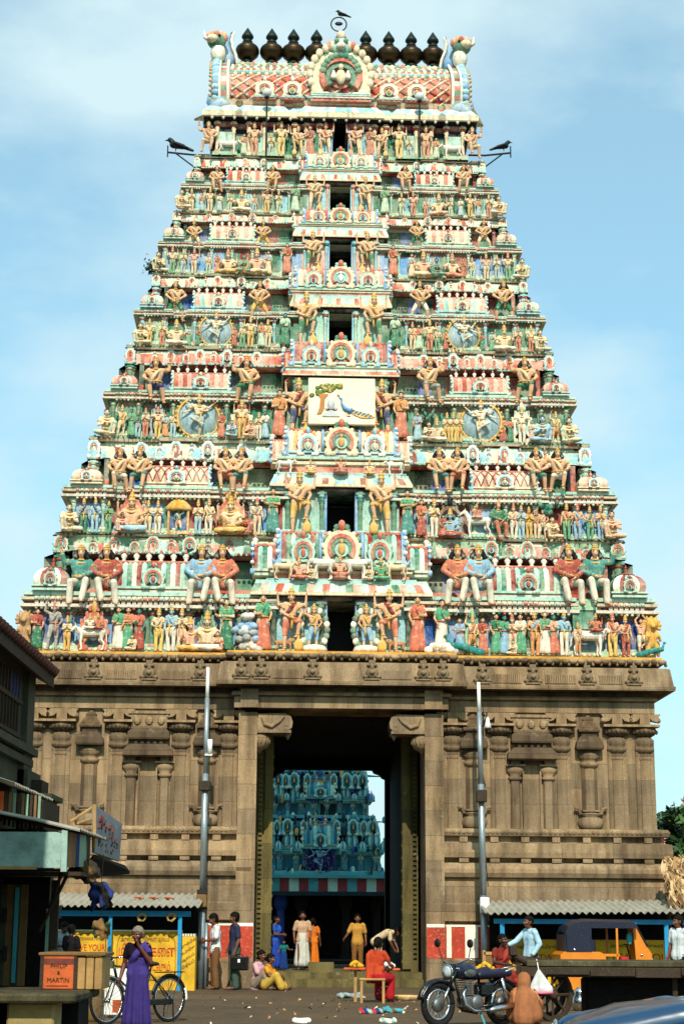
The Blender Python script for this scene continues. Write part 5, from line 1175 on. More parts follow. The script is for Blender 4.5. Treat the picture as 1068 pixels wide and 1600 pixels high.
for sg, nm in ((-1, 'left'), (1, 'right')):
    row_animal(0, 531+sg*88, 'lion', 30, 'tan', f'brown lion statue at the feet of the {nm} lowest door guardian', sg < 0)
    row_animal(6, 531+sg*176, 'bull', 30, 'white', f'small white bull statue on the topmost ledge at {nm}', sg < 0)
    # parapet over the lowest canopy
    st = ST[0]; zc_ = st['c1']+.004; yc = st['yf']-.16
    for d, kind, L, col in ((26, 'elephant', .55, 'white'), (88, 'bull', .55, 'cream')):
        animal(kind, Vector((tl(531+sg*d, 890, yc).x, yc, zc_)), L, col, f"small {col} {kind} statue on the lowest canopy, {nm} side", 'animal statues on the canopy', sg > 0 if kind == 'elephant' else sg < 0)
    figure('lotus', (tl(531+sg*64, 890, yc).x, yc, zc_), .62, 'pink' if sg < 0 else 'green', 'coral' if sg < 0 else 'green', 'coral', 'gold', f"{'pink' if sg < 0 else 'green'} cross legged figure on the lowest canopy, {nm} of the centre", 'seated figures on the canopies')
    figure('kneel', (tl(531+sg*45, 890, yc).x, yc, zc_), .42, 'cream', 'white', 'white', 'gold', f"small cream kneeling figure on the lowest canopy, {nm} of the elephants", 'seated figures on the canopies')
    st1 = ST[1]; y1 = st1['yf']-.12
    animal('bull', Vector((tl(531+sg*86, 728, y1).x, y1, st1['c1']+.004)), .46, 'white', f'small white bull statue on the second canopy, {nm} side', 'animal statues on the canopy', sg < 0)
    figure('lotus', (tl(531+sg*46, 728, y1).x, y1, st1['c1']+.004), .42, 'cream', 'ochre', 'coral', 'gold', f"cream cross legged figure on the second canopy, {nm} of centre", 'seated figures on the canopies')
for i, nm in ((0, 'lowest'), (1, 'second')):
    st = ST[i]; yc = st['yf']-.14; figure('lotus', (tl(531, 890, yc).x, yc-.02, st['c1']+.1), .6 if i == 0 else .42, 'pink', 'coral', 'green', 'gold', f"pink cross legged figure at the centre of the {nm} canopy", 'seated figures on the canopies')
    m = MB().mat('coral').smooth(); m.lathe([(.12, 0), (.22, .05), (.16, .1), (.2, .12)], 12); lo = m.build('lotus_seat'); lo.matrix_world = TM @ Matrix.Translation((tl(531, 890, yc).x, yc-.02, st['c1'])); tag(lo, f'coral lotus seat under the centre figure of the {nm} canopy', 'seat')
# corner lions with plumes
def corner_beast(px, i, hp, col, label, mirror):
    p, y = foot(i, px); h = hpx(i, px, hp, y); s = h/1.6; m = MB().mat('cream')
    m.cap((0, 0, .5), .22, (.05, -.05, .95), .2); m.cap((.05, -.05, 1.0), .2, (.0, -.12, 1.25), .24); m.cap((0, -.25, 1.2), .14, (0, -.36, 1.14), .1)
    for q in (-1, 1): m.cap((q*.16, -.05, .5), .13, (q*.2, -.12, .06), .08); m.cap((q*.2, -.1, .9), .08, (q*.26, -.28, .6), .06); m.cap((q*.26, -.28, .6), .06, (q*.2, -.36, .75), .06); m.cap((q*.14, -.1, 1.42), .06, (q*.2, -.1, 1.58), .03)
    for k in range(9): a = -.4+PI*1.26*k/8; m.cap((0, .02, 1.22), .1, (.34*math.cos(a), 0, 1.22+.32*math.sin(a)), .07)
    me = with_mat(remesh(m, .03, 2, 'corner_beast'), 'figure_skin'); o = put('beast_statue', me); o.color = fc(col); o.matrix_world = TM @ Matrix.Translation(p); o.scale = (-s if mirror else s, s, s)
    tag(o, label, 'animal statue', 'corner beasts')
corner_beast(37, 0, 62, 'tan', 'tan upright maned beast statue on the left end of the lowest ledge', False)
corner_beast(1018, 0, 64, 'ochre', 'ochre upright maned beast statue on the right end of the lowest ledge', True)
# arches, shrines and small trees standing behind some figures
def arch_plaque(i, px, w_, h_, pal, label, back=.06):
    p, y = foot(i, px); p.y += back; me = kudu_mesh(pal); W_ = tl(px+w_, FL[i], y).x-tl(px, FL[i], y).x; H_ = hpx(i, px, h_, y)
    o = put('halo_arch', me); o.matrix_world = TM @ Matrix.Translation(p); o.scale = (W_, .4, H_); tag(o, label, 'arch', 'halo arches behind statues')
arch_plaque(0, 145, 48, 70, ['coral', 'ochre', 'coral', 'blue', 'blue'], 'coral halo arch behind the riders on the white bull')
arch_plaque(0, 323, 34, 66, ['green', 'deepgreen', 'green', 'deepgreen', 'green'], 'green halo arch behind a seated figure, lowest ledge at left')
arch_plaque(0, 738, 32, 66, ['green', 'sage', 'green', 'deepgreen', 'green'], 'green halo arch behind an orange clad figure, lowest ledge at right')
arch_plaque(1, 205, 40, 64, ['coral', 'ochre', 'red', 'navy', 'red'], 'red and ochre halo arch behind a seated figure, second storey left')
arch_plaque(1, 360, 44, 64, ['coral', 'ochre', 'ochre', 'red', 'cream'], 'ochre halo arch behind the figure above the brown lion')
arch_plaque(1, 703, 44, 58, ['brown', 'navy', 'deepgreen', 'navy', 'navy'], 'dark halo arch behind a blue seated figure, second storey right')
arch_plaque(2, 246, 26, 52, ['grey', 'navy', 'grey', 'navy', 'navy'], 'grey halo arch round a small figure, third storey left')
arch_plaque(2, 377, 38, 54, ['cream', 'ochre', 'coral', 'mint', 'cream'], 'cream halo arch behind a four armed figure, third storey left')
arch_plaque(2, 815, 36, 58, ['cream', 'white', 'mint', 'sage', 'white'], 'white halo arch behind a four armed figure, third storey right')
for sg in (-1, 1):
    st = ST[0]; y = st['yf']-.1; x = tl(531+sg*41, 1000, y).x; m = MB()
    n = 20
    for k in range(n):
        a = R(-70+320*k/(n-1)); m.mat(['green', 'deepgreen', 'white'][k % 3]).smooth(); m.ball((.34*math.cos(a), 0, .62+.52*math.sin(a)), (.09, .06, .1), 7, 5)
    m.mat('white'); m.lathe([(.3, 0), (.36, .06), (.3, .16), (.14, .2)], 12); o = m.build('flower_halo'); o.matrix_world = TM @ Matrix.Translation((x, y, st['z0']+.01)); tag(o, f"green leafy halo round the small figure {'left' if sg < 0 else 'right'} of the lowest doorway", 'halo', 'leafy halos')
def small_tree(i, px, hp, wp, label, up=0):
    p, y = foot(i, px); p.y += .06; h = hpx(i, px, hp, y); r0 = tl(px+wp/2, FL[i], y).x-tl(px, FL[i], y).x; r = random.Random(px)
    t = MB().mat('brown').smooth(); t.tube([(0, 0, 0), (.03, 0, h*.35), (0, 0, h*.75)], [.06, .045, .03], 8); root = t.build('painted_tree')
    root.matrix_world = TM @ Matrix.Translation(p); m = MB().smooth()
    for k in range(60):
        a, b = r.uniform(0, 2*PI), r.uniform(0, 1); m.mat(r.choice(['green', 'deepgreen', 'deepgreen']))
        m.ball((r0*.85*math.cos(a)*b**.5, .12*math.sin(a), h*.78+h*.2*math.sin(a*2.3)*b), (r0*.16, .07, h*.07), 6, 4)
    m.build('crown', root); tag(root, label, 'tree statue')
small_tree(1, 855, 64, 44, 'small painted tree with a spreading green crown, second storey right')
small_tree(2, 669, 52, 22, 'small dark green painted tree, third storey right')
def mini_shrine(i, px, wp, hp, label):
    p, y = foot(i, px); p.y += .08; w_ = tl(px+wp, FL[i], y).x-tl(px, FL[i], y).x; h = hpx(i, px, hp, y); m = MB()
    for s in (-1, 1): m.mat('gold'); m.lathe([(w_*.06, 0), (w_*.06, h*.62)], 8, (s*w_*.42, -.05, 0))
    m.mat('ochre'); m.box(-w_*.5, w_*.5, -.12, .1, 0, h*.06); root = m.build('golden_shrine'); root.matrix_world = TM @ Matrix.Translation(p)
    m = MB().mat('gold').smooth(); rings = []
    for z, q in ((.6, .56), (.66, .6), (.74, .5), (.84, .34), (.92, .16)): rings.append([(w_*q*math.cos(2*PI*k/16), .16*q*2*math.sin(2*PI*k/16), h*z) for k in range(16)])
    m.loft(rings); m.lathe([(.03, h*.9), (.05, h*.95), (.005, h*1.02)], 8); m.build('canopy_roof', root)
    m = MB().mat('deepblue'); m.box(-w_*.4, w_*.4, .02, .06, h*.06, h*.6); m.build('back_panel', root); tag(root, label, 'shrine')
mini_shrine(1, 278, 36, 62, 'small golden canopied shrine round a dancing figure, second storey left')
m = MB().mat('green'); m.box(-.3, .3, -.12, .12, 0, .5); m.mat('sage'); m.box(-.34, .34, -.16, .14, .5, .58); m.loft([[(-w_, -.14, z), (w_, -.14, z), (w_, .12, z), (-w_, .12, z)] for w_, z in ((.3, .58), (.2, .74), (.08, .8))])
p, y = foot(0, 905); o = m.build('howdah'); o.matrix_world = TM @ Matrix.Translation((p.x+.14, p.y+.14, p.z+.72)); tag(o, 'green howdah carried by the white bull on the lowest ledge', 'howdah')
# rocks and a peacock near the right group
m = MB(); rq = random.Random(5)
for k in range(16): m.mat(rq.choice(['white', 'grey', 'white'])).smooth(); m.ball((rq.uniform(-.4, .4), rq.uniform(-.1, .1), rq.uniform(.05, .2)), (.13, .1, .1), 7, 5)
p, y = foot(0, 692, .1); o = m.build('rock_mound'); o.matrix_world = TM @ Matrix.Translation(p); tag(o, 'mound of pale painted rocks below the woman in white, lowest ledge', 'rocks')
m = MB()
for k in range(40): m.mat(rq.choice(['white', 'grey', 'blue'])).smooth(); z = rq.uniform(.03, .95); m.ball((rq.uniform(-.42, .42)*(1-z*.7), rq.uniform(-.1, .1), z), (.12, .09, .09), 7, 5)
p, y = foot(0, 382, .08); o = m.build('rock_mound'); o.matrix_world = TM @ Matrix.Translation(p); tag(o, 'tall mound of blue grey painted rocks beside the red sari woman', 'rocks')
def peacock(i, px, L, label, mirror=False):
    p, y = foot(i, px, .14); m = MB().mat('cream'); m.cap((-.2, 0, .3), .1, (.1, 0, .26), .12); m.cap((-.22, 0, .34), .06, (-.3, 0, .58), .04); m.cap((-.3, 0, .6), .055, (-.42, 0, .58), .015); m.cap((.1, 0, .28), .11, (.8, 0, .05), .14)
    for q in (-1, 1): m.cap((-.02, q*.05, .22), .025, (-.02, q*.05, .0), .02)
    o = put('peacock_statue', with_mat(remesh(m, .02, 2, 'peacock'), 'figure_skin')); o.color = fc('teal'); s = L; o.matrix_world = TM @ Matrix.Translation(p); o.scale = (-s if mirror else s, s, s); tag(o, label, 'animal statue')
peacock(0, 712, .8, 'teal peacock statue with a long tail below the woman in white'); peacock(0, 1026, .6, 'small teal peacock statue at the right end of the lowest ledge', True)
# ---------------- painted picture board hung before the third doorway
def picture_board():
    y = ST[2]['yf']-.62; a, b = tl(481, 662, y), tl(586, 590, y); w_, h = b.x-a.x, b.z-a.z
    paint('board_cream', (224, 212, 178), 0.6, 0.3, 1.2); paint('leaf_green', (96, 112, 40), 0.6, 0.5, 8); paint('trunk_tan', (170, 110, 50), 0.6, 0.4); paint('outline', (84, 60, 40), 0.6, 0.2); paint('peacock_blue', (92, 140, 180), 0.5, 0.4); paint('stone_grey', (176, 176, 176), 0.5, 0.3)
    root = thing('picture_board', 'cream picture board with a tree, a small shrine stone and a peacock', 'sign board', (0, 0, 0)); root.matrix_world = TM @ Matrix.Translation((a.x, y, a.z)) @ Matrix.Rotation(R(-4), 4, 'X')
    m = MB().mat('board_cream'); m.bbox(0, w_, 0, .12, 0, h, .012); m.build('panel', root)
    U = lambda u, v: (u*w_, v*h)
    m = MB().mat('trunk_tan'); m.prism([U(*p) for p in ((.13, .2), (.2, .22), (.24, .34), (.25, .55), (.3, .64), (.2, .66), (.12, .66), (.18, .56), (.17, .36))], -.025, 0); m.build('tree_trunk', root)
    m = MB(); r = random.Random(2)
    for k in range(46):
        u = r.uniform(.03, .5); v = .7+.13*math.sin((u-.03)*3)+r.uniform(-.1, .06)*(1 if u < .35 else .4)
        m.mat('leaf_green' if k % 4 else 'ochre').smooth(); m.ball((u*w_, -.015, v*h), (.07, .02, .06), 7, 4)
    m.build('tree_crown', root)
    m = MB().mat('stone_grey').smooth(); m.ball((.34*w_, -.03, .42*h), (.1, .04, .17), 10, 6); m.smooth(False); m.prism([U(*p) for p in ((.27, .3), (.42, .3), (.44, .34), (.39, .37), (.3, .37), (.25, .34))], -.04, 0); m.prism([U(*p) for p in ((.21, .16), (.47, .16), (.44, .22), (.39, .24), (.37, .3), (.32, .3), (.29, .24), (.23, .22))], -.03, 0); m.mat('outline'); m.prism([U(*p) for p in ((.28, .3), (.4, .3), (.4, .325), (.28, .325))], -.045, 0); m.build('shrine_stone', root)
    m = MB().mat('peacock_blue').smooth(); m.tube([(.46*w_, -.02, .58*h), (.5*w_, -.03, .54*h), (.5*w_, -.03, .44*h), (.54*w_, -.03, .34*h), (.62*w_, -.03, .28*h), (.66*w_, -.03, .32*h)], [.012, .03, .03, .06, .075, .05], 8); m.mat('ochre'); m.tube([(.58*w_, -.02, .3*h), (.58*w_, -.02, .18*h), (.63*w_, -.02, .17*h)], .014, 6); m.tube([(.46*w_, -.02, .6*h), (.44*w_, -.02, .64*h)], [.02, .03], 6); m.build('peacock_body', root)
    m = MB(); m.mat('ochre'); m.prism([U(*p) for p in ((.62, .34), (.7, .3), (.82, .24), (.95, .2), (.99, .16), (.93, .13), (.8, .13), (.68, .2), (.6, .28))][::-1], -.03, 0)
    for k in range(16): m.mat('leaf_green' if k % 2 else 'peacock_blue').smooth(); m.ball(((.66+.018*k)*w_, -.03, (.27-.006*k+.03*math.sin(k*2.1))*h), (.035, .015, .028), 6, 4)
    m.build('peacock_tail', root)
picture_board()
# ---------------- things fixed to the top: lamp globes, perches, emblem, crows
paint('steel', (130, 134, 136), 0.4, 0.4, 3, 0.5, 0.7, dirt=(90, 80, 70)); paint('crow_black', (10, 10, 12), 0.5, 0.2); paint('iron_dark', (26, 24, 24), 0.6, 0.4, 4, 0.4, 0.3)
def glassy(name, c, rough=.1):
    m, nt, b = nodes_of(name); b.inputs['Base Color'].default_value = rgb(c); b.inputs['Roughness'].default_value = rough; b.inputs['Coat Weight'].default_value = .5; MATS[name] = m
glassy('globe_glass', (190, 196, 196), .15)
for sg, px, py in ((-1, 417, 145), (1, 655, 151)):
    y = F[6]-.75; p = tl(px, py, y); q = tl(px, 246, y); root = thing('globe_lamp', f"grey globe lamp on a thin dark pole at the {'left' if sg < 0 else 'right'} of the topmost storey", 'lamp'); root.matrix_world = TM @ Matrix.Translation((p.x, y, q.z)); root['group'] = 'globe lamps'
    h = p.z-q.z; m = MB().mat('iron_dark'); m.tube([(0, 0, 0), (0, 0, h-.1)], .025, 8); m.lathe([(.09, h-.16), (.05, h-.12), (.05, h-.06)], 10); m.build('pole', root); m = MB().mat('globe_glass').smooth(); m.ball((0, 0, h), .14, 16, 10); m.build('lamp_globe', root)
def crow(px, py, yl, label, mirror=False, s=.38):
    p = tl(px, py, yl); m = MB().mat('crow_black'); m.cap((-.1, 0, .2), .14, (.25, 0, .12), .1); m.cap((-.2, 0, .36), .1, (-.22, 0, .38), .09); m.cap((-.28, 0, .37), .04, (-.42, 0, .34), .01); m.cap((-.12, 0, .28), .1, (-.2, 0, .36), .09); m.cap((.25, 0, .12), .08, (.6, 0, -.02), .05)
    for q in (-1, 1): m.cap((.0, q*.05, .1), .02, (-.02, q*.05, -.06), .015); m.cap((-.05, q*.12, .22), .06, (.4, q*.08, .06), .03)
    o = put('crow', with_mat(remesh(m, .018, 1, 'crow'), 'crow_black')); o.matrix_world = TM @ Matrix.Translation(p); s_ = s/.6; o.scale = (-s_ if mirror else s_, s_, s_); tag(o, label, 'bird', 'crows on the temple tower')
crow(275, 234, 3.6, 'black crow perched on the iron bracket at the upper left of the tower', False, .5); crow(786, 234, 3.6, 'black crow perched on the iron bracket at the upper right of the tower', True, .4); crow(533, 26, 6.0, 'small black crow perched on the ring above the roof', False, .3)
for sg, x0, x1, yy in ((-1, 302, 262, 240), (1, 757, 797, 241)):
    y = 3.6; a, b, c = tl(x0, yy+2, y), tl(x1, yy-2, y), tl(x0, yy+20, y); m = MB().mat('iron_dark'); m.tube([a+Vector((-sg*.5, 0, 0)), a, b], .03, 6); m.tube([c+Vector((-sg*.5, 0, -.1)), c, a+(b-a)*.7], .022, 6); m.tube([b+Vector((0, 0, -.15)), b+Vector((0, 0, .22))], .02, 6)
    o = m.build('iron_bracket'); o.matrix_world = TM.copy(); tag(o, f"thin iron bracket sticking out at the upper {'left' if sg < 0 else 'right'} corner of the tower", 'bracket', 'iron brackets')
p, q = tl(529, 38, 6), tl(529, 84, 6); m = MB().mat('iron_dark').smooth(); m.tube([q, (p.x, 6, p.z-.24)], .025, 6); r_ = .25
m.tube([(p.x+r_*math.cos(2*PI*k/24), 6, p.z+r_*math.sin(2*PI*k/24)) for k in range(25)], .022, 6); m.mat('crow_black'); m.ball((p.x, 6, p.z+.02), (.13, .05, .07), 10, 6); o = m.build('ring_emblem'); o.matrix_world = TM.copy(); tag(o, 'thin ring emblem with an eye shape on a rod above the roof ridge', 'emblem')
# ------------------------------------------------------------------ ground and what stands behind the gate
def ground_mat():
    m, nt, b = nodes_of('asphalt')
    v = coords(nt)
    big = noise(nt, v, 0.35, 6, 0.65); fine = noise(nt, v, 22, 5, 0.7); mid = noise(nt, v, 3, 5, 0.7); track = noise(nt, coords(nt, (.12, 1.2, 1)), 1.0, 4, .6)
    c = ramp(nt, big, (0.3, rgb((58, 45, 26))), (0.7, rgb((98, 76, 44))))
    c = mixc(nt, c, ramp(nt, fine, (0.35, (0.5, 0.5, 0.5, 1)), (0.7, (1.25, 1.2, 1.1, 1))), 0.8, 'MULTIPLY')
    c = mixc(nt, c, rgb((132, 100, 62)), ramp(nt, mid, (0.56, (0, 0, 0, 1)), (0.72, (0.6, 0.6, 0.6, 1))))
    c = mixc(nt, c, rgb((46, 40, 26)), ramp(nt, track, (0.55, (0, 0, 0, 1)), (0.68, (0.7, 0.7, 0.7, 1))))
    nt.links.new(c, b.inputs['Base Color']); b.inputs['Roughness'].default_value = 0.9
    bump(nt, b, fine, 0.6, 0.01); MATS['asphalt'] = m
ground_mat()
g = MB().mat('asphalt'); g.add([(-600, -60, 0), (600, -60, 0), (600, 1500, 0), (-600, 1500, 0)], [(0, 1, 2, 3)])
tag(g.build('ground'), kind='structure')
TEAL = dict(t1=(80, 166, 176), t2=(40, 108, 130), t3=(176, 220, 204), t4=(48, 84, 170), t5=(60, 44, 120), t6=(196, 160, 90), t7=(140, 60, 66), t8=(14, 44, 54))
for k, c in TEAL.items(): paint(k, c, .6, .5, 2.0)
def inner_tower():
    Y = 67.0; cx = at(500, 1300, Y).x; hw = lambda px, py: at(px, py, Y).x-cx; zz_ = lambda py: at(500, py, Y).z
    root = thing('inner_temple_tower', 'blue green smaller temple tower in shade, seen through the gateway', 'temple tower', (cx, Y, 0), TYAW)
    tiers = [(1368, 1306, 1282, 602, 0), (1278, 1232, 1208, 583, .5), (1204, 1160, 1140, 560, 1.0), (1136, 1100, 1084, 545, 1.4)]
    for i, (f, e, t, pxr, y) in enumerate(tiers):
        W_ = hw(pxr, f); z0, z1, z2 = zz_(f), zz_(e), zz_(t); h = z1-z0; m = MB(); pr = .1; back = 5-y
        pl = front_plan(W_*.92, y, back, pr, None, .3)
        m.sweep(pl, [(.25, z0, 't1'), (.25, z0+.1*h, 't3'), (0, z0+.12*h, 't2', ['t2', 't4', 't1', 't8'], .4), (0, z0+.5*h, 't6'), (.12, z0+.54*h, 't1'), (.14, z0+.62*h, 't3'), (.05, z0+.66*h, 't2'), (-.3, z0+.7*h, 't8'), (-.3, z1, 't1'), (.0, z1+.02, 't1', ['t1', 't3', 't2', 't6'], .3), (-.05, z1+.6*(z2-z1), 't2'), (-.2, z2, 't2'), (-1.2, z2+.01, 't2')])
        rr_ = random.Random(i)
        for k in range(90):
            m.mat(rr_.choice(('t1', 't3', 't2', 't6', 't4', 't8', 't8'))).smooth(); x_ = rr_.uniform(-1, 1)*W_*.98; zz0 = rr_.choice((z0+.64*h, z1+.05, z0+.12*h, z2-.02)); m.ball((x_, y-.26+rr_.uniform(-.06, .05), zz0+rr_.uniform(-.05, .12)), (rr_.uniform(.04, .09), .06, rr_.uniform(.06, .2)), 7, 5)
        m.smooth(False)
        m.mat('t2'); m.box(-W_*.7, W_*.7, y+.5, back-.5, z2-.2, z2)
        part = m.build('storey', root)
        sm_ = sala_mesh(W_*.55, h*.62, .35, ['t1', 't6', 't1', 't2', 't1', 't3'], 'rib', 4, 't3'); km_ = kuta_mesh(W_*.24, h*.6, ['t1', 't6', 't2', 't3', 't1']); kk = kudu_mesh(['t3', 't1', 't2', 't8', 't6'])
        put('barrel_roof', sm_, part, (0, y-.05, z0+.66*h)); put('horseshoe_arch', kk, part, (0, y-.42, z0+.7*h), None, (.5, .4, h*.4))
        for sg in (-1, 1):
            put('corner_dome', km_, part, (sg*W_*.8, y, z0+.66*h)); put('corner_dome', km_, part, (sg*W_*.48, y, z0+.66*h), None, .85); put('corner_dome', km_, part, (sg*W_*.64, y-.25, z0+.6*h), None, .5); put('corner_dome', km_, part, (sg*W_*.34, y-.3, z0+.6*h), None, .5); put('corner_dome', km_, part, (sg*W_*.97, y-.2, z0+.58*h), None, .55); put('horseshoe_arch', kk, part, (sg*W_*.25, y-.3, z1), None, (.3, .4, z2-z1+.1)); put('horseshoe_arch', kk, part, (sg*W_*.66, y-.32, z1), None, (.3, .4, z2-z1+.08)); put('horseshoe_arch', kk, part, (sg*W_*.5, y-.3, z1), None, (.45, .4, z2-z1+.15)); put('horseshoe_arch', kk, part, (sg*W_*.8, y-.3, z1), None, (.45, .4, z2-z1+.15))
        n = 8
        for k in range(n):
            if i == 0 and k in (3, 4): continue
            f_ = (-.86+1.72*k/(n-1)); kind = ['deity', 'woman', 'pray', 'guardian'][k % 4]
            b, kids, a0, a1 = POSE[kind]; s = h*.5/(a1-a0); o = put('statue', b); o.color = rgb((130, 170, 170)); o.matrix_world = root.matrix_world; 
            o.matrix_world = Matrix.Translation((cx, Y, 0)) @ Matrix.Rotation(TYAW, 4, 'Z') @ Matrix.Translation((f_*W_, y-.28, z0-a0*s+.1*h)); o.scale = (s, s, s)
            tag(o, f"teal statue in shade on the inner tower, {ORD[k]} from left on its {['lowest', 'second', 'third', 'fourth'][i]} ledge", 'statue', 'statues on the inner tower')
            for nm, me, r in kids:
                c = put(nm, me, o); c.color = rgb([(60, 130, 140), (70, 90, 160), (120, 150, 130), (150, 150, 90), (20, 30, 40), (50, 50, 130)][r or 0])
    zt_ = zz_(1084); m = MB(); 
    put('crown_roof', sala_mesh(2.6, 1.6, 1.1, ['t1', 't6', 't1', 't2', 't3'], 'rib', 5, 't3'), root, (0, 2.6, zt_))
    # the disc with a dancer in the middle of the lowest ledge
    b, kids, a0, a1 = POSE['dancer']; s = .038*Y/ (a1-a0)*.46; o = put('statue', b); o.color = rgb((120, 170, 190)); o.matrix_world = Matrix.Translation((cx, Y-.4, zz_(1366)-a0*s)); o.scale = (s, s, s); tag(o, 'dancer statue in a violet ring on the inner tower, above its striped wall', 'statue')
    for nm, me, r in kids: c = put(nm, me, o); c.color = rgb([(60, 120, 150), (70, 90, 160), (120, 150, 130), (58, 40, 110), (20, 30, 40), (40, 30, 100)][r or 0])
inner_tower()
def inner_hall():
    Y = 65.2; root = thing('pillared_hall', 'low shaded hall with a red, white and green striped parapet behind the gateway', 'hall', (0, Y, 0))
    z1, z0, zr = at(500, 1367, Y).z, at(500, 1393, Y).z, at(500, 1372, Y).z; m = MB()
    for k in range(60):
        x = -8+k*.36; m.mat(['t7', 't3', 't7', 't1'][k % 4]); m.box(x, x+.36, 0, 1.2, z0, zr)
    m.mat('t1'); m.box(-8.1, 13.7, -.15, 1.3, zr, z1); m.mat('t8'); m.box(-8.1, 13.7, -.1, 9, z0-.15, z0); m.build('parapet', root)
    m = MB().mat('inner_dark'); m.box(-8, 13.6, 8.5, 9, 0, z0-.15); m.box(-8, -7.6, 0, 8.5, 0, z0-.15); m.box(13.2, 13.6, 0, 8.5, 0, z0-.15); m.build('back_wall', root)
    for px in (438, 470, 540, 588):
        x = at(px, 1450, Y+1).x; m = MB().mat('t4' if px < 450 else 'inner_dark'); m.lathe([(.22, 0), (.22, .4), (.15, .45), (.15, z0-.7), (.26, z0-.5), (.26, z0-.15)], 8); m.build('pillar', root, (x, 1, 0))
    m = MB().mat('inner_dark'); m.box(-8, 13.6, -2, 8.5, .02, .3); m.build('hall_floor', root)
inner_hall()
# painted dome, palm, bush and thatch beyond the right corner
def right_far():
    c = at(1072, 1300, 85); z1 = at(1072, 1256, 85).z
    root = thing('far_painted_dome', 'far pink and white painted dome showing above the green bush at right', 'temple dome', (c.x, 85, 0)); m = MB()
    k = kuta_mesh(3.0, 3.4, ['white', 'coral', 'coral', 'pink', 'coral', 'pink']); o = put('dome', k, root, (0, 0, z1-3.5)); put('horseshoe_arch', kudu_mesh(['white', 'mint', 'cream', 'coral', 'ochre']), root, (0, -1.75, z1-2.9), None, (1.5, .6, 1.6))
    m = MB().mat('cream'); m.box(-1.6, 1.6, -1.6, 1.6, 0, z1-3.5); m.build('base', root)
    paint('leaf_dark', (18, 46, 24), .55, .6, 6, .4); paint('leaf_mid', (34, 70, 32), .5, .6, 6, .4); paint('leaf_lit', (66, 98, 44), .5, .5, 6, .4); paint('bark', (84, 66, 46), .9, .5)
    def foliage(root, c, rad, n, seed, ls=.22, mats=('leaf_dark', 'leaf_mid', 'leaf_mid', 'leaf_lit')):
        r = random.Random(seed); m = MB()
        cl = [(Vector((r.gauss(0, .5)*rad[0], r.gauss(0, .5)*rad[1], r.gauss(0, .5)*rad[2])), r.uniform(.25, .5)) for _ in range(16)]
        for k in range(n):
            cc, rr_ = r.choice(cl); p = Vector(c)+cc+Vector((r.gauss(0, 1)*rr_*rad[0]*.5, r.gauss(0, 1)*rr_*rad[1]*.5, r.gauss(0, 1)*rr_*rad[2]*.5))
            d = Vector((r.uniform(-1, 1), r.uniform(-1, 1), r.uniform(-.6, .8))).normalized(); w_ = d.orthogonal().normalized(); w_.rotate(Matrix.Rotation(r.uniform(0, 6), 3, d)); L = ls*r.uniform(.6, 1.3)
            m.mat(r.choice(mats)); m.add([p-d*L, p+w_*L*.35, p+d*L, p-w_*L*.35], [(0, 1, 2, 3)])
        return m.build('crown', root)
    Y = 55.0; c = at(1058, 1320, Y); root = thing('leafy_bush', 'dark green leafy tree beyond the right corner of the stone gate', 'tree', (c.x, Y, 0))
    m = MB().mat('bark').smooth(); m.tube([(0, 0, 0), (.1, 0, 1.2), (.05, 0, 2.4), (-.2, 0, 3.4)], [.16, .13, .1, .04], 8)
    for k in range(5): a = k*1.3; m.tube([(.05, 0, 1.6+.2*k), (.6*math.cos(a), .6*math.sin(a), 2.4+.2*k)], [.06, .02], 6)
    m.build('trunk', root); foliage(root, (.25, 0, at(1058, 1318, Y).z), (1.1, 1.2, 1.0), 4200, 4, .16)
    Y = 75.0; c = at(1030, 1275, Y); root = thing('palm_tree', 'distant palm fronds showing beside the right corner of the stone gate', 'tree', (c.x+.6, Y, 0)); m = MB().mat('bark').smooth(); m.tube([(0, 0, 0), (.1, 0, c.z*.5), (.0, 0, c.z-.3)], [.16, .13, .1], 8); m.build('trunk', root)
    m = MB(); r = random.Random(8)
    for k in range(11):
        a = 2*PI*k/11; pts = [Vector((math.cos(a)*.9*t, math.sin(a)*.9*t, c.z-.2+.5*math.sin(t*2.2)-.25*t*t)) for t in (0, .3, .6, .9, 1.2)]
        m.mat('leaf_mid'); m.tube(pts, [.03, .025, .02, .015, .01], 5)
        for q in range(4):
            for u in (.2, .5, .8):
                p = pts[q].lerp(pts[q+1], u); s_ = Vector((-math.sin(a), math.cos(a), 0)); m.mat(r.choice(('leaf_dark', 'leaf_mid')))
                for sg in (-1, 1): e = p+s_*sg*.3+Vector((0, 0, -.22)); m.add([p, p+Vector((math.cos(a)*.07, math.sin(a)*.07, 0)), e], [(0, 1, 2)])
    m.build('fronds', root)
    # dry palm thatch on the lean-to at the right corner
    paint('thatch', (150, 116, 76), .95, .7, 6); paint('thatch_dark', (92, 68, 44), .95, .7, 6); paint('thatch_pale', (186, 158, 116), .95, .5, 6)
    Y = 42.6; root = thing('thatched_roof', 'ragged dry palm thatch roof at the right corner of the gate wall', 'thatch', (0, 0, 0)); r = random.Random(9); m = MB()
    m.mat('thatch_dark'); a, b, c_, d = at(1034, 1345, Y+.6), at(1130, 1345, Y+.6), at(1145, 1412, Y-.7), at(1046, 1410, Y-.7); m.add([a, b, c_, d, a+Vector((0, 0, -.1)), b+Vector((0, 0, -.1)), c_+Vector((0, 0, -.1)), d+Vector((0, 0, -.1))], [(0, 1, 2, 3)[::-1], (4, 5, 6, 7), (0, 4, 5, 1), (1, 5, 6, 2), (2, 6, 7, 3), (3, 7, 4, 0)])
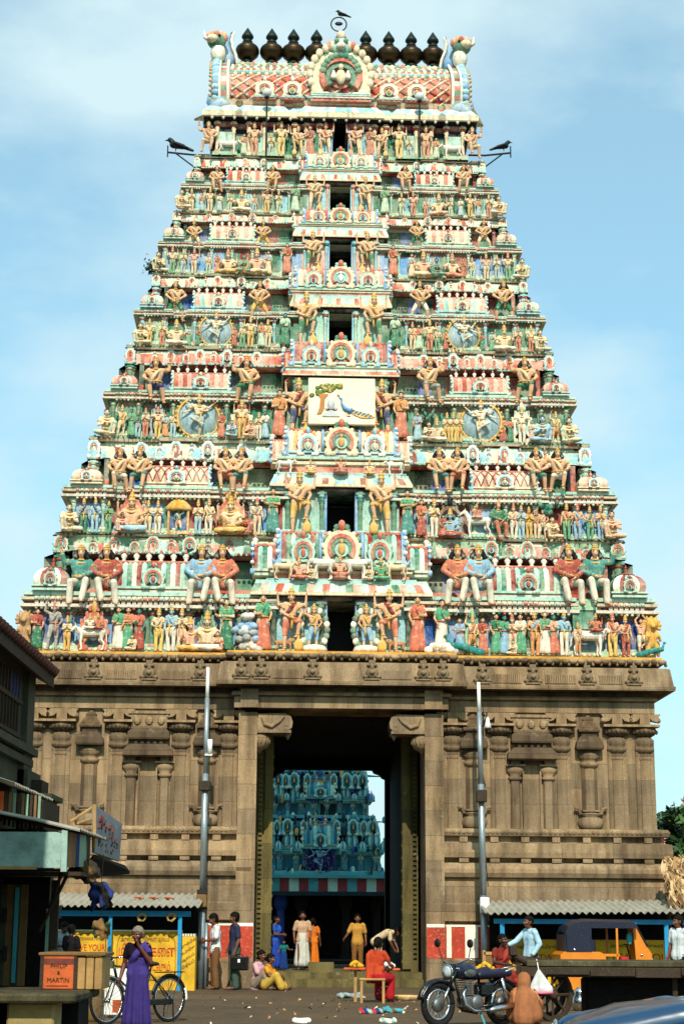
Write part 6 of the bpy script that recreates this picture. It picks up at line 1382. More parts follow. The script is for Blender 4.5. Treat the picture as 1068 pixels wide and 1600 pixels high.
    for k in range(620):
        u = r.random(); t = r.random(); p = (a.lerp(b, u)).lerp(d.lerp(c_, u), t); q = p+Vector((r.uniform(-.12, .12), -.25+r.uniform(-.1, .1), r.uniform(-.42, -.15))); p += Vector((0, -.04, .06+r.uniform(0, .1))); w_ = r.uniform(.012, .035); m.mat(r.choice(('thatch', 'thatch', 'thatch_dark', 'thatch_pale')))
        h_ = p.lerp(q, .5)+Vector((r.uniform(-.12, .12), r.uniform(-.1, .02), r.uniform(-.02, .08))); m.add([p+Vector((-w_, 0, 0)), p+Vector((w_, 0, 0)), h_+Vector((w_, 0, 0)), h_+Vector((-w_, 0, 0)), q+Vector((w_*.3+r.uniform(-.1, .1), 0, 0)), q+Vector((-w_*.3, 0, 0))], [(0, 1, 2, 3), (3, 2, 4, 5)])
    m.build('palm_leaves', root)
    m = MB().mat('bark').smooth(); m.tube([a+Vector((.1, 0, 0)), (a.x+.1, a.y, 0)], .06, 8); m.tube([d+Vector((.3, .1, -.1)), (d.x+.3, d.y+.1, 0)], .05, 8); m.build('pole', root)
right_far()
# small plant growing on the left slope of the tower
p, y = foot(4, 240); root = thing('wall_plant', 'small dark plant growing from the left edge of the tower', 'plant'); root.matrix_world = TM @ Matrix.Translation(p); m = MB(); r = random.Random(4)
for k in range(160):
    q = Vector((r.gauss(0, .14), r.gauss(0, .1), abs(r.gauss(.12, .16)))); d = Vector((r.uniform(-1, 1), r.uniform(-1, 1), r.uniform(-.3, 1))).normalized()*.07; w_ = d.orthogonal()*.4; m.mat(r.choice(('leaf_dark', 'leaf_mid'))); m.add([q-d, q+w_, q+d, q-w_], [(0, 1, 2, 3)])
m.build('leaves', root)
# ------------------------------------------------------------------ street: sheds, poles, left shops
paint('post_blue', (24, 136, 186), .5, .5, 5); paint('wall_yellow', (212, 164, 36), .75, .8, 2.0, dirt=(120, 100, 50)); paint('roof_sheet', (150, 146, 132), .85, .6, 2.0); paint('sign_red', (176, 30, 24), .6, .3); paint('sign_dark', (70, 66, 40), .7, .3); paint('lime_cap', (226, 222, 200), .8, .4)
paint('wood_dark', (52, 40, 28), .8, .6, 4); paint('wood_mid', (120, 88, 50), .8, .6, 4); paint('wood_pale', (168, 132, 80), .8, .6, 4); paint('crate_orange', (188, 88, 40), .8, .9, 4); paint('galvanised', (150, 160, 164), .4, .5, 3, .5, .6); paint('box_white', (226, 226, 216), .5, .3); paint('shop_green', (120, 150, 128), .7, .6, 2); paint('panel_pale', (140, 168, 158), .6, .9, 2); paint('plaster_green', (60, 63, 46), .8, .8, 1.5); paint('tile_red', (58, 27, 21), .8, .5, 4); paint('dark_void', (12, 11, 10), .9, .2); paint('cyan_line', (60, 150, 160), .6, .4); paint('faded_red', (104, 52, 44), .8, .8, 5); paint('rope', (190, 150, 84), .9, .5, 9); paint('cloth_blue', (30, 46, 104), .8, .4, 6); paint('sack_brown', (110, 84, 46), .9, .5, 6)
def text(body_, size, mat, parent, loc, rot=(PI/2, 0, 0), ext=.004, name='lettering', shear=0, align='CENTER', fit=0):
    cu = bpy.data.curves.new(name, 'FONT'); cu.body = body_; cu.size = size; cu.extrude = ext; cu.align_x = align; cu.align_y = 'CENTER'; cu.shear = shear
    o = bpy.data.objects.new('t', cu); COL.objects.link(o); me = bpy.data.meshes.new_from_object(o.evaluated_get(bpy.context.evaluated_depsgraph_get())); bpy.data.objects.remove(o); bpy.data.curves.remove(cu)
    me.materials.clear(); me.materials.append(MATS[mat])
    w = max(v.co.x for v in me.vertices)-min(v.co.x for v in me.vertices)
    return put(name, me, parent, loc, rot, (fit/w if fit else 1, 1, 1))
def corrugated(x0, x1, a, b, period=.165, amp=.028, mat='roof_sheet', ze=0.0):
    """sheet from the wall line a=(y,z) to the eave b=(y,z)"""
    m = MB().mat(mat).smooth(); n = int((x1-x0)/period*8); rr_ = random.Random(2)
    for th in (0, -.012):
        vs = []; 
        for k in range(n+1):
            x = x0+(x1-x0)*k/n; w_ = amp*math.sin(2*PI*(x-x0)/period); e = ze*(x-x0)/(x1-x0)
            sh = int((x-x0)/.9)*.012 % .03
            vs += [(x, a[0], a[1]+w_+th+e), (x, (a[0]+b[0])/2, (a[1]+b[1])/2+w_+th+e), (x, b[0]-sh*2, b[1]+w_+th+e)]
        f = []
        for k in range(n): f += [(3*k, 3*k+1, 3*k+4, 3*k+3), (3*k+1, 3*k+2, 3*k+5, 3*k+4)]
        m.add(vs, f if th == 0 else [q[::-1] for q in f])
    return m
# ---- left footwear stall
YE = 41.3
root = thing('market_shed', 'lean-to shed with grey corrugated roof and blue posts left of the gateway', 'shed', (0, 0, 0))
xa, xb = at(60, 1415, YE).x, at(311, 1415, YE).x; ze, zw = at(200, 1416, YE).z, at(200, 1396, 43.5).z
corrugated(xa, xb, (43.55, zw), (YE, ze)).build('roof_sheet', root)
zb_ = at(200, 1423, YE+.35).z; m = MB().mat('post_blue'); m.box(xa, at(298, 1425, YE+.3).x, YE+.3, YE+.38, zb_-.13, zb_); m.build('beam', root)
for px in (83, 172, 281): x = at(px, 1460, YE+.34).x; m = MB().mat('post_blue'); m.box(x-.045, x+.045, YE+.3, YE+.38, 0, zb_-.13); m.build('post', root)
m = MB().mat('dark_void'); m.box(xa, xb, 43.5, 43.56, 0, zw-.05); m.build('back_wall', root)  # near-black sheet stands in for the shade under the roof
m = MB().mat('rope').smooth()
for px in (222, 268):
    p = at(px, 1428, YE+.28); r = random.Random(px)
    for k in range(5): m.tube([(p.x+.09*math.cos(t)+r.uniform(-.03, .03), p.y, p.z-.08+.09*math.sin(t)*r.uniform(.7, 1.2)) for t in (0, 1, 2, 3, 4, 5, 6.2)], .012, 5)
m.build('hanging_rope', root)
m = MB().mat('crate_orange')
for px, py in ((238, 1397), (262, 1408), (215, 1410)): p = at(px, py, 42.6); m.ball((p.x, p.y, zw+(ze-zw)*(43.55-42.6)/(43.55-YE)+.03), (.1, .14, .025), 7, 4); m.ball((p.x+.13, p.y-.1, zw+(ze-zw)*(43.55-42.5)/(43.55-YE)+.03), (.05, .08, .02), 6, 4)
m.build('roof_scrap', root)
YW = 42.0; x0, x1 = at(83, 1500, YW).x, at(283, 1500, YW).x; zt_ = at(200, 1453, YW).z
root = thing('painted_wall', 'low yellow wall with red and black lettering under the left shed', 'wall', (0, 0, 0)); m = MB().mat('wall_yellow'); m.box(x0, x1, YW, YW+.2, 0, zt_-.03); m.mat('lime_cap'); m.box(x0, x1, YW-.02, YW+.22, zt_-.03, zt_); m.build('wall', root)
def tw(px, py, yy=YW): p = at(px, py, yy-.004); return (p.x, yy-.004, p.z)
TA = 'அருள்மிகு கபாலீசுவரர் ஆலயம்'
text(TA, .13, 'sign_dark', root, tw(227, 1468), fit=1.15); text('மிதியடிக\u0bc8ள', .36, 'sign_red', root, tw(229, 1487), ext=.006, fit=1.32); text('இங்\u0bc7க விடவும்', .27, 'sign_red', root, tw(228, 1511), ext=.006, fit=1.15); text('நிர்வாகம்', .12, 'sign_dark', root, tw(246, 1528), fit=.4)
text('KAPALEESWARAR TEMPLE', .1, 'sign_dark', root, tw(137, 1467), fit=.78); text('LEAVE YOUR', .21, 'sign_red', root, tw(137, 1481), ext=.006, fit=.82); text('FOOTWEAR HERE', .2, 'sign_red', root, tw(134, 1501), ext=.006, fit=.9)
# scrolled border lines
m = MB().mat('sign_dark')
for c0, c1 in ((183, 274), (95, 166)):
    pts = []
    for k in range(65):
        t = 2*PI*k/64; cx_, sx_ = math.cos(t), math.sin(t); sq = lambda v: math.copysign(abs(v)**.4, v)
        px = (c0+c1)/2+(c1-c0)/2*sq(cx_); py = 1495+36*sq(sx_)+2*math.sin(6*t); pts.append(tw(px, py))
    m.tube(pts, .008, 4)
m.build('border_line', root)
YP = 41.85; x0, x1, zt2 = at(284, 1500, YP).x, at(305, 1500, YP).x, at(290, 1459, YP).z
root = thing('wall_pier', 'narrow bright yellow wall end with slanting grey script beside the utility pole', 'wall', (0, 0, 0)); m = MB().mat('wall_yellow'); m.box(x0, x1, YP, YP+.5, 0, zt2-.06); m.mat('lime_cap')
for k in range(5): w_ = (x1-x0)/5; m.box(x0+k*w_, x0+k*w_+w_*.6, YP-.01, YP+.5, zt2-.06, zt2)
m.build('wall', root)
for k, s_ in enumerate(('அருள்மிகு', 'கபாலீசு', 'ஆலயம்', 'மிதியடி')): p = at(294, 1474+k*11, YP-.004); text(s_, .085, 'sign_dark', root, (p.x, YP-.004, p.z), (PI/2, -R(32), 0))
# ---- right shed
YE2 = 41.0
root = thing('market_shed', 'long lean-to shed with grey corrugated roof and blue beam right of the gateway', 'shed', (0, 0, 0)); xa, xb = at(758, 1425, YE2).x, at(1130, 1425, YE2).x; ze, zw = at(860, 1428, YE2).z, at(860, 1409, 43.5).z
corrugated(xa, xb, (43.55, zw), (YE2, ze), .17, .03, ze=.06).build('roof_sheet', root)
zb_ = at(860, 1436, YE2+.3).z; m = MB().mat('post_blue'); m.box(at(771, 1430, YE2+.3).x, xb, YE2+.3, YE2+.38, zb_-.11, zb_); m.build('beam', root)
for px in (784, 905, 1040): x = at(px, 1460, YE2+.34).x; m = MB().mat('post_blue'); m.box(x-.05, x+.05, YE2+.3, YE2+.38, 0, zb_-.11); m.build('post', root)
m = MB().mat('dark_void'); m.box(xa+.3, xb, 43.5, 43.56, 0, zw-.05); m.build('back_wall', root)  # near-black sheet paints in the shade inside this shed
YW2 = 42.2; root = thing('painted_wall', 'low yellow wall with worn lettering behind the auto rickshaw', 'wall', (0, 0, 0)); zt_ = at(860, 1468, YW2).z; m = MB().mat('wall_yellow'); m.box(at(788, 1490, YW2).x, at(1048, 1490, YW2).x, YW2, YW2+.2, 0, zt_); m.build('wall', root)
text(TA, .1, 'leaf_dark', root, tw(1008, 1478, YW2)); text('LEAVE YOUR', .26, 'sign_red', root, tw(1005, 1497, YW2)); text(TA, .1, 'leaf_dark', root, tw(852, 1480, YW2)); text('FOOTWEAR', .22, 'sign_red', root, tw(850, 1497, YW2))
# ---- steel poles
def pole(pb, pt, Y, label, right):
    b = at(pb, 1541, Y); t = at(pt[0], pt[1], Y); root = thing('utility_pole', label, 'utility pole', (b.x, Y, 0), 0, 'steel poles before the gate'); lean = t.x-b.x; H = t.z
    P_ = lambda f: (lean*f, 0, H*f); f_ = lambda py: at(pb, py, Y).z/H
    m = MB().mat('galvanised').smooth(); m.tube([P_(0), P_(.3)], [.085, .085], 14); m.tube([P_(.3), P_(.66)], [.078, .078], 14); m.tube([P_(.66), P_(.9)], .062, 12); m.mat('box_white'); m.tube([P_(.9), P_(1)], [.05, .04], 12); m.build('shaft', root)
    m = MB().mat('iron_dark')
    for f in ((.24, .27, .62) if not right else (.62, .29)): x, y, z = P_(f); m.box(x-.12, x+.12, -.12, .1, z-.03, z+.05)
    m.build('clamp', root)
    if right:
        x, y, z = P_(f_(1245)); m = MB().mat('wood_dark'); m.bbox(x-.13, x+.13, -.2, .0, z-.14, z+.16); m.build('junction_box', root)
        x, y, z = P_(f_(1414)); m = MB().mat('box_white'); m.bbox(x-.1, x+.12, -.22, -.06, z-.2, z+.18); m.build('meter_box', root)
        x, y, z = P_(f_(1140)); m = MB().mat('iron_dark').smooth(); m.tube([(x, 0, z), (x+.14, -.02, z+.18), (x+.18, -.02, z+.42)], .018, 6); m.mat('box_white'); m.lathe([(.03, .14), (.06, .0), (.1, -.12)], 10, (x+.2, -.02, z+.16)); m.build('lamp_arm', root)
        m = MB().mat('iron_dark'); m.tube([P_(.99), (lean+.12, .06, H*.9), (lean+.02, .1, H*.62), (.1, .1, H*.33)], .012, 5); m.build('cable', root)
    else:
        x, y, z = P_(f_(1200)); m = MB().mat('box_white'); m.box(x-.02, x+.16, -.1, .04, z+.3, z+.34); m.smooth(); m.tube([(x+.1, -.06, z+.34), (x+.1, -.06, z+.7)], .06, 10); m.build('lamp_arm', root)
        x, y, z = P_(f_(1228)); m = MB().mat('wood_dark'); m.bbox(x-.14, x+.14, -.16, .08, z-.12, z+.12); m.build('junction_box', root)
        x, y, z = P_(f_(1398)); m = MB().mat('wood_mid'); m.bbox(x-.13, x+.12, -.2, .05, z-.3, z+.02); m.mat('iron_dark'); m.box(x-.12, x+.12, -.21, .06, z+.02, z+.12); m.build('switch_box', root)
        m = MB().mat('galvanised').smooth(); m.tube([(.12, -.03, 0), (.12+lean*.2, -.03, H*.2)], .04, 10); m.build('conduit', root)
pole(313, (325, 1043), 42.7, 'leaning grey steel pole with lamp and boxes at the left of the gateway', False)
pole(758, (747, 1066), 42.7, 'leaning grey steel pole with a white meter box at the right of the gateway', True)
# ---- left building with tiled eave, awnings and shop front
def left_building():
    X0 = at(45, 1100, 34).x
    root = thing('shop_house', 'shaded two storey shop house with tiled eave and barred window at the left edge', 'building', (0, 0, 0))
    ze = at(62, 1052, 34).z; zl = at(45, 1172, 34).z
    m = MB().mat('plaster_green'); m.box(X0-6, X0, 20, 34, 0, ze+.1); m.mat('plaster_green'); m.box(X0-.02, X0+.12, 33.3, 34.03, zl, ze); m.box(X0-.02, X0+.12, 33.2, 34.05, 3.4, zl-.12); m.build('wall', root)
    m = MB().mat('plaster_green'); m.box(X0-6, X0+.22, 20, 34.1, zl-.14, zl); m.box(X0-6, X0+.14, 20, 34.06, zl-.34, zl-.2); m.build('string_course', root)
    m = MB().mat('dark_void'); m.box(X0-.01, X0+.02, 26, 32.9, zl+.1, ze-.25); m.mat('wood_dark')
    for k in range(23): y = 26+k*.3; m.box(X0+.02, X0+.07, y, y+.06, zl+.1, ze-.25)
    m.box(X0+.01, X0+.09, 26, 32.9, zl+.75, zl+.83); m.box(X0+.01, X0+.09, 26, 32.9, zl+.1, zl+.18); m.mat('cloth_blue'); m.box(X0+.02, X0+.05, 31.8, 32.6, zl+.85, ze-.25); m.build('barred_window', root)
    m = MB().mat('wood_dark'); m.add([(X0+.42, 20, ze), (X0+.42, 34.4, ze), (X0-6.3, 34.4, ze+3.6), (X0-6.3, 20, ze+3.6), (X0+.42, 20, ze-.24), (X0+.42, 34.4, ze-.24), (X0-6.3, 34.4, ze+3.3), (X0-6.3, 20, ze+3.3)], [(3, 2, 1, 0), (4, 5, 6, 7), (0, 1, 5, 4), (1, 2, 6, 5), (2, 3, 7, 6), (3, 0, 4, 7)])
    m.mat('tile_red')
    for k in range(48):
        y = 20+k*.3; m.smooth(); m.tube([(X0+.5, y+.15, ze+.03), (X0-6.2, y+.15, ze+3.66)], .1, 6)
    m.build('roof', root)
    # lower body with a return towards the street, plaster cornice
    m = MB().mat('plaster_green'); xr = at(84, 1260, 34.2).x; zc_ = at(84, 1245, 34.2).z; m.box(X0-.1, xr, 33.4, 34.6, 0, zc_-.1); m.box(X0-.1, xr+.1, 33.3, 34.7, zc_-.1, zc_); m.box(X0-.1, X0+.2, 33.2, 34.6, zc_, zc_+.45); m.mat('wood_dark'); m.box(X0+.2, xr-.15, 33.6, 34.4, zc_, zc_+.28); m.build('lower_wall', root)
    # ground floor: plank shutters in shade
    m = MB().mat('dark_void'); m.box(X0, X0+.5, 20, 33.4, 0, 2.6); m.build('shop_front', root)  # front coloured near-black to stand in for the shade below the awnings
    m = MB()
    xs = at(8, 1450, 27).x
    for k in range(6): m.mat('wood_mid' if k % 2 else 'plaster_green'); x = at(-24+k*11, 1450, 29.6).x; m.box(x, x+.115, 29.6, 29.65, .5, 2.15)
    m.mat('cyan_line'); x = at(21, 1450, 29.5).x; m.box(x, x+.06, 29.53, 29.58, .55, 2.1); m.mat('iron_dark')
    for py in (1430, 1490): p = at(6, py, 29.5); m.box(p.x-.04, p.x+.04, 29.54, 29.6, p.z-.12, p.z+.12)
    m.build('plank_shutter', root)
    m = MB().mat('dark_void'); m.box(at(-60, 1400, 30).x, at(80, 1400, 30).x, 29.8, 29.9, .0, at(70, 1370, 29.8).z); m.build('shop_back', root)  # near-black sheet in place of the shaded shop inside
    m = MB().mat('wood_dark'); x = at(84, 1450, 29).x; m.box(x-.07, x+.06, 29, 29.12, 0, at(84, 1375, 29).z); m.mat('shop_green'); m.box(x-.13, x-.075, 29.0, 29.1, .4, at(84, 1420, 29).z); m.build('post', root)
left_building()
# unseen house added beyond the left edge, sized to throw shade on the stalls
root = thing('shop_house', 'unseen plain house added beyond the left edge to shade the stalls', 'building', (0, 0, 0)); m = MB().mat('plaster_green'); m.box(-11, -4.7, 11, 20.8, 0, 9.4); m.build('wall', root); m = MB().mat('tile_red'); m.prism([(-11.3, 9.4), (-4.45, 9.4), (-7.8, 11)], 10.8, 20.9); m.build('roof', root)
def awnings():
    # upper awning: corrugated sheet over weathered boards
    root = thing('shop_awning', 'upper shop awning of corrugated sheet over weathered dark boards', 'awning', (0, 0, 0), 0, 'awnings on the shop house')
    a, b = at(-60, 1222, 30), at(82, 1250, 32.6); m = MB().mat('roof_sheet').smooth(); n = 64
    for th in (0, -.015):
        vs = []
        for k in range(n+1):
            y = 28.8+3.9*k/n; w_ = .03*math.sin(2*PI*y/.17); vs += [(a.x, y, a.z+.35+w_+th), (b.x-.5, y, b.z+.16+w_+th), (b.x, y, b.z+w_+th)]
        m.add(vs, [q if th == 0 else q[::-1] for k in range(n) for q in ((3*k, 3*k+3, 3*k+4, 3*k+1), (3*k+1, 3*k+4, 3*k+5, 3*k+2))])
    m.build('sheet', root)
    x1 = at(66, 1270, 30.5).x; x0_ = at(8, 1270, 29.5).x; zt_, zb_ = at(30, 1238, 29.6).z, at(30, 1290, 29.6).z; m = MB()
    for k in range(9):
        x = x0_+(x1-x0_)*k/9; m.mat(['wood_dark', 'wood_mid', 'shop_green'][k % 3]); y = 29.4+.12*k; m.box(x, x+(x1-x0_)/9-.008, y, y+.03, zb_-.035*k*.4, zt_)
    m.mat('crate_orange'); m.box(x0_-.5, x0_-.01, 29.36, 29.4, zb_+.06, zt_); m.mat('wood_dark'); m.box(x0_-.6, x1, 30.6, 32.4, zb_-.1, zb_); m.box(x1-.03, x1, 30.5, 32.4, zb_-.1, zt_-.05); m.build('fascia_board', root)
    # lower stall roof with pale panel
    root = thing('shop_awning', 'lower stall roof with a pale green panel and a light blue post', 'awning', (0, 0, 0), 0, 'awnings on the shop house')
    Y = 27.6; c = at(60, 1282, Y); d = at(161, 1306, Y+2.6); e = at(-60, 1276, Y); m = MB().mat('roof_sheet').smooth(); n = 56
    for th in (0, -.015):
        vs = []
        for k in range(n+1):
            y = Y-.1+3.3*k/n; w_ = .026*math.sin(2*PI*y/.17); vs += [(e.x, y, c.z+.25+w_+th), (d.x-.7, y, d.z+.13+w_+th), (d.x, y, d.z-.03+w_+th)]
        m.add(vs, [q if th == 0 else q[::-1] for k in range(n) for q in ((3*k, 3*k+3, 3*k+4, 3*k+1), (3*k+1, 3*k+4, 3*k+5, 3*k+2))])
    m.build('sheet', root)
    p0, p1 = at(-50, 1355, Y), at(97, 1300, Y); m = MB().mat('panel_pale'); m.box(p0.x, p1.x, Y, Y+.04, p0.z, p1.z); m.mat('wood_pale'); q = at(58, 1354, Y); m.box(p0.x, q.x, Y-.04, Y, p0.z-.03, p0.z+.02); m.build('front_panel', root)
    m = MB().mat('cyan_line'); a, b = at(95, 1362, Y-.05), at(106, 1297, Y-.05); m.mat('panel_pale'); m.add([(a.x, Y-.06, a.z), (a.x+.09, Y-.06, a.z), (b.x, Y-.06, b.z), (b.x-.09, Y-.06, b.z), (a.x, Y+.02, a.z), (a.x+.09, Y+.02, a.z), (b.x, Y+.02, b.z), (b.x-.09, Y+.02, b.z)], [(0, 1, 2, 3), (7, 6, 5, 4), (0, 4, 5, 1), (1, 5, 6, 2), (2, 6, 7, 3), (3, 7, 4, 0)]); m.build('corner_post', root)
    m = MB(); x0_ = b.x; x1_ = at(141, 1330, Y+1.6).x
    for k, mt in enumerate(('crate_orange', 'wood_mid', 'cloth_blue', 'shop_green', 'shop_green', 'wood_dark')):
        xa_, xb_ = x0_+(x1_-x0_)*k/6, x0_+(x1_-x0_)*(k+1)/6; ya, yb = Y+.1+1.5*k/6, Y+.1+1.5*(k+1)/6; zt_, zb_ = at(120, 1304, Y+1).z, at(110, 1356-k*1.0, Y+.5).z; m.mat(mt if k else 'wood_mid'); m.add([(xa_, ya, zb_), (xb_, yb, zb_), (xb_, yb, zt_), (xa_, ya, zt_), (xa_-.02, ya+.03, zb_), (xb_-.02, yb+.03, zb_), (xb_-.02, yb+.03, zt_), (xa_-.02, ya+.03, zt_)], [(0, 1, 2, 3), (7, 6, 5, 4), (0, 4, 5, 1), (1, 5, 6, 2), (2, 6, 7, 3), (3, 7, 4, 0)])
    m.build('side_board', root)
    m = MB().mat('dark_void'); zf = at(60, 1358, Y+.3).z; m.box(at(-60, 1360, Y).x, at(100, 1360, Y+.3).x, Y+.06, Y+2.6, zf-.05, zf); m.mat('wood_dark'); m.box(at(100, 1362, Y).x, at(146, 1362, Y+1.6).x, Y+.2, Y+1.9, zf-.1, zf-.04)
    for (p0, p1) in (((97, 1362), (78, 1420)), ((108, 1362), (62, 1455))): m.tube([at(*p0, Y+.6), at(*p1, Y+1.2)], .03, 6)
    m.build('floor_frame', root)
    # sign board, leaning struts
    root = thing('hoarding', 'weathered grey sign board with faded red lettering above the stalls', 'sign', (0, 0, 0)); A, B, C_, D = at(148, 1332, 29.6), at(187, 1346, 32.4), at(191, 1287, 32.4), at(148, 1257, 29.6)
    paint('board_grey', (130, 134, 140), .7, .6, 3); paint('faded_red', (104, 52, 44), .8, .8, 5); off = Vector((-.05, .03, 0)); m = MB().mat('board_grey'); m.add([A, B, C_, D, A+off, B+off, C_+off, D+off], [(0, 1, 2, 3), (7, 6, 5, 4), (0, 4, 5, 1), (1, 5, 6, 2), (2, 6, 7, 3), (3, 7, 4, 0)]); m.mat('wood_pale'); m.tube([D, D.lerp(A, .9)], .03, 6); m.build('board', root)
    r = random.Random(12); m = MB(); nrm = (B-A).cross(D-A).normalized()
    if nrm.y > 0: nrm = -nrm
    for k in range(34):
        u, v = r.uniform(.1, .85), (r.uniform(.4, .75) if k < 14 else r.uniform(.08, .38)); du, dv = (.05, .16) if k < 14 else (r.uniform(-.04, .06), r.uniform(.04, .1)); m.mat('faded_red' if k < 16 or k % 3 == 0 else 'sign_dark'); f_ = lambda u, v: A.lerp(B, u).lerp(D.lerp(C_, u), v)+nrm*.012; m.tube([f_(u, v), f_(u+du*.6, v+dv*.6), f_(u+du, v+dv*.7)], .025 if k < 14 else .015, 5)
    m.build('faded_lettering', root); m = MB().mat('wood_pale'); m.tube([at(144, 1262, 29.7), at(110, 1284, 29.2)], .025, 6); m.tube([at(144, 1280, 29.7), at(122, 1286, 29.0)], .025, 6); m.build('strut', root)
    # cloths hanging from the stall
    def bundle(px, py, Y_, w_, h_, mats, label, cat, seed):
        r = random.Random(seed); c = at(px, py, Y_); m = MB().mat('cream')
        for k in range(12): m.cap((r.uniform(-.5, .5)*w_, r.uniform(-.1, .1), r.uniform(-.1, .5)*h_), .1*w_+.04, (r.uniform(-.6, .6)*w_, r.uniform(-.1, .1), r.uniform(-.6, .1)*h_), .06*w_+.02, 8)
        me = remesh(m, .025, 2, 'cloth_bundle'); me.materials.clear()
        for q in mats: me.materials.append(MATS[q])
        nm = len(mats); me.polygons.foreach_set('material_index', [int((p.center.x*7+p.center.z*4+10) % nm) for p in me.polygons]); o = put('cloth_bundle', me, None, c); tag(o, label, cat)
        m = MB().mat('iron_dark'); m.tube([(0, 0, h_*.4), (0.02, 0, h_*.4+.5)], .007, 5); m.build('string', o)
    bundle(132, 1362, 28.9, .42, .3, ('sack_brown', 'wood_dark'), 'brown sack cloth sagging below the stall roof', 'cloth', 3); bundle(158, 1398, 29.4, .3, .42, ('cloth_blue', 'dark_void', 'cloth_blue'), 'blue and black cloth bundle hanging below the grey sign board', 'cloth', 5); bundle(158, 1452, 41.0, .35, .42, ('sack_brown', 'wood_mid', 'leaf_dark'), 'brown leafy bunch hanging from the left shed beam', 'bunch', 8)
    m = MB().mat('dark_void'); A2, B2 = at(146, 1335, 29.8), at(196, 1352, 32.2); r = random.Random(4)
    m.add([A2, B2, B2+Vector((.05, .3, -.1)), A2+Vector((-.3, .2, -.35)), A2+Vector((0, 0, -.05)), B2+Vector((0, 0, -.05)), B2+Vector((.05, .3, -.15)), A2+Vector((-.3, .2, -.4))], [(0, 1, 2, 3), (7, 6, 5, 4), (0, 4, 5, 1), (1, 5, 6, 2), (2, 6, 7, 3), (3, 7, 4, 0)]); tag(m.build('tarpaulin_edge'), 'dark ragged tarpaulin edge under the grey sign board', 'tarpaulin')
awnings()
# stone bench, crate, block
Yb = 24.0
root = thing('stone_bench', 'dark stone slab bench on a pale block at the lower left', 'bench', (0, 0, 0)); zt_ = at(60, 1548, Yb).z; xr = at(141, 1545, Yb+.4).x; m = MB().mat('wood_dark'); stone('bench_stone', (70, 66, 48), (104, 98, 70), (4, 2)); m.mat('bench_stone'); m.bbox(xr-3.2, xr, Yb-1.0, Yb+1.4, zt_-.12, zt_, .03); m.build('slab', root)
m = MB().mat('wall_yellow'); paint('pale_block', (150, 132, 84), .9, .6, 3); m.mat('pale_block'); xb_ = at(86, 1580, Yb-.7).x; m.bbox(xb_-.62, xb_, Yb-.75, Yb-.1, 0, zt_-.12, .03); m.build('support', root); m = MB().mat('dark_void'); m.box(xr-3.2, xr-.12, Yb+.2, Yb+1.2, 0, zt_-.12); m.build('support_wall', root)
Yc = 24.4; a, b, c_ = at(62, 1537, Yc), at(122, 1492, Yc), at(163, 1537, Yc+.2); root = thing('wooden_crate', 'orange wooden packing crate with black stencilled lettering on the stone bench', 'crate', (0, 0, 0)); z0_ = zt_+.005; z1_ = b.z; m = MB()
m.mat('crate_orange'); m.bbox(a.x, b.x-.01, Yc, Yc+.9, z0_, z1_, .012); m.mat('wood_pale'); n = 3
for k in range(n): xa_ = b.x+(c_.x-b.x)*k/n; m.bbox(xa_, xa_+(c_.x-b.x)/n-.012, Yc+.02, Yc+.9, z0_, z1_-.03, .01)
m.mat('wood_mid'); m.bbox(a.x-.03, c_.x+.03, Yc-.02, Yc+.95, z1_-.012, z1_+.03, .01); m.mat('faded_red'); m.box(a.x+.02, b.x-.03, Yc-.003, Yc, z1_-.13, z1_-.05); m.mat('wood_dark'); m.box(a.x, a.x+.05, Yc-.012, Yc, z0_, z1_-.02); m.box(b.x-.05, b.x, Yc-.012, Yc, z0_, z1_-.02); m.build('box', root)
for s_, z, sz in (('PHILIP', z1_-.15, .085), ('&', z1_-.24, .07), ('MARTIN', z1_-.34, .085)): text(s_, sz, 'wood_dark', root, ((a.x+b.x)/2, Yc-.005, z))
m = MB().mat('dark_void'); m.box(a.x+.1, b.x-.12, Yc-.004, Yc, z1_-.42, z1_-.41); m.build('underline', root)
# white boards leaning behind the bicycle
p0, p1 = at(162, 1592, 29.4), at(214, 1514, 29.4); root = thing('leaning_board', 'white board with an orange patch leaning behind the bicycle', 'board', (0, 0, 0)); paint('board_white', (236, 234, 224), .6, .3, 3); m = MB().mat('board_white'); m.bbox(p0.x, p1.x, 29.4, 29.46, .05, p1.z, .01); m.mat('crate_orange'); m.box(at(176, 1570, 29.4).x, at(196, 1570, 29.4).x, 29.395, 29.4, at(180, 1582, 29.4).z, at(180, 1562, 29.4).z); m.build('board', root)
m = MB().mat('sack_brown'); m.cap((0, 0, .2), .22, (.05, 0, .55), .16); me = remesh(m, .03, 2, 'sack'); me.materials.clear(); me.materials.append(MATS['sack_brown']); tag(put('jute_sack', me, None, at(141, 1572, 28.3)-Vector((0, 0, .3))), 'brown jute sack behind the front wheel of the bicycle', 'sack')
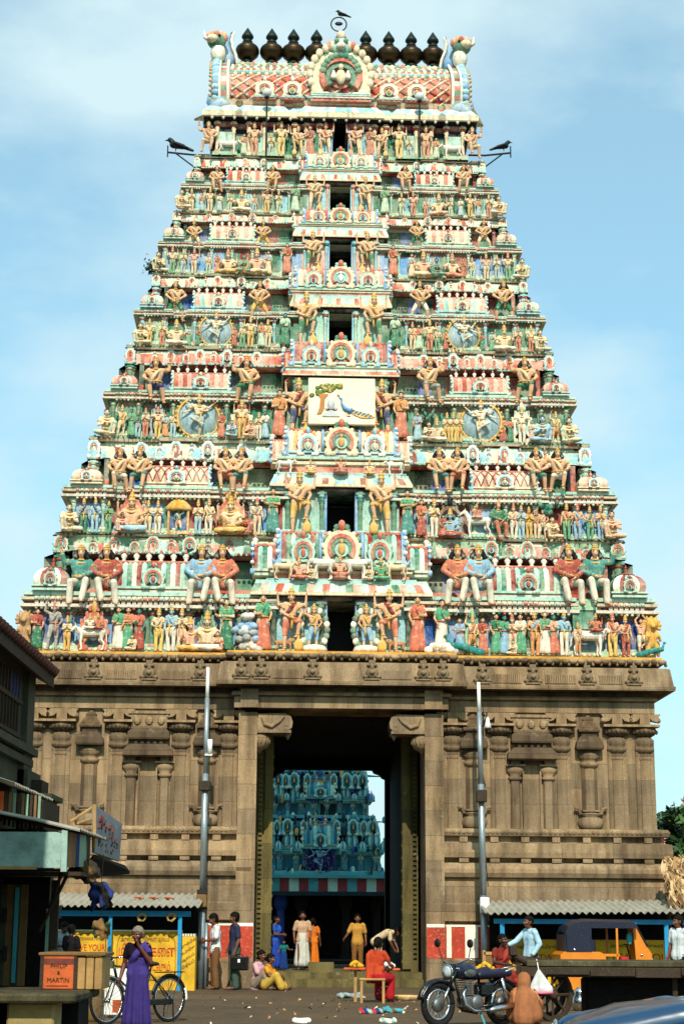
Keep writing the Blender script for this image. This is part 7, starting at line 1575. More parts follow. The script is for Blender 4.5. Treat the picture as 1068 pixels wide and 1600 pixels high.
# litter
r = random.Random(21); m = MB()
for k in range(150):
    x, y = r.uniform(-4, 5), r.uniform(27, 42)
    if k > 60: x, y = r.gauss(1.0, 1.2), r.gauss(33, 2.2)
    s = r.uniform(.02, .07); m.mat(r.choice(('cream', 'white', 'ochre', 'coral', 'wood_pale', 'leaf_mid', 'thatch'))); a_ = r.uniform(0, 6); d = Vector((math.cos(a_), math.sin(a_), r.uniform(0, .5)))*s; e = Vector((-math.sin(a_), math.cos(a_), 0))*s*r.uniform(.4, 1); p = Vector((x, y, .012)); m.add([p, p+d, p+d+e+Vector((0, 0, .02)), p+e], [(0, 1, 2, 3)])
tag(m.build('litter'), kind='stuff', label='scattered litter and fallen petals on the street', cat='litter')
def rag(px, py, mats, label, s=.25):
    c = ground(px, py); r = random.Random(px); m = MB().mat('cream')
    for k in range(7): m.cap((r.uniform(-1, 1)*s, r.uniform(-.5, .5)*s, .03), .04, (r.uniform(-1, 1)*s, r.uniform(-.5, .5)*s, r.uniform(.02, .3)*s), .05, 7)
    me = remesh(m, .02, 2, 'rag'); me.materials.clear()
    for q in mats: me.materials.append(MATS[q])
    me.polygons.foreach_set('material_index', [int((p.center.x*14+p.center.z*9+20) % len(mats)) for p in me.polygons]); tag(put('rag', me, None, c), label, 'rag')
rag(577, 1584, ('sign_red', 'cloth_blue', 'panel_pale'), 'crumpled red and blue rag on the street before the seated seller'); rag(620, 1582, ('cyan_line', 'sack_brown', 'cyan_line'), 'crumpled teal rag on the street beside the brass tray'); rag(545, 1560, ('panel_pale', 'board_grey'), 'pale plastic sheet on the street left of the stool', .3); rag(470, 1598, ('board_white', 'board_white'), 'small white paper heap at the bottom edge', .12); rag(605, 1598, ('board_white', 'panel_pale'), 'white crumpled paper at the bottom right of the rags', .14)
m = MB().mat('gold').smooth(); m.lathe([(.0, .03), (.28, .03), (.3, .09), (.33, .1), (.33, .08), (.29, .0), (.0, .0)], 20); tag(m.build('brass_tray', None, ground(632, 1563)), 'round brass tray lying on the street by the motorcycle wheel', 'tray')
m = MB().mat('wood_mid').smooth(); m.lathe([(.0, .03), (.26, .04), (.3, .12), (.32, .12), (.28, .0), (.0, .0)], 18); m.mat('rope')
for k in range(10): m.ball((.16*math.cos(k*2.4), .16*math.sin(k*2.4), .08), .06, 7, 5)
tag(m.build('basket', None, at(436, 1538, 42.6)-Vector((0, 0, at(436, 1538, 42.6).z))), 'flat basket of goods in front of the two seated people', 'basket')
# ------------------------------------------------------------------ people
object_paint('person_skin', .5, .15, 6, .4, .05, dirt=(60, 36, 24)); object_paint('person_cloth', .9, .7, 7, .1, .5, dirt=(70, 60, 50)); object_paint('person_hair', .8, .1, 8, .12, .3, dirt=(10, 8, 8))
SKIN = (104, 62, 40)
VP = .011
def person(J, label, loc, yaw, h, wear, skin=SKIN, hair=(14, 11, 10), face=(0, -1, 0), fem=False, bun=False, beard=False, f=1.0, heavy=1.0, base=0.0, group=None, long=0.0):
    """one figure; wear = list of (name, kind, colour)"""
    b = with_mat(remesh(body(J, fem, f, face, heavy=heavy), .0085, 2, 'person'), 'person_skin'); zs = [v.co.z for v in b.vertices]; s = h
    o = put('person', b, None, Vector(loc)-Vector((0, 0, base*s)), (0, 0, yaw), s); o.color = rgb(skin); tag(o, label, 'person', group)
    def kid(n, me, col, mat='person_cloth'): me = with_mat(me, mat); c = put(n, me, o); c.color = rgb(col); return c
    kid('hair', remesh(hair_short(J, face, bun, long), VP, 1, 'hair'), hair, 'person_hair')
    for n, kind, col in wear:
        if kind == 'shirt': kid(n, remesh(torso_cloth(J, .016, .85, fem, .05, f=f, heavy=heavy), VP, 2, n), col)
        if kind == 'longshirt': kid(n, remesh(torso_cloth(J, .016, .85, fem, .07, True, f=f, heavy=heavy), VP, 2, n), col)
        if kind == 'blouse': kid(n, remesh(torso_cloth(J, .012, .6, fem, f=f, heavy=heavy), VP, 2, n), col)
        if kind == 'trousers': kid(n, remesh(legs_cloth(J, .022, .98), VP, 2, n), col)
        if kind == 'skirt': kid(n, skirt(J, hem=.07, r0=.15, r1=.235, folds=11, depth=.3).mesh(n), col)
        if kind == 'dhoti': kid(n, skirt(J, hem=.12, r0=.155, r1=.24, folds=9, depth=.2).mesh(n), col)
        if kind == 'lap': kid(n, remesh(lap_cloth(J), VP, 2, n), col)
        if kind == 'drape':
            m = torso_cloth(J, .026, .0, False, .03, f=f*.6); side = (J['shR']-J['shL']).normalized(); m = MB().mat('cream')
            for q in (-1, 1): m.cap(J['pel']+side*q*.07, .13, J['wai']+side*q*.05, .115); m.cap(J['wai']+side*q*.05, .115, J['che']+side*(q*.06+.03)-Vector((0, 0, .06)), .122)
            m.cap(J['che']-Vector((0, 0, .05)), .125, J['shR']+Vector((-.04, 0, 0)), .072); m.cap(J['shR']+Vector((-.03, 0, .0)), .07, J['shR'].lerp(J['elR'], .35), .066)
            a, b_ = J['shR']+Vector((-.05, .0, .03)), J['wai']+Vector((-.13, -.0, .0)); 
            for q in range(7):
                t0, t1 = q/7, (q+1)/7; fy = lambda t: Vector((0, -.13*math.sin(PI*min(1, t*1.1)), 0)); m.cap(a.lerp(b_, t0)+fy(t0), .055+.02*t0, a.lerp(b_, t1)+fy(t1), .055+.02*t1, 8)
            m.cap(a, .055, J['shR']+Vector((-.03, .12, -.05)), .06, 8); m.cap(J['shR']+Vector((-.03, .12, -.05)), .06, J['pel']+Vector((.1, .14, -.1)), .05, 8)
            kid(n, remesh(m, VP, 3, n), col)
    fc_ = Vector(face).normalized(); hx = fc_.cross(Vector((0, 0, 1))).normalized(); hu = hx.cross(fc_).normalized(); H = J['hea']; m = MB().mat('white').smooth()
    for q in (-1, 1): m.ball(H+hx*q*.038+fc_*.083+hu*.006, (.015, .013, .008), 8, 5)
    m.mat('crow_black')
    for q in (-1, 1): m.ball(H+hx*q*.038+fc_*.091+hu*.006, (.007, .007, .007), 6, 4); m.cap(H+hx*q*.02+fc_*.096+hu*.032, .006, H+hx*q*.056+fc_*.085+hu*.034, .005, 6)
    if beard: m.cap(H+hx*.025+fc_*.1-hu*.045, .01, H-hx*.025+fc_*.1-hu*.045, .01, 6)
    put('face_mark', m.mesh('face_mark'), o)
    return o
def lap_cloth(J):
    m = legs_cloth(J, .04, .9); kl, kr = J['knL'], J['knR']
    for t in (.15, .35, .5, .65, .85): p = kl.lerp(kr, t); m.cap(J['pel']+Vector((0, -.05, .02)), .12, p+Vector((0, .02, -.02)), .075); m.cap(p, .075, J['anL'].lerp(J['anR'], t)+Vector((0, .0, .04)), .07)
    return m
W_ = lambda px, py, Y: at(px, py, Y)
def foot_at(px, Y, z=0.0): p = at(px, 1500, Y); return (p.x, Y, z)
FACE_L, FACE_R = R(-90), R(90)      # turned towards the viewer's left / right
BK = lambda p: p
# old woman in a violet sari, hand raised to her mouth
Jw = joints(hea=(0, -.08, 1.575), nek=(0, -.03, 1.46), che=(0, -.02, 1.28), shL=(-.17, -.02, 1.39), shR=(.17, -.02, 1.39), elL=(-.24, .02, 1.1), wrL=(-.27, -.1, .86), elR=(.25, -.1, 1.12), wrR=(.05, -.23, 1.42), gripR=(-.3, .1, .8), hea_=(0, 0, 0))
g_ = ground(212, 1612); person(Jw, 'grey haired old woman in a violet sari raising one hand to her mouth', g_, R(-8), .86, [('blouse', 'blouse', (24, 18, 30)), ('sari', 'skirt', (60, 48, 112)), ('sari_drape', 'drape', (72, 60, 132))], skin=(92, 48, 34), hair=(120, 112, 100), face=(-.15, -1, -.2), fem=True, bun=True)
# two men by the red dado
hold = dict(elL=(-.24, -.04, 1.13), wrL=(-.08, -.26, 1.12), elR=(.24, -.04, 1.13), wrR=(.08, -.27, 1.1))
person(joints(**hold, hea=(0, -.06, 1.58)), 'man in a white shirt and brown trousers looking down at his hands', foot_at(336, 42.6), R(-75), 1.03, [('shirt', 'shirt', (222, 226, 226)), ('trousers', 'trousers', (116, 82, 52))], face=(0, -1, -.45))
o = person(joints(elL=(-.25, .02, 1.13), wrL=(-.24, -.1, .9), elR=(.25, .02, 1.12), wrR=(.25, -.06, .86), gripL=(0, 0, -1)), 'man in a dark blue shirt and grey green trousers carrying a black briefcase', foot_at(366, 42.4), R(-70), 1.04, [('shirt', 'shirt', (46, 50, 72)), ('trousers', 'trousers', (70, 86, 76))], face=(-.2, -1, -.2))
paint('leather_black', (12, 12, 13), .3, .2, 5, .6)
p = W_(374, 1512, 42.1); root = thing('briefcase', 'black shiny briefcase in the hand of the man in the dark blue shirt', 'briefcase', (p.x, 42.15, .62), R(-12)); m = MB().mat('leather_black'); m.bbox(-.22, .22, -.07, .07, -.16, .16, .03); m.mat('box_white'); m.bbox(-.03, .03, -.078, -.068, .02, .1, .005); m.build('case', root); m = MB().mat('leather_black').smooth(); m.tube([(-.08, 0, .15), (-.07, 0, .21), (.07, 0, .21), (.08, 0, .15)], .014, 6); m.build('handle', root)
# two seated on the ground
SG = dict(pel=(0, 0, .12), wai=(0, -.02, .28), che=(0, -.06, .47), nek=(0, -.08, .65), hea=(0, -.13, .78), shL=(-.18, -.06, .59), shR=(.18, -.06, .59), hiL=(-.1, -.02, .13), hiR=(.1, -.02, .13), knL=(-.22, -.36, .38), knR=(.22, -.36, .2), anL=(-.16, -.5, .07), anR=(-.02, -.5, .07), toL=(-.18, -.64, .04), toR=(-.14, -.56, .04), elL=(-.26, -.2, .36), wrL=(-.12, -.4, .36), elR=(.26, -.2, .36), wrR=(.1, -.42, .3))
person(joints(**SG), 'person in a pale pink shirt sitting on the ground against the left door jamb', foot_at(402, 42.75), R(60), 1.0, [('shirt', 'shirt', (206, 160, 168)), ('dhoti', 'lap', (150, 136, 120))], face=(0, -1, -.1))
person(joints(**SG), 'person in a yellow dress sitting on the ground beside a flat basket', foot_at(416, 42.45), R(72), .92, [('blouse', 'blouse', (206, 140, 44)), ('skirt', 'lap', (196, 160, 70))], fem=True, bun=True, face=(0, -1, -.15))
# people on the threshold
ZF = .32
person(joints(elL=(-.26, .04, 1.13), wrL=(-.25, -.06, .89), elR=(.25, -.01, 1.13), wrR=(.24, -.14, .92), knL=(-.1, -.1, .5), anL=(-.1, -.08, .08), toL=(-.12, -.27, .03), knR=(.1, .04, .5), anR=(.1, .14, .1), toR=(.12, -.04, .03)), 'man in a beige shirt and white dhoti walking out through the gateway', foot_at(472, 48.5, ZF), R(4), .9, [('shirt', 'shirt', (196, 160, 130)), ('dhoti', 'dhoti', (200, 200, 190))], face=(0, -1, 0), beard=True)
person(joints(), 'woman in an orange sari standing behind the man in the white dhoti', foot_at(488, 49.1, ZF), R(160), .8, [('blouse', 'blouse', (206, 110, 40)), ('sari', 'skirt', (214, 116, 36)), ('sari_drape', 'drape', (220, 122, 40))], fem=True, bun=True)
person(joints(**hold), 'woman in a bright blue sari at the left inside the gateway', foot_at(430, 48.6, ZF), R(75), .84, [('blouse', 'blouse', (40, 84, 170)), ('sari', 'skirt', (36, 72, 168)), ('sari_drape', 'drape', (44, 88, 180))], fem=True, bun=True)
person(joints(elR=(.28, -.06, 1.2), wrR=(.44, -.12, 1.2), elL=(-.26, -.06, 1.15), wrL=(-.36, -.2, 1.0)), 'child in a dark teal dress holding out an arm inside the gateway', foot_at(443, 48.0, ZF), R(0), .46, [('dress', 'blouse', (30, 110, 110)), ('skirt', 'skirt', (30, 60, 120))], fem=True)
person(joints(elL=(-.3, -.02, 1.14), wrL=(-.42, -.2, 1.0)), 'man in a yellow shirt and tan trousers standing behind the stool seller', foot_at(558, 47.6, ZF), R(3), .86, [('shirt', 'shirt', (190, 140, 62)), ('trousers', 'trousers', (128, 88, 48))], face=(0, -1, -.1))
person(joints(pel=(-.1, .0, .88), wai=(-.06, -.1, 1.0), che=(0, -.32, 1.12), nek=(.02, -.5, 1.16), hea=(.02, -.63, 1.14), shL=(-.17, -.44, 1.14), shR=(.19, -.44, 1.14), elL=(-.2, -.46, .86), wrL=(-.14, -.56, .64), elR=(.22, -.46, .86), wrR=(.16, -.58, .64)), 'person in a white shirt bending forward at the right inside the gateway', foot_at(590, 47.8, ZF), R(70), .9, [('shirt', 'shirt', (206, 186, 150)), ('dhoti', 'trousers', (190, 180, 150))], face=(0, -1, -.7))
# seated seller with stool and trays
Ys = ground(585, 1567).y; sx = at(586, 1540, Ys).x
SS = dict(pel=(0, 0, .55), wai=(0, -.03, .71), che=(0, -.08, .92), nek=(0, -.11, 1.1), hea=(0, -.15, 1.24), shL=(-.18, -.08, 1.04), shR=(.18, -.08, 1.04), hiL=(-.1, -.03, .53), hiR=(.1, -.03, .53), knL=(-.15, -.44, .52), knR=(.15, -.44, .52), anL=(-.13, -.42, .09), anR=(.13, -.42, .09), toL=(-.15, -.58, .03), toR=(.15, -.58, .03), elL=(-.28, -.16, .8), wrL=(-.2, -.42, .76), elR=(.28, -.16, .8), wrR=(.2, -.42, .76))
o = person(joints(**SS), 'woman in an orange red blouse and flowered red sari seated on a stool', (sx, Ys, 0), R(150), .93, [('blouse', 'blouse', (176, 62, 34)), ('sari', 'lap', (170, 34, 40)), ('sari_drape', 'drape', (184, 70, 40))], fem=True, bun=True)
m = MB().mat('box_white'); r = random.Random(3)
for k in range(60): a = r.uniform(0, 6.28); z = r.uniform(.1, .5); m.ball((.17*math.cos(a), -.42+.15*math.sin(a), z), .014, 5, 3)
put('sari_flower', m.mesh('sari_flower'), o)
root = thing('wooden_stool', 'tall four legged wooden stool under the seated seller', 'stool', (sx-.06, Ys, 0)); m = MB().mat('wood_pale'); m.bbox(-.26, .26, -.2, .2, .44, .48, .01); m.build('seat', root)
for sx_ in (-.22, .22):
    for sy in (-.16, .16): m = MB().mat('wood_pale'); m.box(sx_-.025, sx_+.025, sy-.025, sy+.025, 0, .44); m.build('leg', root)
def tray(px, py, Y, col, label, seed):
    p = at(px, py, Y); root = thing('tray_stand', label, 'tray stand', (p.x, Y, 0)); h = p.z; m = MB().mat('crate_orange'); m.bbox(-.24, .24, -.2, .2, h-.04, h, .01); m.build('tray', root); m = MB().mat('wood_pale'); m.box(-.03, .03, -.03, .03, 0, h-.04); m.build('post', root); m = MB().mat(col).smooth(); r = random.Random(seed)
    for k in range(30): a = r.uniform(0, 6.28); q = r.uniform(0, 1); m.ball((.17*q*math.cos(a), .13*q*math.sin(a), h+.02+.1*(1-q)), .04, 6, 4)
    m.build('goods', root)
tray(555, 1512, Ys+.5, 'wall_yellow', 'tray on a post heaped with yellow flowers, left of the seated seller', 4); tray(606, 1513, Ys+.4, 'board_white', 'tray on a post heaped with white flowers, right of the seated seller', 6)
# woman by the frame at the right pole
Yf = 36.0; c = at(778, 1520, Yf); SF = {k: (v[0], v[1], v[2]) for k, v in SS.items()}
person(joints(**SF), 'woman in a patterned dark red sari seated behind the motorcycle', (c.x, Yf, .05), R(40), .95, [('blouse', 'blouse', (120, 40, 34)), ('sari', 'lap', (134, 44, 36)), ('sari_drape', 'drape', (150, 58, 44))], fem=True, bun=True, skin=(70, 40, 28))
root = thing('display_easel', 'pale wooden display frame leaning behind the woman in dark red', 'frame', at(765, 1520, Yf+.6)-Vector((0, 0, .5))); m = MB().mat('wood_pale')
for x in (-.12, .36): m.box(x-.03, x+.03, 0, .05, -.4, .95)
m.box(-.12, .36, .0, .05, .86, .92); m.mat('wood_mid'); m.box(-.09, .33, .02, .04, .5, .86); m.build('easel_frame', root)
root = thing('flower_heap', 'heap of yellow flowers on a low stand behind the motorcycle seat', 'flowers', (at(757, 1512, 34).x, 34, 0)); m = MB().mat('wall_yellow').smooth(); r = random.Random(14); h = at(757, 1508, 34).z
for k in range(40): a = r.uniform(0, 6.28); q = r.uniform(0, 1); m.ball((.22*q*math.cos(a), .16*q*math.sin(a), h-.1+.14*(1-q)), .04, 6, 4)
m.build('flowers', root); m = MB().mat('wood_mid'); m.bbox(-.32, .32, -.24, .24, h-.16, h-.06, .01); m.box(-.28, .28, -.2, .2, 0, h-.16); m.build('stand', root)
# man in light blue, man in white at the right, woman in peach
person(joints(elL=(-.3, -.16, 1.2), wrL=(-.22, -.42, 1.12), elR=(.27, .06, 1.14), wrR=(.24, -.1, .92), hea=(0, -.04, 1.6)), 'man in a light blue shirt reaching out to the left beside the cart', foot_at(828, 38.6), R(-62), 1.0, [('shirt', 'longshirt', (166, 200, 216)), ('trousers', 'trousers', (60, 50, 44))], face=(0, -1, 0))
person(joints(), 'man in a white shirt and dark trousers at the right edge', foot_at(1061, 39.0), R(-50), 1.02, [('shirt', 'shirt', (206, 214, 214)), ('trousers', 'trousers', (26, 26, 30))], face=(-.3, -1, -.1))
Yp = 28.0; o = person(joints(**SG), 'woman wrapped in a peach sari crouching beside the motorcycle rear wheel', (at(817, 1560, Yp).x, Yp, 0), R(165), .86, [('blouse', 'blouse', (204, 140, 92)), ('sari', 'lap', (160, 98, 62)), ('sari_drape', 'drape', (184, 120, 78))], fem=True)
m = MB().mat('cream'); J = joints(**SG); m.cap(J['hea']+Vector((0, .03, .04)), .13, J['hea']+Vector((0, .06, -.06)), .135); m.cap(J['hea']+Vector((0, .06, -.1)), .12, J['che']+Vector((0, .06, 0)), .19); m.cap(J['che']+Vector((0, .05, 0)), .2, J['pel']+Vector((0, .05, .02)), .22)
for q in (-1, 1): m.cap(J['che']+Vector((q*.12, .02, .04)), .13, J['pel']+Vector((q*.2, -.05, .06)), .15)
c = put('veil', with_mat(remesh(m, .02, 3, 'veil'), 'person_cloth'), o); c.color = rgb((156, 100, 66))
# two people in the left stall
person(joints(**hold, hea=(0, -.1, 1.54)), 'man in a white shirt bending over in the shade of the left shed', foot_at(97, 39.5), R(30), .92, [('shirt', 'shirt', (150, 160, 160)), ('trousers', 'trousers', (40, 60, 100))], face=(.2, -1, -.5), skin=(70, 42, 30))
person(joints(**hold), 'person in dark clothes with black hair standing behind the crate', foot_at(110, 38.2), R(150), .86, [('shirt', 'shirt', (30, 26, 28)), ('trousers', 'trousers', (30, 60, 110))], skin=(60, 36, 26))
# ------------------------------------------------------------------ bicycle
paint('tyre', (16, 15, 14), .8, .3, 6); paint('chrome', (200, 204, 206), .15, .15, 5, .6, 1.0, dirt=(120, 110, 100)); paint('cycle_green', (10, 16, 15), .4, .4, 5, .5); paint('frame_maroon', (90, 40, 34), .4, .4, 5, .5)
def wheel(rad, name, parent, loc, spokes=24, tw=.02, rim='chrome', hub=.03, disc=False):
    m = MB().mat('tyre').smooth(); n = 40; pts = [(rad*math.cos(2*PI*k/n), 0, rad*math.sin(2*PI*k/n)) for k in range(n+1)]; m.tube(pts, tw, 8); w = m.build(name, parent, loc)
    m = MB().mat(rim).smooth(); m.tube([(p[0]*(1-1.6*tw/rad), 0, p[2]*(1-1.6*tw/rad)) for p in pts], tw*.55, 6); m.build('rim', w)
    m = MB().mat('chrome'); 
    for k in range(spokes): a = 2*PI*k/spokes+.05; s_ = (-1)**k*hub*.9; b_ = a+(.25 if k % 4 < 2 else -.25); m.tube([(hub*math.cos(b_), s_, hub*math.sin(b_)), ((rad-tw*2)*math.cos(a), 0, (rad-tw*2)*math.sin(a))], .0035, 4)
    m.build('spokes', w); m = MB().mat('chrome').smooth(); m.lathe([(hub, -hub*1.4), (hub*.6, -hub), (hub*.6, hub), (hub, hub*1.4)], 12, axis='y'); m.build('hub', w); return w
def bicycle():
    a, b = ground(166, 1602), ground(263, 1597); d = (b-a); ang = math.atan2(d.y, d.x); root = thing('bicycle', 'old dark bicycle with chrome fenders standing behind the old woman', 'bicycle', a, ang); L = d.length; q = .335
    wheel(q, 'wheel', root, (0, 0, q+.02)); wheel(q, 'wheel', root, (L, 0, q+.02)); z = q+.02
    m = MB().mat('cycle_green').smooth(); bb = (L*.58, 0, .3); st = (L*.68, 0, .82); hd0, hd1 = (L*.13, 0, .72), (L*.09, 0, .88)
    m.tube([hd0, bb], .017, 8); m.tube([hd1, (L*.66, 0, .8)], .017, 8); m.tube([bb, st], .017, 8)
    for s in (-.05, .05): m.tube([(L, s, z), bb], .011, 6); m.tube([(L, s, z), (L*.66, 0, .78)], .01, 6); m.tube([(0, s, z), (L*.1, s*.8, z+.3), hd0], .012, 6)
    m.tube([hd0, hd1], .022, 8); m.build('frame', root)
    m = MB().mat('chrome').smooth(); m.tube([hd1, (L*.07, 0, 1.0)], .013, 8); m.tube([(L*.16, -.26, .98), (L*.07, -.24, 1.02), (L*.03, -.1, 1.0), (L*.03, .1, 1.0), (L*.07, .24, 1.02), (L*.16, .26, .98)], .013, 8); m.mat('tyre'); m.tube([(L*.16, -.26, .98), (L*.26, -.27, .97)], .018, 8); m.tube([(L*.16, .26, .98), (L*.26, .27, .97)], .018, 8); m.build('handlebar', root)
    m = MB().mat('leather_black').smooth(); m.ball((L*.72, 0, .9), (.11, .09, .035), 10, 6); m.cap((L*.62, 0, .9), .03, (L*.7, 0, .9), .05, 8); m.tube([st, (L*.7, 0, .88)], .014, 6); m.build('saddle', root)
    for cx, a0, a1 in ((0, 20, 165), (L, 0, 175)):
        m = MB().smooth(); m.mat('chrome' if not cx else 'cycle_green'); m.tube([(cx+(q+.035)*math.cos(R(t)), 0, z+(q+.035)*math.sin(R(t))) for t in range(a0, a1, 8)], .022, 6)
        if cx: m.mat('board_white'); m.tube([(cx+(q+.04)*math.cos(R(t)), 0, z+(q+.04)*math.sin(R(t))) for t in range(-4, 30, 5)], .028, 6)
        m.build('fender', root)
    m = MB().mat('cycle_green'); m.bbox(L*.56, L*1.02, -.06, -.035, .27, .36, .02); m.smooth(); m.lathe([(.1, -.05), (.1, -.04)], 18, bb, axis='y'); m.build('chain_guard', root)
    m = MB().mat('iron_dark').smooth(); m.tube([(bb[0], -.08, bb[2]), (bb[0]+.06, -.09, bb[2]-.15), (bb[0]+.06, -.18, bb[2]-.15)], .012, 6); m.tube([(bb[0], .08, bb[2]), (bb[0]-.06, .09, bb[2]+.15), (bb[0]-.06, .18, bb[2]+.15)], .012, 6); m.build('crank', root)
    m = MB().mat('iron_dark'); m.box(L*.8, L*1.2, -.08, .08, .76, .775); m.tube([(L, -.07, z), (L*1.15, -.07, .76)], .008, 5); m.tube([(L, .07, z), (L*1.15, .07, .76)], .008, 5); m.build('carrier', root)
    m = MB().mat('iron_dark'); m.tube([(L, -.09, z), (L*1.0, -.12, .01)], .012, 5); m.tube([(L, .09, z), (L*1.0, .12, .01)], .012, 5); m.build('kickstand', root)
bicycle()
# ------------------------------------------------------------------ motorcycle
glassy('lamp_glass', (170, 180, 180), .08); paint('bike_black', (8, 9, 14), .18, .1, 5, .6); paint('tank_blue', (14, 20, 44), .15, .15, 5, .7); paint('seat_navy', (14, 14, 40), .45, .3, 6, .4); paint('engine_grey', (110, 112, 112), .4, .5, 8, .5, .7)
def motorcycle():
    f_ = ground(684, 1606); root = thing('motorcycle', 'black motorcycle with dark blue seat parked facing left before the gate', 'motorcycle', f_, R(38)); L = 1.32; q = .32; z = q+.02
    # local x runs from the front wheel to the rear
    w = wheel(q-.03, 'wheel', root, (0, 0, z), 30, .045); wheel(q-.03, 'wheel', root, (L, 0, z), 30, .05)
    for cx in (0, L): m = MB().mat('engine_grey').smooth(); m.lathe([(.09, -.05), (.11, -.02), (.11, .03), (.06, .06)], 16, (cx, 0, z), axis='y'); m.build('brake_drum', root)
    m = MB().mat('bike_black').smooth()
    for s in (-.09, .09): m.mat('chrome'); m.tube([(0, s, z), (.17, s, z+.3)], .022, 8); m.mat('bike_black'); m.tube([(.15, s, z+.26), (.3, s, .86)], .03, 8)
    m.build('front_fork', root)
    for cx, a0, a1, mt in ((0, 35, 170, 'bike_black'), (L, 10, 150, 'bike_black')):
        m = MB().mat(mt).smooth()
        for s in (-.04, 0, .04): m.tube([(cx+(q+.045-abs(s)*.2)*math.cos(R(t)), s, z+(q+.045-abs(s)*.2)*math.sin(R(t))) for t in range(a0, a1, 7)], .03, 6)
        m.build('fender', root)
    m = MB().mat('bike_black').smooth(); m.lathe([(.02, .16), (.09, .13), (.11, .06), (.11, 0)], 18, (.2, 0, .82), axis='x'); hl = m.build('headlight', root); m = MB().mat('chrome').smooth(); m.lathe([(.115, -.01), (.12, .0), (.115, .015)], 20, (.2, 0, .82), axis='x'); m.mat('lamp_glass'); m.lathe([(.0, -.04), (.06, -.03), (.105, .0)], 18, (.2, 0, .82), axis='x'); m.build('lens', hl)
    m = MB().mat('tank_blue').smooth(); m.cap((.42, 0, .84), .13, (.62, 0, .83), .135, 14); m.cap((.62, 0, .82), .13, (.76, 0, .77), .085, 14); tk = with_mat(remesh(m, .015, 2, 'fuel_tank'), 'tank_blue'); t = put('fuel_tank', tk, root); m = MB().mat('engine_grey')
    for s in (-1, 1): m.smooth(); m.ball((.56, s*.125, .8), (.13, .02, .06), 12, 6)
    m.build('knee_pad', t)
    m = MB().mat('seat_navy'); m.cap((.82, 0, .78), .085, (1.0, 0, .8), .1, 12)
    for s in (-.07, 0, .07): m.cap((.8, s, .77), .06, (1.42, s, .8), .065, 10)
    put('seat', with_mat(remesh(m, .018, 2, 'seat'), 'seat_navy'), root)
    m = MB().mat('engine_grey'); m.bbox(.45, .78, -.12, .12, .26, .46, .04)
    for k in range(7): m.bbox(.48, .66, -.11, .11, .47+k*.035, .49+k*.035, .008)
    m.smooth(); m.lathe([(.1, -.16), (.12, -.13), (.12, .13), (.1, .16)], 16, (.7, 0, .36), axis='y'); m.build('engine', root)
    m = MB().mat('chrome').smooth()
    m.tube([(.5, -.1, .6), (.4, -.14, .5), (.42, -.15, .34), (.6, -.16, .24), (.9, -.17, .24)], .025, 8); m.tube([(.9, -.17, .24), (1.0, -.18, .26), (1.5, -.19, .32)], [.03, .05, .045], 10); m.build('exhaust', root)
    m = MB().mat('bike_black').smooth(); m.tube([(.3, 0, .84), (.5, 0, .24), (.8, 0, .2)], .025, 8); m.tube([(.34, 0, .76), (.9, 0, .72), (1.4, 0, .74)], .025, 8); m.tube([(.85, 0, .72), (.8, 0, .2)], .022, 8)
    for s in (-.1, .1): m.tube([(.8, s, .3), (L, s, z)], .022, 8)
    m.build('frame', root)
    m = MB().mat('chrome').smooth()
    for s in (-.14, .14): m.tube([(L, s, z+.02), (1.2, s, .72)], .032, 8)
    m.build('rear_shock', root)
    m = MB().mat('bike_black'); m.bbox(.82, 1.06, -.14, .14, .44, .66, .04); m.build('side_panel', root)
    m = MB().mat('chrome').smooth(); m.tube([(.46, -.38, .98), (.36, -.32, 1.02), (.3, -.1, .94), (.3, .1, .94), (.36, .32, 1.02), (.46, .38, .98)], .014, 8); m.mat('tyre'); m.tube([(.44, -.36, .99), (.52, -.42, .96)], .02, 8); m.tube([(.44, .36, .99), (.52, .42, .96)], .02, 8); m.build('handlebar', root)
    for s in (-1, 1): m = MB().mat('iron_dark').smooth(); m.tube([(.36, s*.3, 1.0), (.34, s*.38, 1.2)], .008, 6); m.lathe([(.01, -.015), (.065, -.01), (.065, .01), (.03, .03)], 14, (.33, s*.38, 1.25), axis='x'); m.build('mirror', root)
    m = MB().mat('chrome').smooth(); m.tube([(1.3, -.12, .82), (1.5, -.13, .86), (1.66, 0, .9), (1.5, .13, .86), (1.3, .12, .82)], .012, 6); m.build('grab_rail', root)
    m = MB().mat('sign_red').smooth(); m.ball((1.66, 0, .66), (.04, .06, .05), 10, 6); m.mat('box_white'); m.smooth(False); m.box(1.62, 1.64, -.1, .1, .44, .58); m.build('tail_light', root)
    m = MB().mat('cyan_line'); m.tube([(.78, -.1, .22), (.74, -.26, .01)], .014, 6); m.build('kickstand', root)
motorcycle()
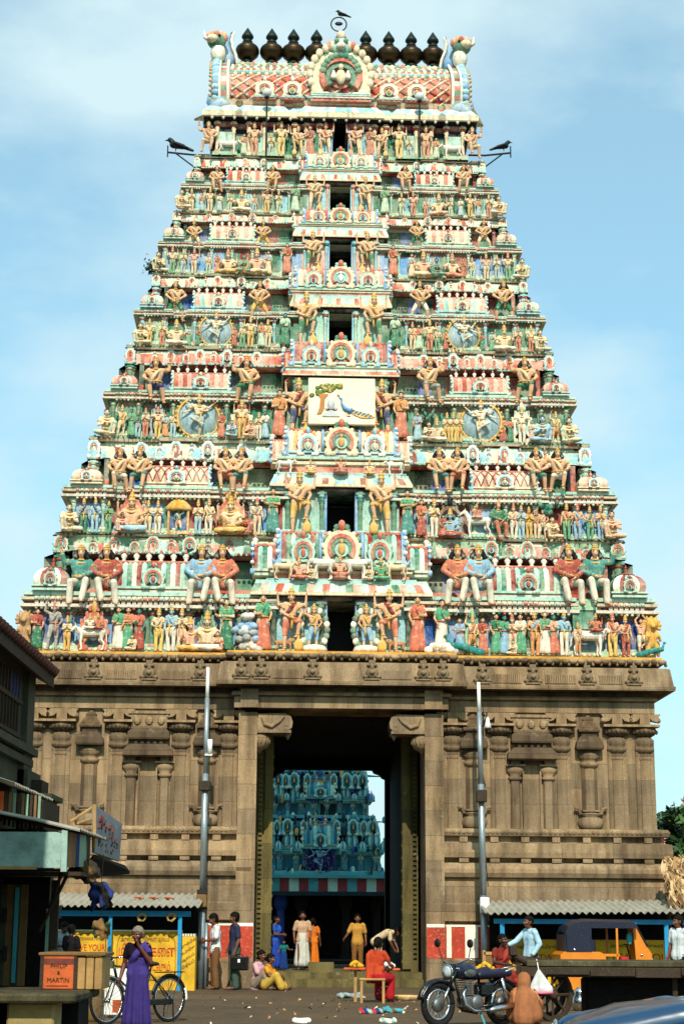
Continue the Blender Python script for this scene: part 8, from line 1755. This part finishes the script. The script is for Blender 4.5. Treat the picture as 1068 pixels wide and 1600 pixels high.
# ------------------------------------------------------------------ wooden cart
def cart():
    Y = 30.0; a = at(818, 1506, Y); zt_ = at(900, 1500, Y).z; root = thing('wooden_cart', 'long dark wooden cart platform on spoked wheels at the lower right', 'cart', (a.x, Y, 0), R(-3)); m = MB()
    for k in range(6): m.mat(['bench_stone', 'wood_dark', 'bench_stone'][k % 3]); m.bbox(0, 6.2, -.8+k*.27, -.8+k*.27+.255, zt_-.09, zt_, .012)
    m.build('platform', root); m = MB().mat('wood_dark')
    for k in range(8): m.bbox(.3+k*.74, 1.03+k*.74, -.85+.004*(k % 3), -.82, zt_-.22-.02*(k % 3), zt_-.1, .008)
    m.build('side_plank', root); m = MB().mat('dark_void'); m.bbox(1.0, 6.1, -.2, .7, .02, zt_-.28, .05); m.build('under_shade_block', root); m = MB().mat('wood_dark')  # near-black block added to stand in for the shade under the cart
    for y in (-.78, .72): m.bbox(-.1, 6.2, y, y+.1, zt_-.26, zt_-.095, .01)
    for x in (.5, 2.2, 4.0, 5.6): m.bbox(x, x+.1, -.75, .75, zt_-.2, zt_-.095, .01)
    for x in (2.4, 4.4): m.box(x, x+.08, -.6, -.52, .0, zt_-.2)
    m.build('under_frame', root); m = MB().mat('wood_dark').smooth(); b = at(798, 1488, Y-.4); m.tube([(.6, -.5, zt_-.12), (0, -.5, zt_-.02), (b.x-a.x, -.45, b.z)], [.07, .07, .05], 8); m.tube([(.9, .1, zt_-.1), (-.2, .1, zt_+.02), (b.x-a.x+.1, .1, b.z+.06)], [.07, .06, .05], 8); m.smooth(False); m.box(b.x-a.x+.0, b.x-a.x+.12, -.55, .2, b.z-.04, b.z+.1); m.build('shaft', root)
    for x, y in ((.42, -.72), (.42, .72), (4.6, -.72), (4.6, .72)):
        rad = .42; m = MB().mat('wood_dark'); n = 28
        for k in range(n): 
            a0, a1 = 2*PI*k/n, 2*PI*(k+1)/n; m.add([(rr_*math.cos(t), yy, rr_*math.sin(t)) for yy in (-.04, .04) for t in (a0, a1) for rr_ in (rad-.07, rad)], [(0, 1, 3, 2), (4, 6, 7, 5), (1, 5, 7, 3), (0, 2, 6, 4)])
        w = m.build('wheel', root, (x, y, rad), (0, 0, R(38) if x < 1 else 0)); m = MB().mat('wood_dark')
        for k in range(8): t = 2*PI*k/8; m.tube([(.05*math.cos(t), 0, .05*math.sin(t)), ((rad-.06)*math.cos(t), 0, (rad-.06)*math.sin(t))], .022, 6)
        m.smooth(); m.lathe([(.05, -.1), (.08, -.06), (.08, .06), (.05, .1)], 12, axis='y'); m.build('spokes', w)
    m = MB().mat('wood_dark'); m.box(.37, .47, -.72, .72, .37, .47); m.box(4.55, 4.65, -.72, .72, .37, .47); m.build('axle', root)
    # bag hanging from the front end
    p = at(843, 1547, Y-1.0); paint('bag_white', (196, 196, 196), .7, .5, 4); m = MB().mat('cream'); m.cap((-.02, 0, .42), .04, (-.16, 0, .02), .1); m.cap((-.02, 0, .42), .04, (.2, 0, .02), .1); m.cap((-.16, 0, .02), .1, (.2, 0, 0), .1); m.cap((-.0, 0, .3), .08, (.02, 0, .04), .13); o = put('cloth_bag', with_mat(remesh(m, .02, 2, 'bag'), 'bag_white'), None, p, None, .72); tag(o, 'white bag with a pink lower edge hanging from the cart end', 'bag'); m = MB().mat('pink_edge' if 'pink_edge' in MATS else 'pink'); paint('pink_edge', (220, 110, 130), .7, .3); m = MB().mat('pink_edge').smooth(); m.tube([(-.25, -.06, -.03), (0, -.12, -.06), (.28, -.06, -.05)], .03, 8); m.build('hem', o); m = MB().mat('board_white'); m.tube([(-.02, 0, .42), (-.02, .3, .62), (0, .6, .66)], .012, 5); m.build('strap', o)
cart()
# dark heaps and pots under the cart
r = random.Random(33)
for k, (px, py, Y, col, lab) in enumerate(((905, 1545, 33, 'chrome', 'steel pots stacked under the cart'), (985, 1548, 32.5, 'leaf_mid', 'green bottle standing under the cart'), (950, 1540, 34, 'iron_dark', 'dark iron stove under the cart'))):
    p = at(px, 1560, Y); m = MB().mat(col).smooth(); m.lathe([(.1, 0), (.16, .06), (.17, .2), (.1, .3), (.12, .34), (.04, .42)] if col != 'leaf_mid' else [(.07, 0), (.09, .05), (.09, .3), (.03, .42), (.03, .5)], 14); tag(m.build('pot' if col != 'leaf_mid' else 'bottle', None, (p.x, Y, 0)), lab, 'pot' if col != 'leaf_mid' else 'bottle')
# second bicycle or handle parts beyond the cart are left to the dark under it
# ------------------------------------------------------------------ auto rickshaw
paint('taxi_yellow', (206, 120, 20), .35, .25, 3, .5); paint('hood_blue', (9, 12, 40), .35, .3, 4, .5); glassy('wind_glass', (60, 74, 80), .05); paint('taxi_green', (40, 70, 50), .5, .4)
def rickshaw():
    Y = 40.0; x0 = at(868, 1500, Y).x; x1 = at(1014, 1500, Y).x; L = x1-x0; root = thing('auto_rickshaw', 'yellow three wheeled auto rickshaw with a dark blue canopy parked by the right shed', 'auto rickshaw', (x0, Y, 0), R(2)); z = lambda py: at(900, py, Y-.55).z; X = lambda px: (px-868)/146*L; wd = .62
    def side(pts, y0, y1, mat, name): m = MB().mat(mat); m.prism([(X(a), z(b)) for a, b in pts], y0, y1); return m.build(name, root)
    tail = [(870, 1540), (868, 1492), (874, 1487), (930, 1487), (938, 1492), (940, 1545), (900, 1552)]
    side(tail[::-1], -wd, wd, 'taxi_yellow', 'rear_body')
    hood = [(878, 1487), (876, 1460), (884, 1446), (905, 1440), (985, 1441), (988, 1450), (918, 1450), (917, 1488)]
    m = MB().mat('hood_blue'); 
    top = [(876, 1460), (881, 1448), (892, 1442), (910, 1439.5), (985, 1441), (990, 1448)]
    for a, b in zip(top, top[1:]): m.add([(X(a[0]), -wd, z(a[1])), (X(b[0]), -wd, z(b[1])), (X(b[0]), 0, z(b[1])+.06), (X(a[0]), 0, z(a[1])+.06), (X(a[0]), wd, z(a[1])), (X(b[0]), wd, z(b[1]))], [(0, 1, 2, 3), (3, 2, 5, 4)])
    for s in (-1, 1): y0, y1 = sorted((s*wd, s*(wd-.03))); m.prism([(X(a), z(b)) for a, b in [(878, 1488), (876, 1460), (881, 1448), (892, 1442), (910, 1439.5), (917, 1440), (917, 1488)]][::-1], y0, y1); m.prism([(X(a), z(b)) for a, b in [(917, 1439.8), (985, 1441), (990, 1450), (917, 1450)]][::-1], y0, y1)
    m.box(X(876), X(879), -wd, wd, z(1487), z(1460)); m.build('canopy', root)
    side([(985, 1441), (990, 1441), (1006, 1478), (1014, 1490), (1014, 1540), (1004, 1548), (990, 1545), (988, 1482)][::-1], -wd*.55, wd*.55, 'taxi_yellow', 'front_cowl')
    m = MB().mat('wind_glass'); m.add([(X(990.5), -wd*.5, z(1447)), (X(1005), -wd*.5, z(1477)), (X(1005), wd*.5, z(1477)), (X(990.5), wd*.5, z(1447)), (X(991.5), -wd*.5, z(1446)), (X(1006), -wd*.5, z(1476.5)), (X(1006), wd*.5, z(1476.5)), (X(991.5), wd*.5, z(1446))], [(0, 1, 2, 3), (7, 6, 5, 4), (0, 4, 5, 1), (1, 5, 6, 2), (2, 6, 7, 3), (3, 7, 4, 0)]); m.mat('iron_dark'); m.tube([(X(989), -wd*.56, z(1443)), (X(1007), -wd*.56, z(1478))], .02, 6); m.build('windscreen', root)
    m = MB().mat('taxi_yellow'); m.box(X(955), X(958), -wd, -wd+.04, z(1500), z(1450)); m.box(X(955), X(958), wd-.04, wd, z(1500), z(1450)); m.box(X(935), X(960), -wd, -wd+.03, z(1494), z(1490)); m.build('door_rail', root)
    m = MB().mat('bike_black'); m.box(X(935), X(1000), -wd*.95, wd*.95, z(1545), z(1535)); m.build('floor', root)
    m = MB().mat('hood_blue'); m.bbox(X(920), X(945), -wd*.9, wd*.9, z(1520), z(1500), .03); m.bbox(X(916), X(924), -wd*.9, wd*.9, z(1502), z(1468), .03); m.mat('sign_red'); m.bbox(X(966), X(980), -wd*.4, wd*.4, z(1525), z(1495), .03); m.build('seat', root)
    m = MB().mat('iron_dark').smooth(); m.tube([(X(985), 0, z(1500)), (X(980), 0, z(1478))], .02, 6); m.tube([(X(979), -.3, z(1476)), (X(979), .3, z(1476))], .016, 6); m.mat('cyan_line'); m.ball((X(981), -.25, z(1466)), (.08, .04, .14), 10, 6); m.build('handlebar', root)
    m = MB().mat('chrome').smooth(); m.lathe([(.02, -.02), (.08, -.01), (.08, .06), (.03, .12)], 14, (X(1012), 0, z(1500)), axis='x'); m.ball((X(998), -wd*.56, z(1492)), (.03, .02, .03), 8, 5); m.ball((X(890), -wd, z(1484)), (.04, .02, .03), 8, 5); m.build('headlight', root); m = MB().mat('sign_red').smooth(); m.ball((X(872), -wd+.06, z(1494)), (.04, .06, .06), 8, 5); m.build('tail_light', root)
    for x, y in ((X(888), -wd+.1), (X(888), wd-.1), (X(1000), 0)): wheel(.19, 'wheel', root, (x, y, .22), 0, .05, 'engine_grey', .06)
    m = MB().mat('iron_dark'); m.box(X(885), X(1000), -.1, .1, .2, .34); m.build('chassis', root)
rickshaw()
# ------------------------------------------------------------------ blue car at the lower right corner
def car():
    Y = 15.2; m0, nt, b = nodes_of('car_paint'); b.inputs['Base Color'].default_value = rgb((4, 50, 84)); b.inputs['Metallic'].default_value = 0; b.inputs['Roughness'].default_value = .3; b.inputs['Coat Weight'].default_value = .5; b.inputs['Coat Roughness'].default_value = .04; MATS['car_paint'] = m0
    a = at(872, 1596, Y); x0 = a.x; root = thing('blue_car', 'glossy dark blue rounded car front at the lower right corner', 'car', (x0, Y, 0), R(-4)); zt_ = at(1068, 1560, Y).z
    # body sections along x: (x, half width, bottom, top, roundness)
    sec = [(0, .45, .32, .62), (.06, .62, .26, .70), (.2, .72, .24, .76), (.5, .78, .22, zt_-.05), (.9, .8, .22, zt_-.005), (1.3, .8, .22, zt_+.03), (1.7, .8, .22, zt_+.05), (3.3, .8, .22, zt_+.04), (3.9, .76, .24, zt_-.02), (4.2, .6, .3, zt_-.2)]
    rings = []
    for x, w, z0, z1 in sec:
        ring = []
        for k in range(28):
            t = 2*PI*k/28; c, s_ = math.cos(t), math.sin(t); e = .45; cy = math.copysign(abs(c)**e, c); cz = math.copysign(abs(s_)**(.6 if s_ > 0 else .4), s_); ring.append((x, w*cy, (z0+z1)/2+(z1-z0)/2*cz))
        rings.append(ring)
    m = MB().mat('car_paint').smooth(); m.loft(rings); m.build('body', root)
    for s in (-1, 1): m = MB().mat('car_paint').smooth(); m.cap((.15, s*.62, .6), .16, (1.0, s*.66, zt_-.14), .15, 14); put('fender', with_mat(remesh(m, .03, 3, 'fender'), 'car_paint'), root)
    m = MB().mat('wind_glass'); m.prism([(1.55, zt_), (2.0, zt_+.44), (3.0, zt_+.46), (3.6, zt_)], -.66, .66); g = m.build('cabin_glass', root); m = MB().mat('car_paint'); m.prism([(1.9, zt_+.43), (2.1, zt_+.52), (2.95, zt_+.53), (3.15, zt_+.44)], -.68, .68); m.build('roof', root)
    for s in (-1, 1): m = MB().mat('chrome').smooth(); m.lathe([(.1, .02), (.12, .0), (.1, -.02)], 18, (.0, s*.56, .6), axis='x'); m.mat('lamp_glass'); m.lathe([(.01, -.05), (.06, -.04), (.1, -.01)], 16, (.0, s*.56, .6), axis='x'); m.build('headlight', root)
    m = MB().mat('chrome').smooth(); m.tube([(.12, -.82, .4), (-.1, -.7, .4), (-.14, 0, .4), (-.1, .7, .4), (.12, .82, .4)], .05, 8); m.build('bumper', root)
    for x in (.75, 3.3):
        for s in (-1, 1): wheel(.25, 'wheel', root, (x, s*.74, .3), 0, .06, 'chrome', .14)
car()
# ------------------------------------------------------------------ camera, sun, sky
cam = bpy.data.cameras.new('camera'); co = bpy.data.objects.new('camera', cam); COL.objects.link(co)
cam.sensor_fit = 'VERTICAL'; cam.sensor_height = 36; cam.lens = FPX/1600*36; cam.clip_end = 3000; cam.clip_start = 0.3
co.location = (0, 0, CAM_H); co.rotation_euler = (Matrix.Rotation(PI/2+PITCH, 4, 'X') @ Matrix.Rotation(ROLL, 4, 'Z')).to_euler(); SC.camera = co
SUN_EL, SUN_AZ = R(42), R(1.5)      # behind the viewer, a little to the right
sd = Vector((math.sin(SUN_AZ)*math.cos(SUN_EL), -math.cos(SUN_AZ)*math.cos(SUN_EL), math.sin(SUN_EL)))
sl = bpy.data.lights.new('sun', 'SUN'); sl.energy = 4.9; sl.angle = R(0.5); sl.color = (1.0, 0.93, 0.80)
so = bpy.data.objects.new('sun', sl); COL.objects.link(so); so.rotation_euler = sd.to_track_quat('Z', 'Y').to_euler(); so.location = (5, -20, 40)
w = bpy.data.worlds.new('World'); SC.world = w; w.use_nodes = True
nt = w.node_tree; bg = nt.nodes['Background']
sky = nt.nodes.new('ShaderNodeTexSky'); sky.sky_type = 'NISHITA'; sky.sun_disc = False
sky.sun_elevation = SUN_EL; sky.sun_rotation = math.atan2(sd.x, sd.y); sky.air_density = 1.0; sky.dust_density = 1.6; sky.ozone_density = 1.2
tc = nt.nodes.new('ShaderNodeTexCoord'); mp = nt.nodes.new('ShaderNodeMapping'); mp.inputs['Scale'].default_value = (1.0, 1.0, 2.2)
nt.links.new(tc.outputs['Generated'], mp.inputs[0])
mp.inputs['Location'].default_value = (1.3, 0.2, 0.55)
n1 = noise(nt, mp.outputs[0], 3.4, 7, 0.55); n2 = noise(nt, mp.outputs[0], 1.7, 3, 0.5)
ma = N(nt, 'ShaderNodeMath', operation='MULTIPLY_ADD'); nt.links.new(n2, ma.inputs[0]); ma.inputs[1].default_value = 0.8
nt.links.new(n1, ma.inputs[2])
cl = ramp(nt, ma.outputs[0], (0.76, (.36, .36, .36, 1)), (1.16, (0.95, 0.95, 0.95, 1)))
cloud = (5.6, 7.2, 7.6, 1)
tint = mixc(nt, sky.outputs[0], (0.78, 1.62, 1.6, 1), 1.0, 'MULTIPLY')
nt.links.new(mixc(nt, tint, cloud, cl), bg.inputs['Color'])
bg.inputs['Strength'].default_value = 0.12
SC.view_settings.view_transform = 'Standard'; SC.view_settings.look = 'None'; SC.view_settings.exposure = 0.1; SC.view_settings.gamma = 1
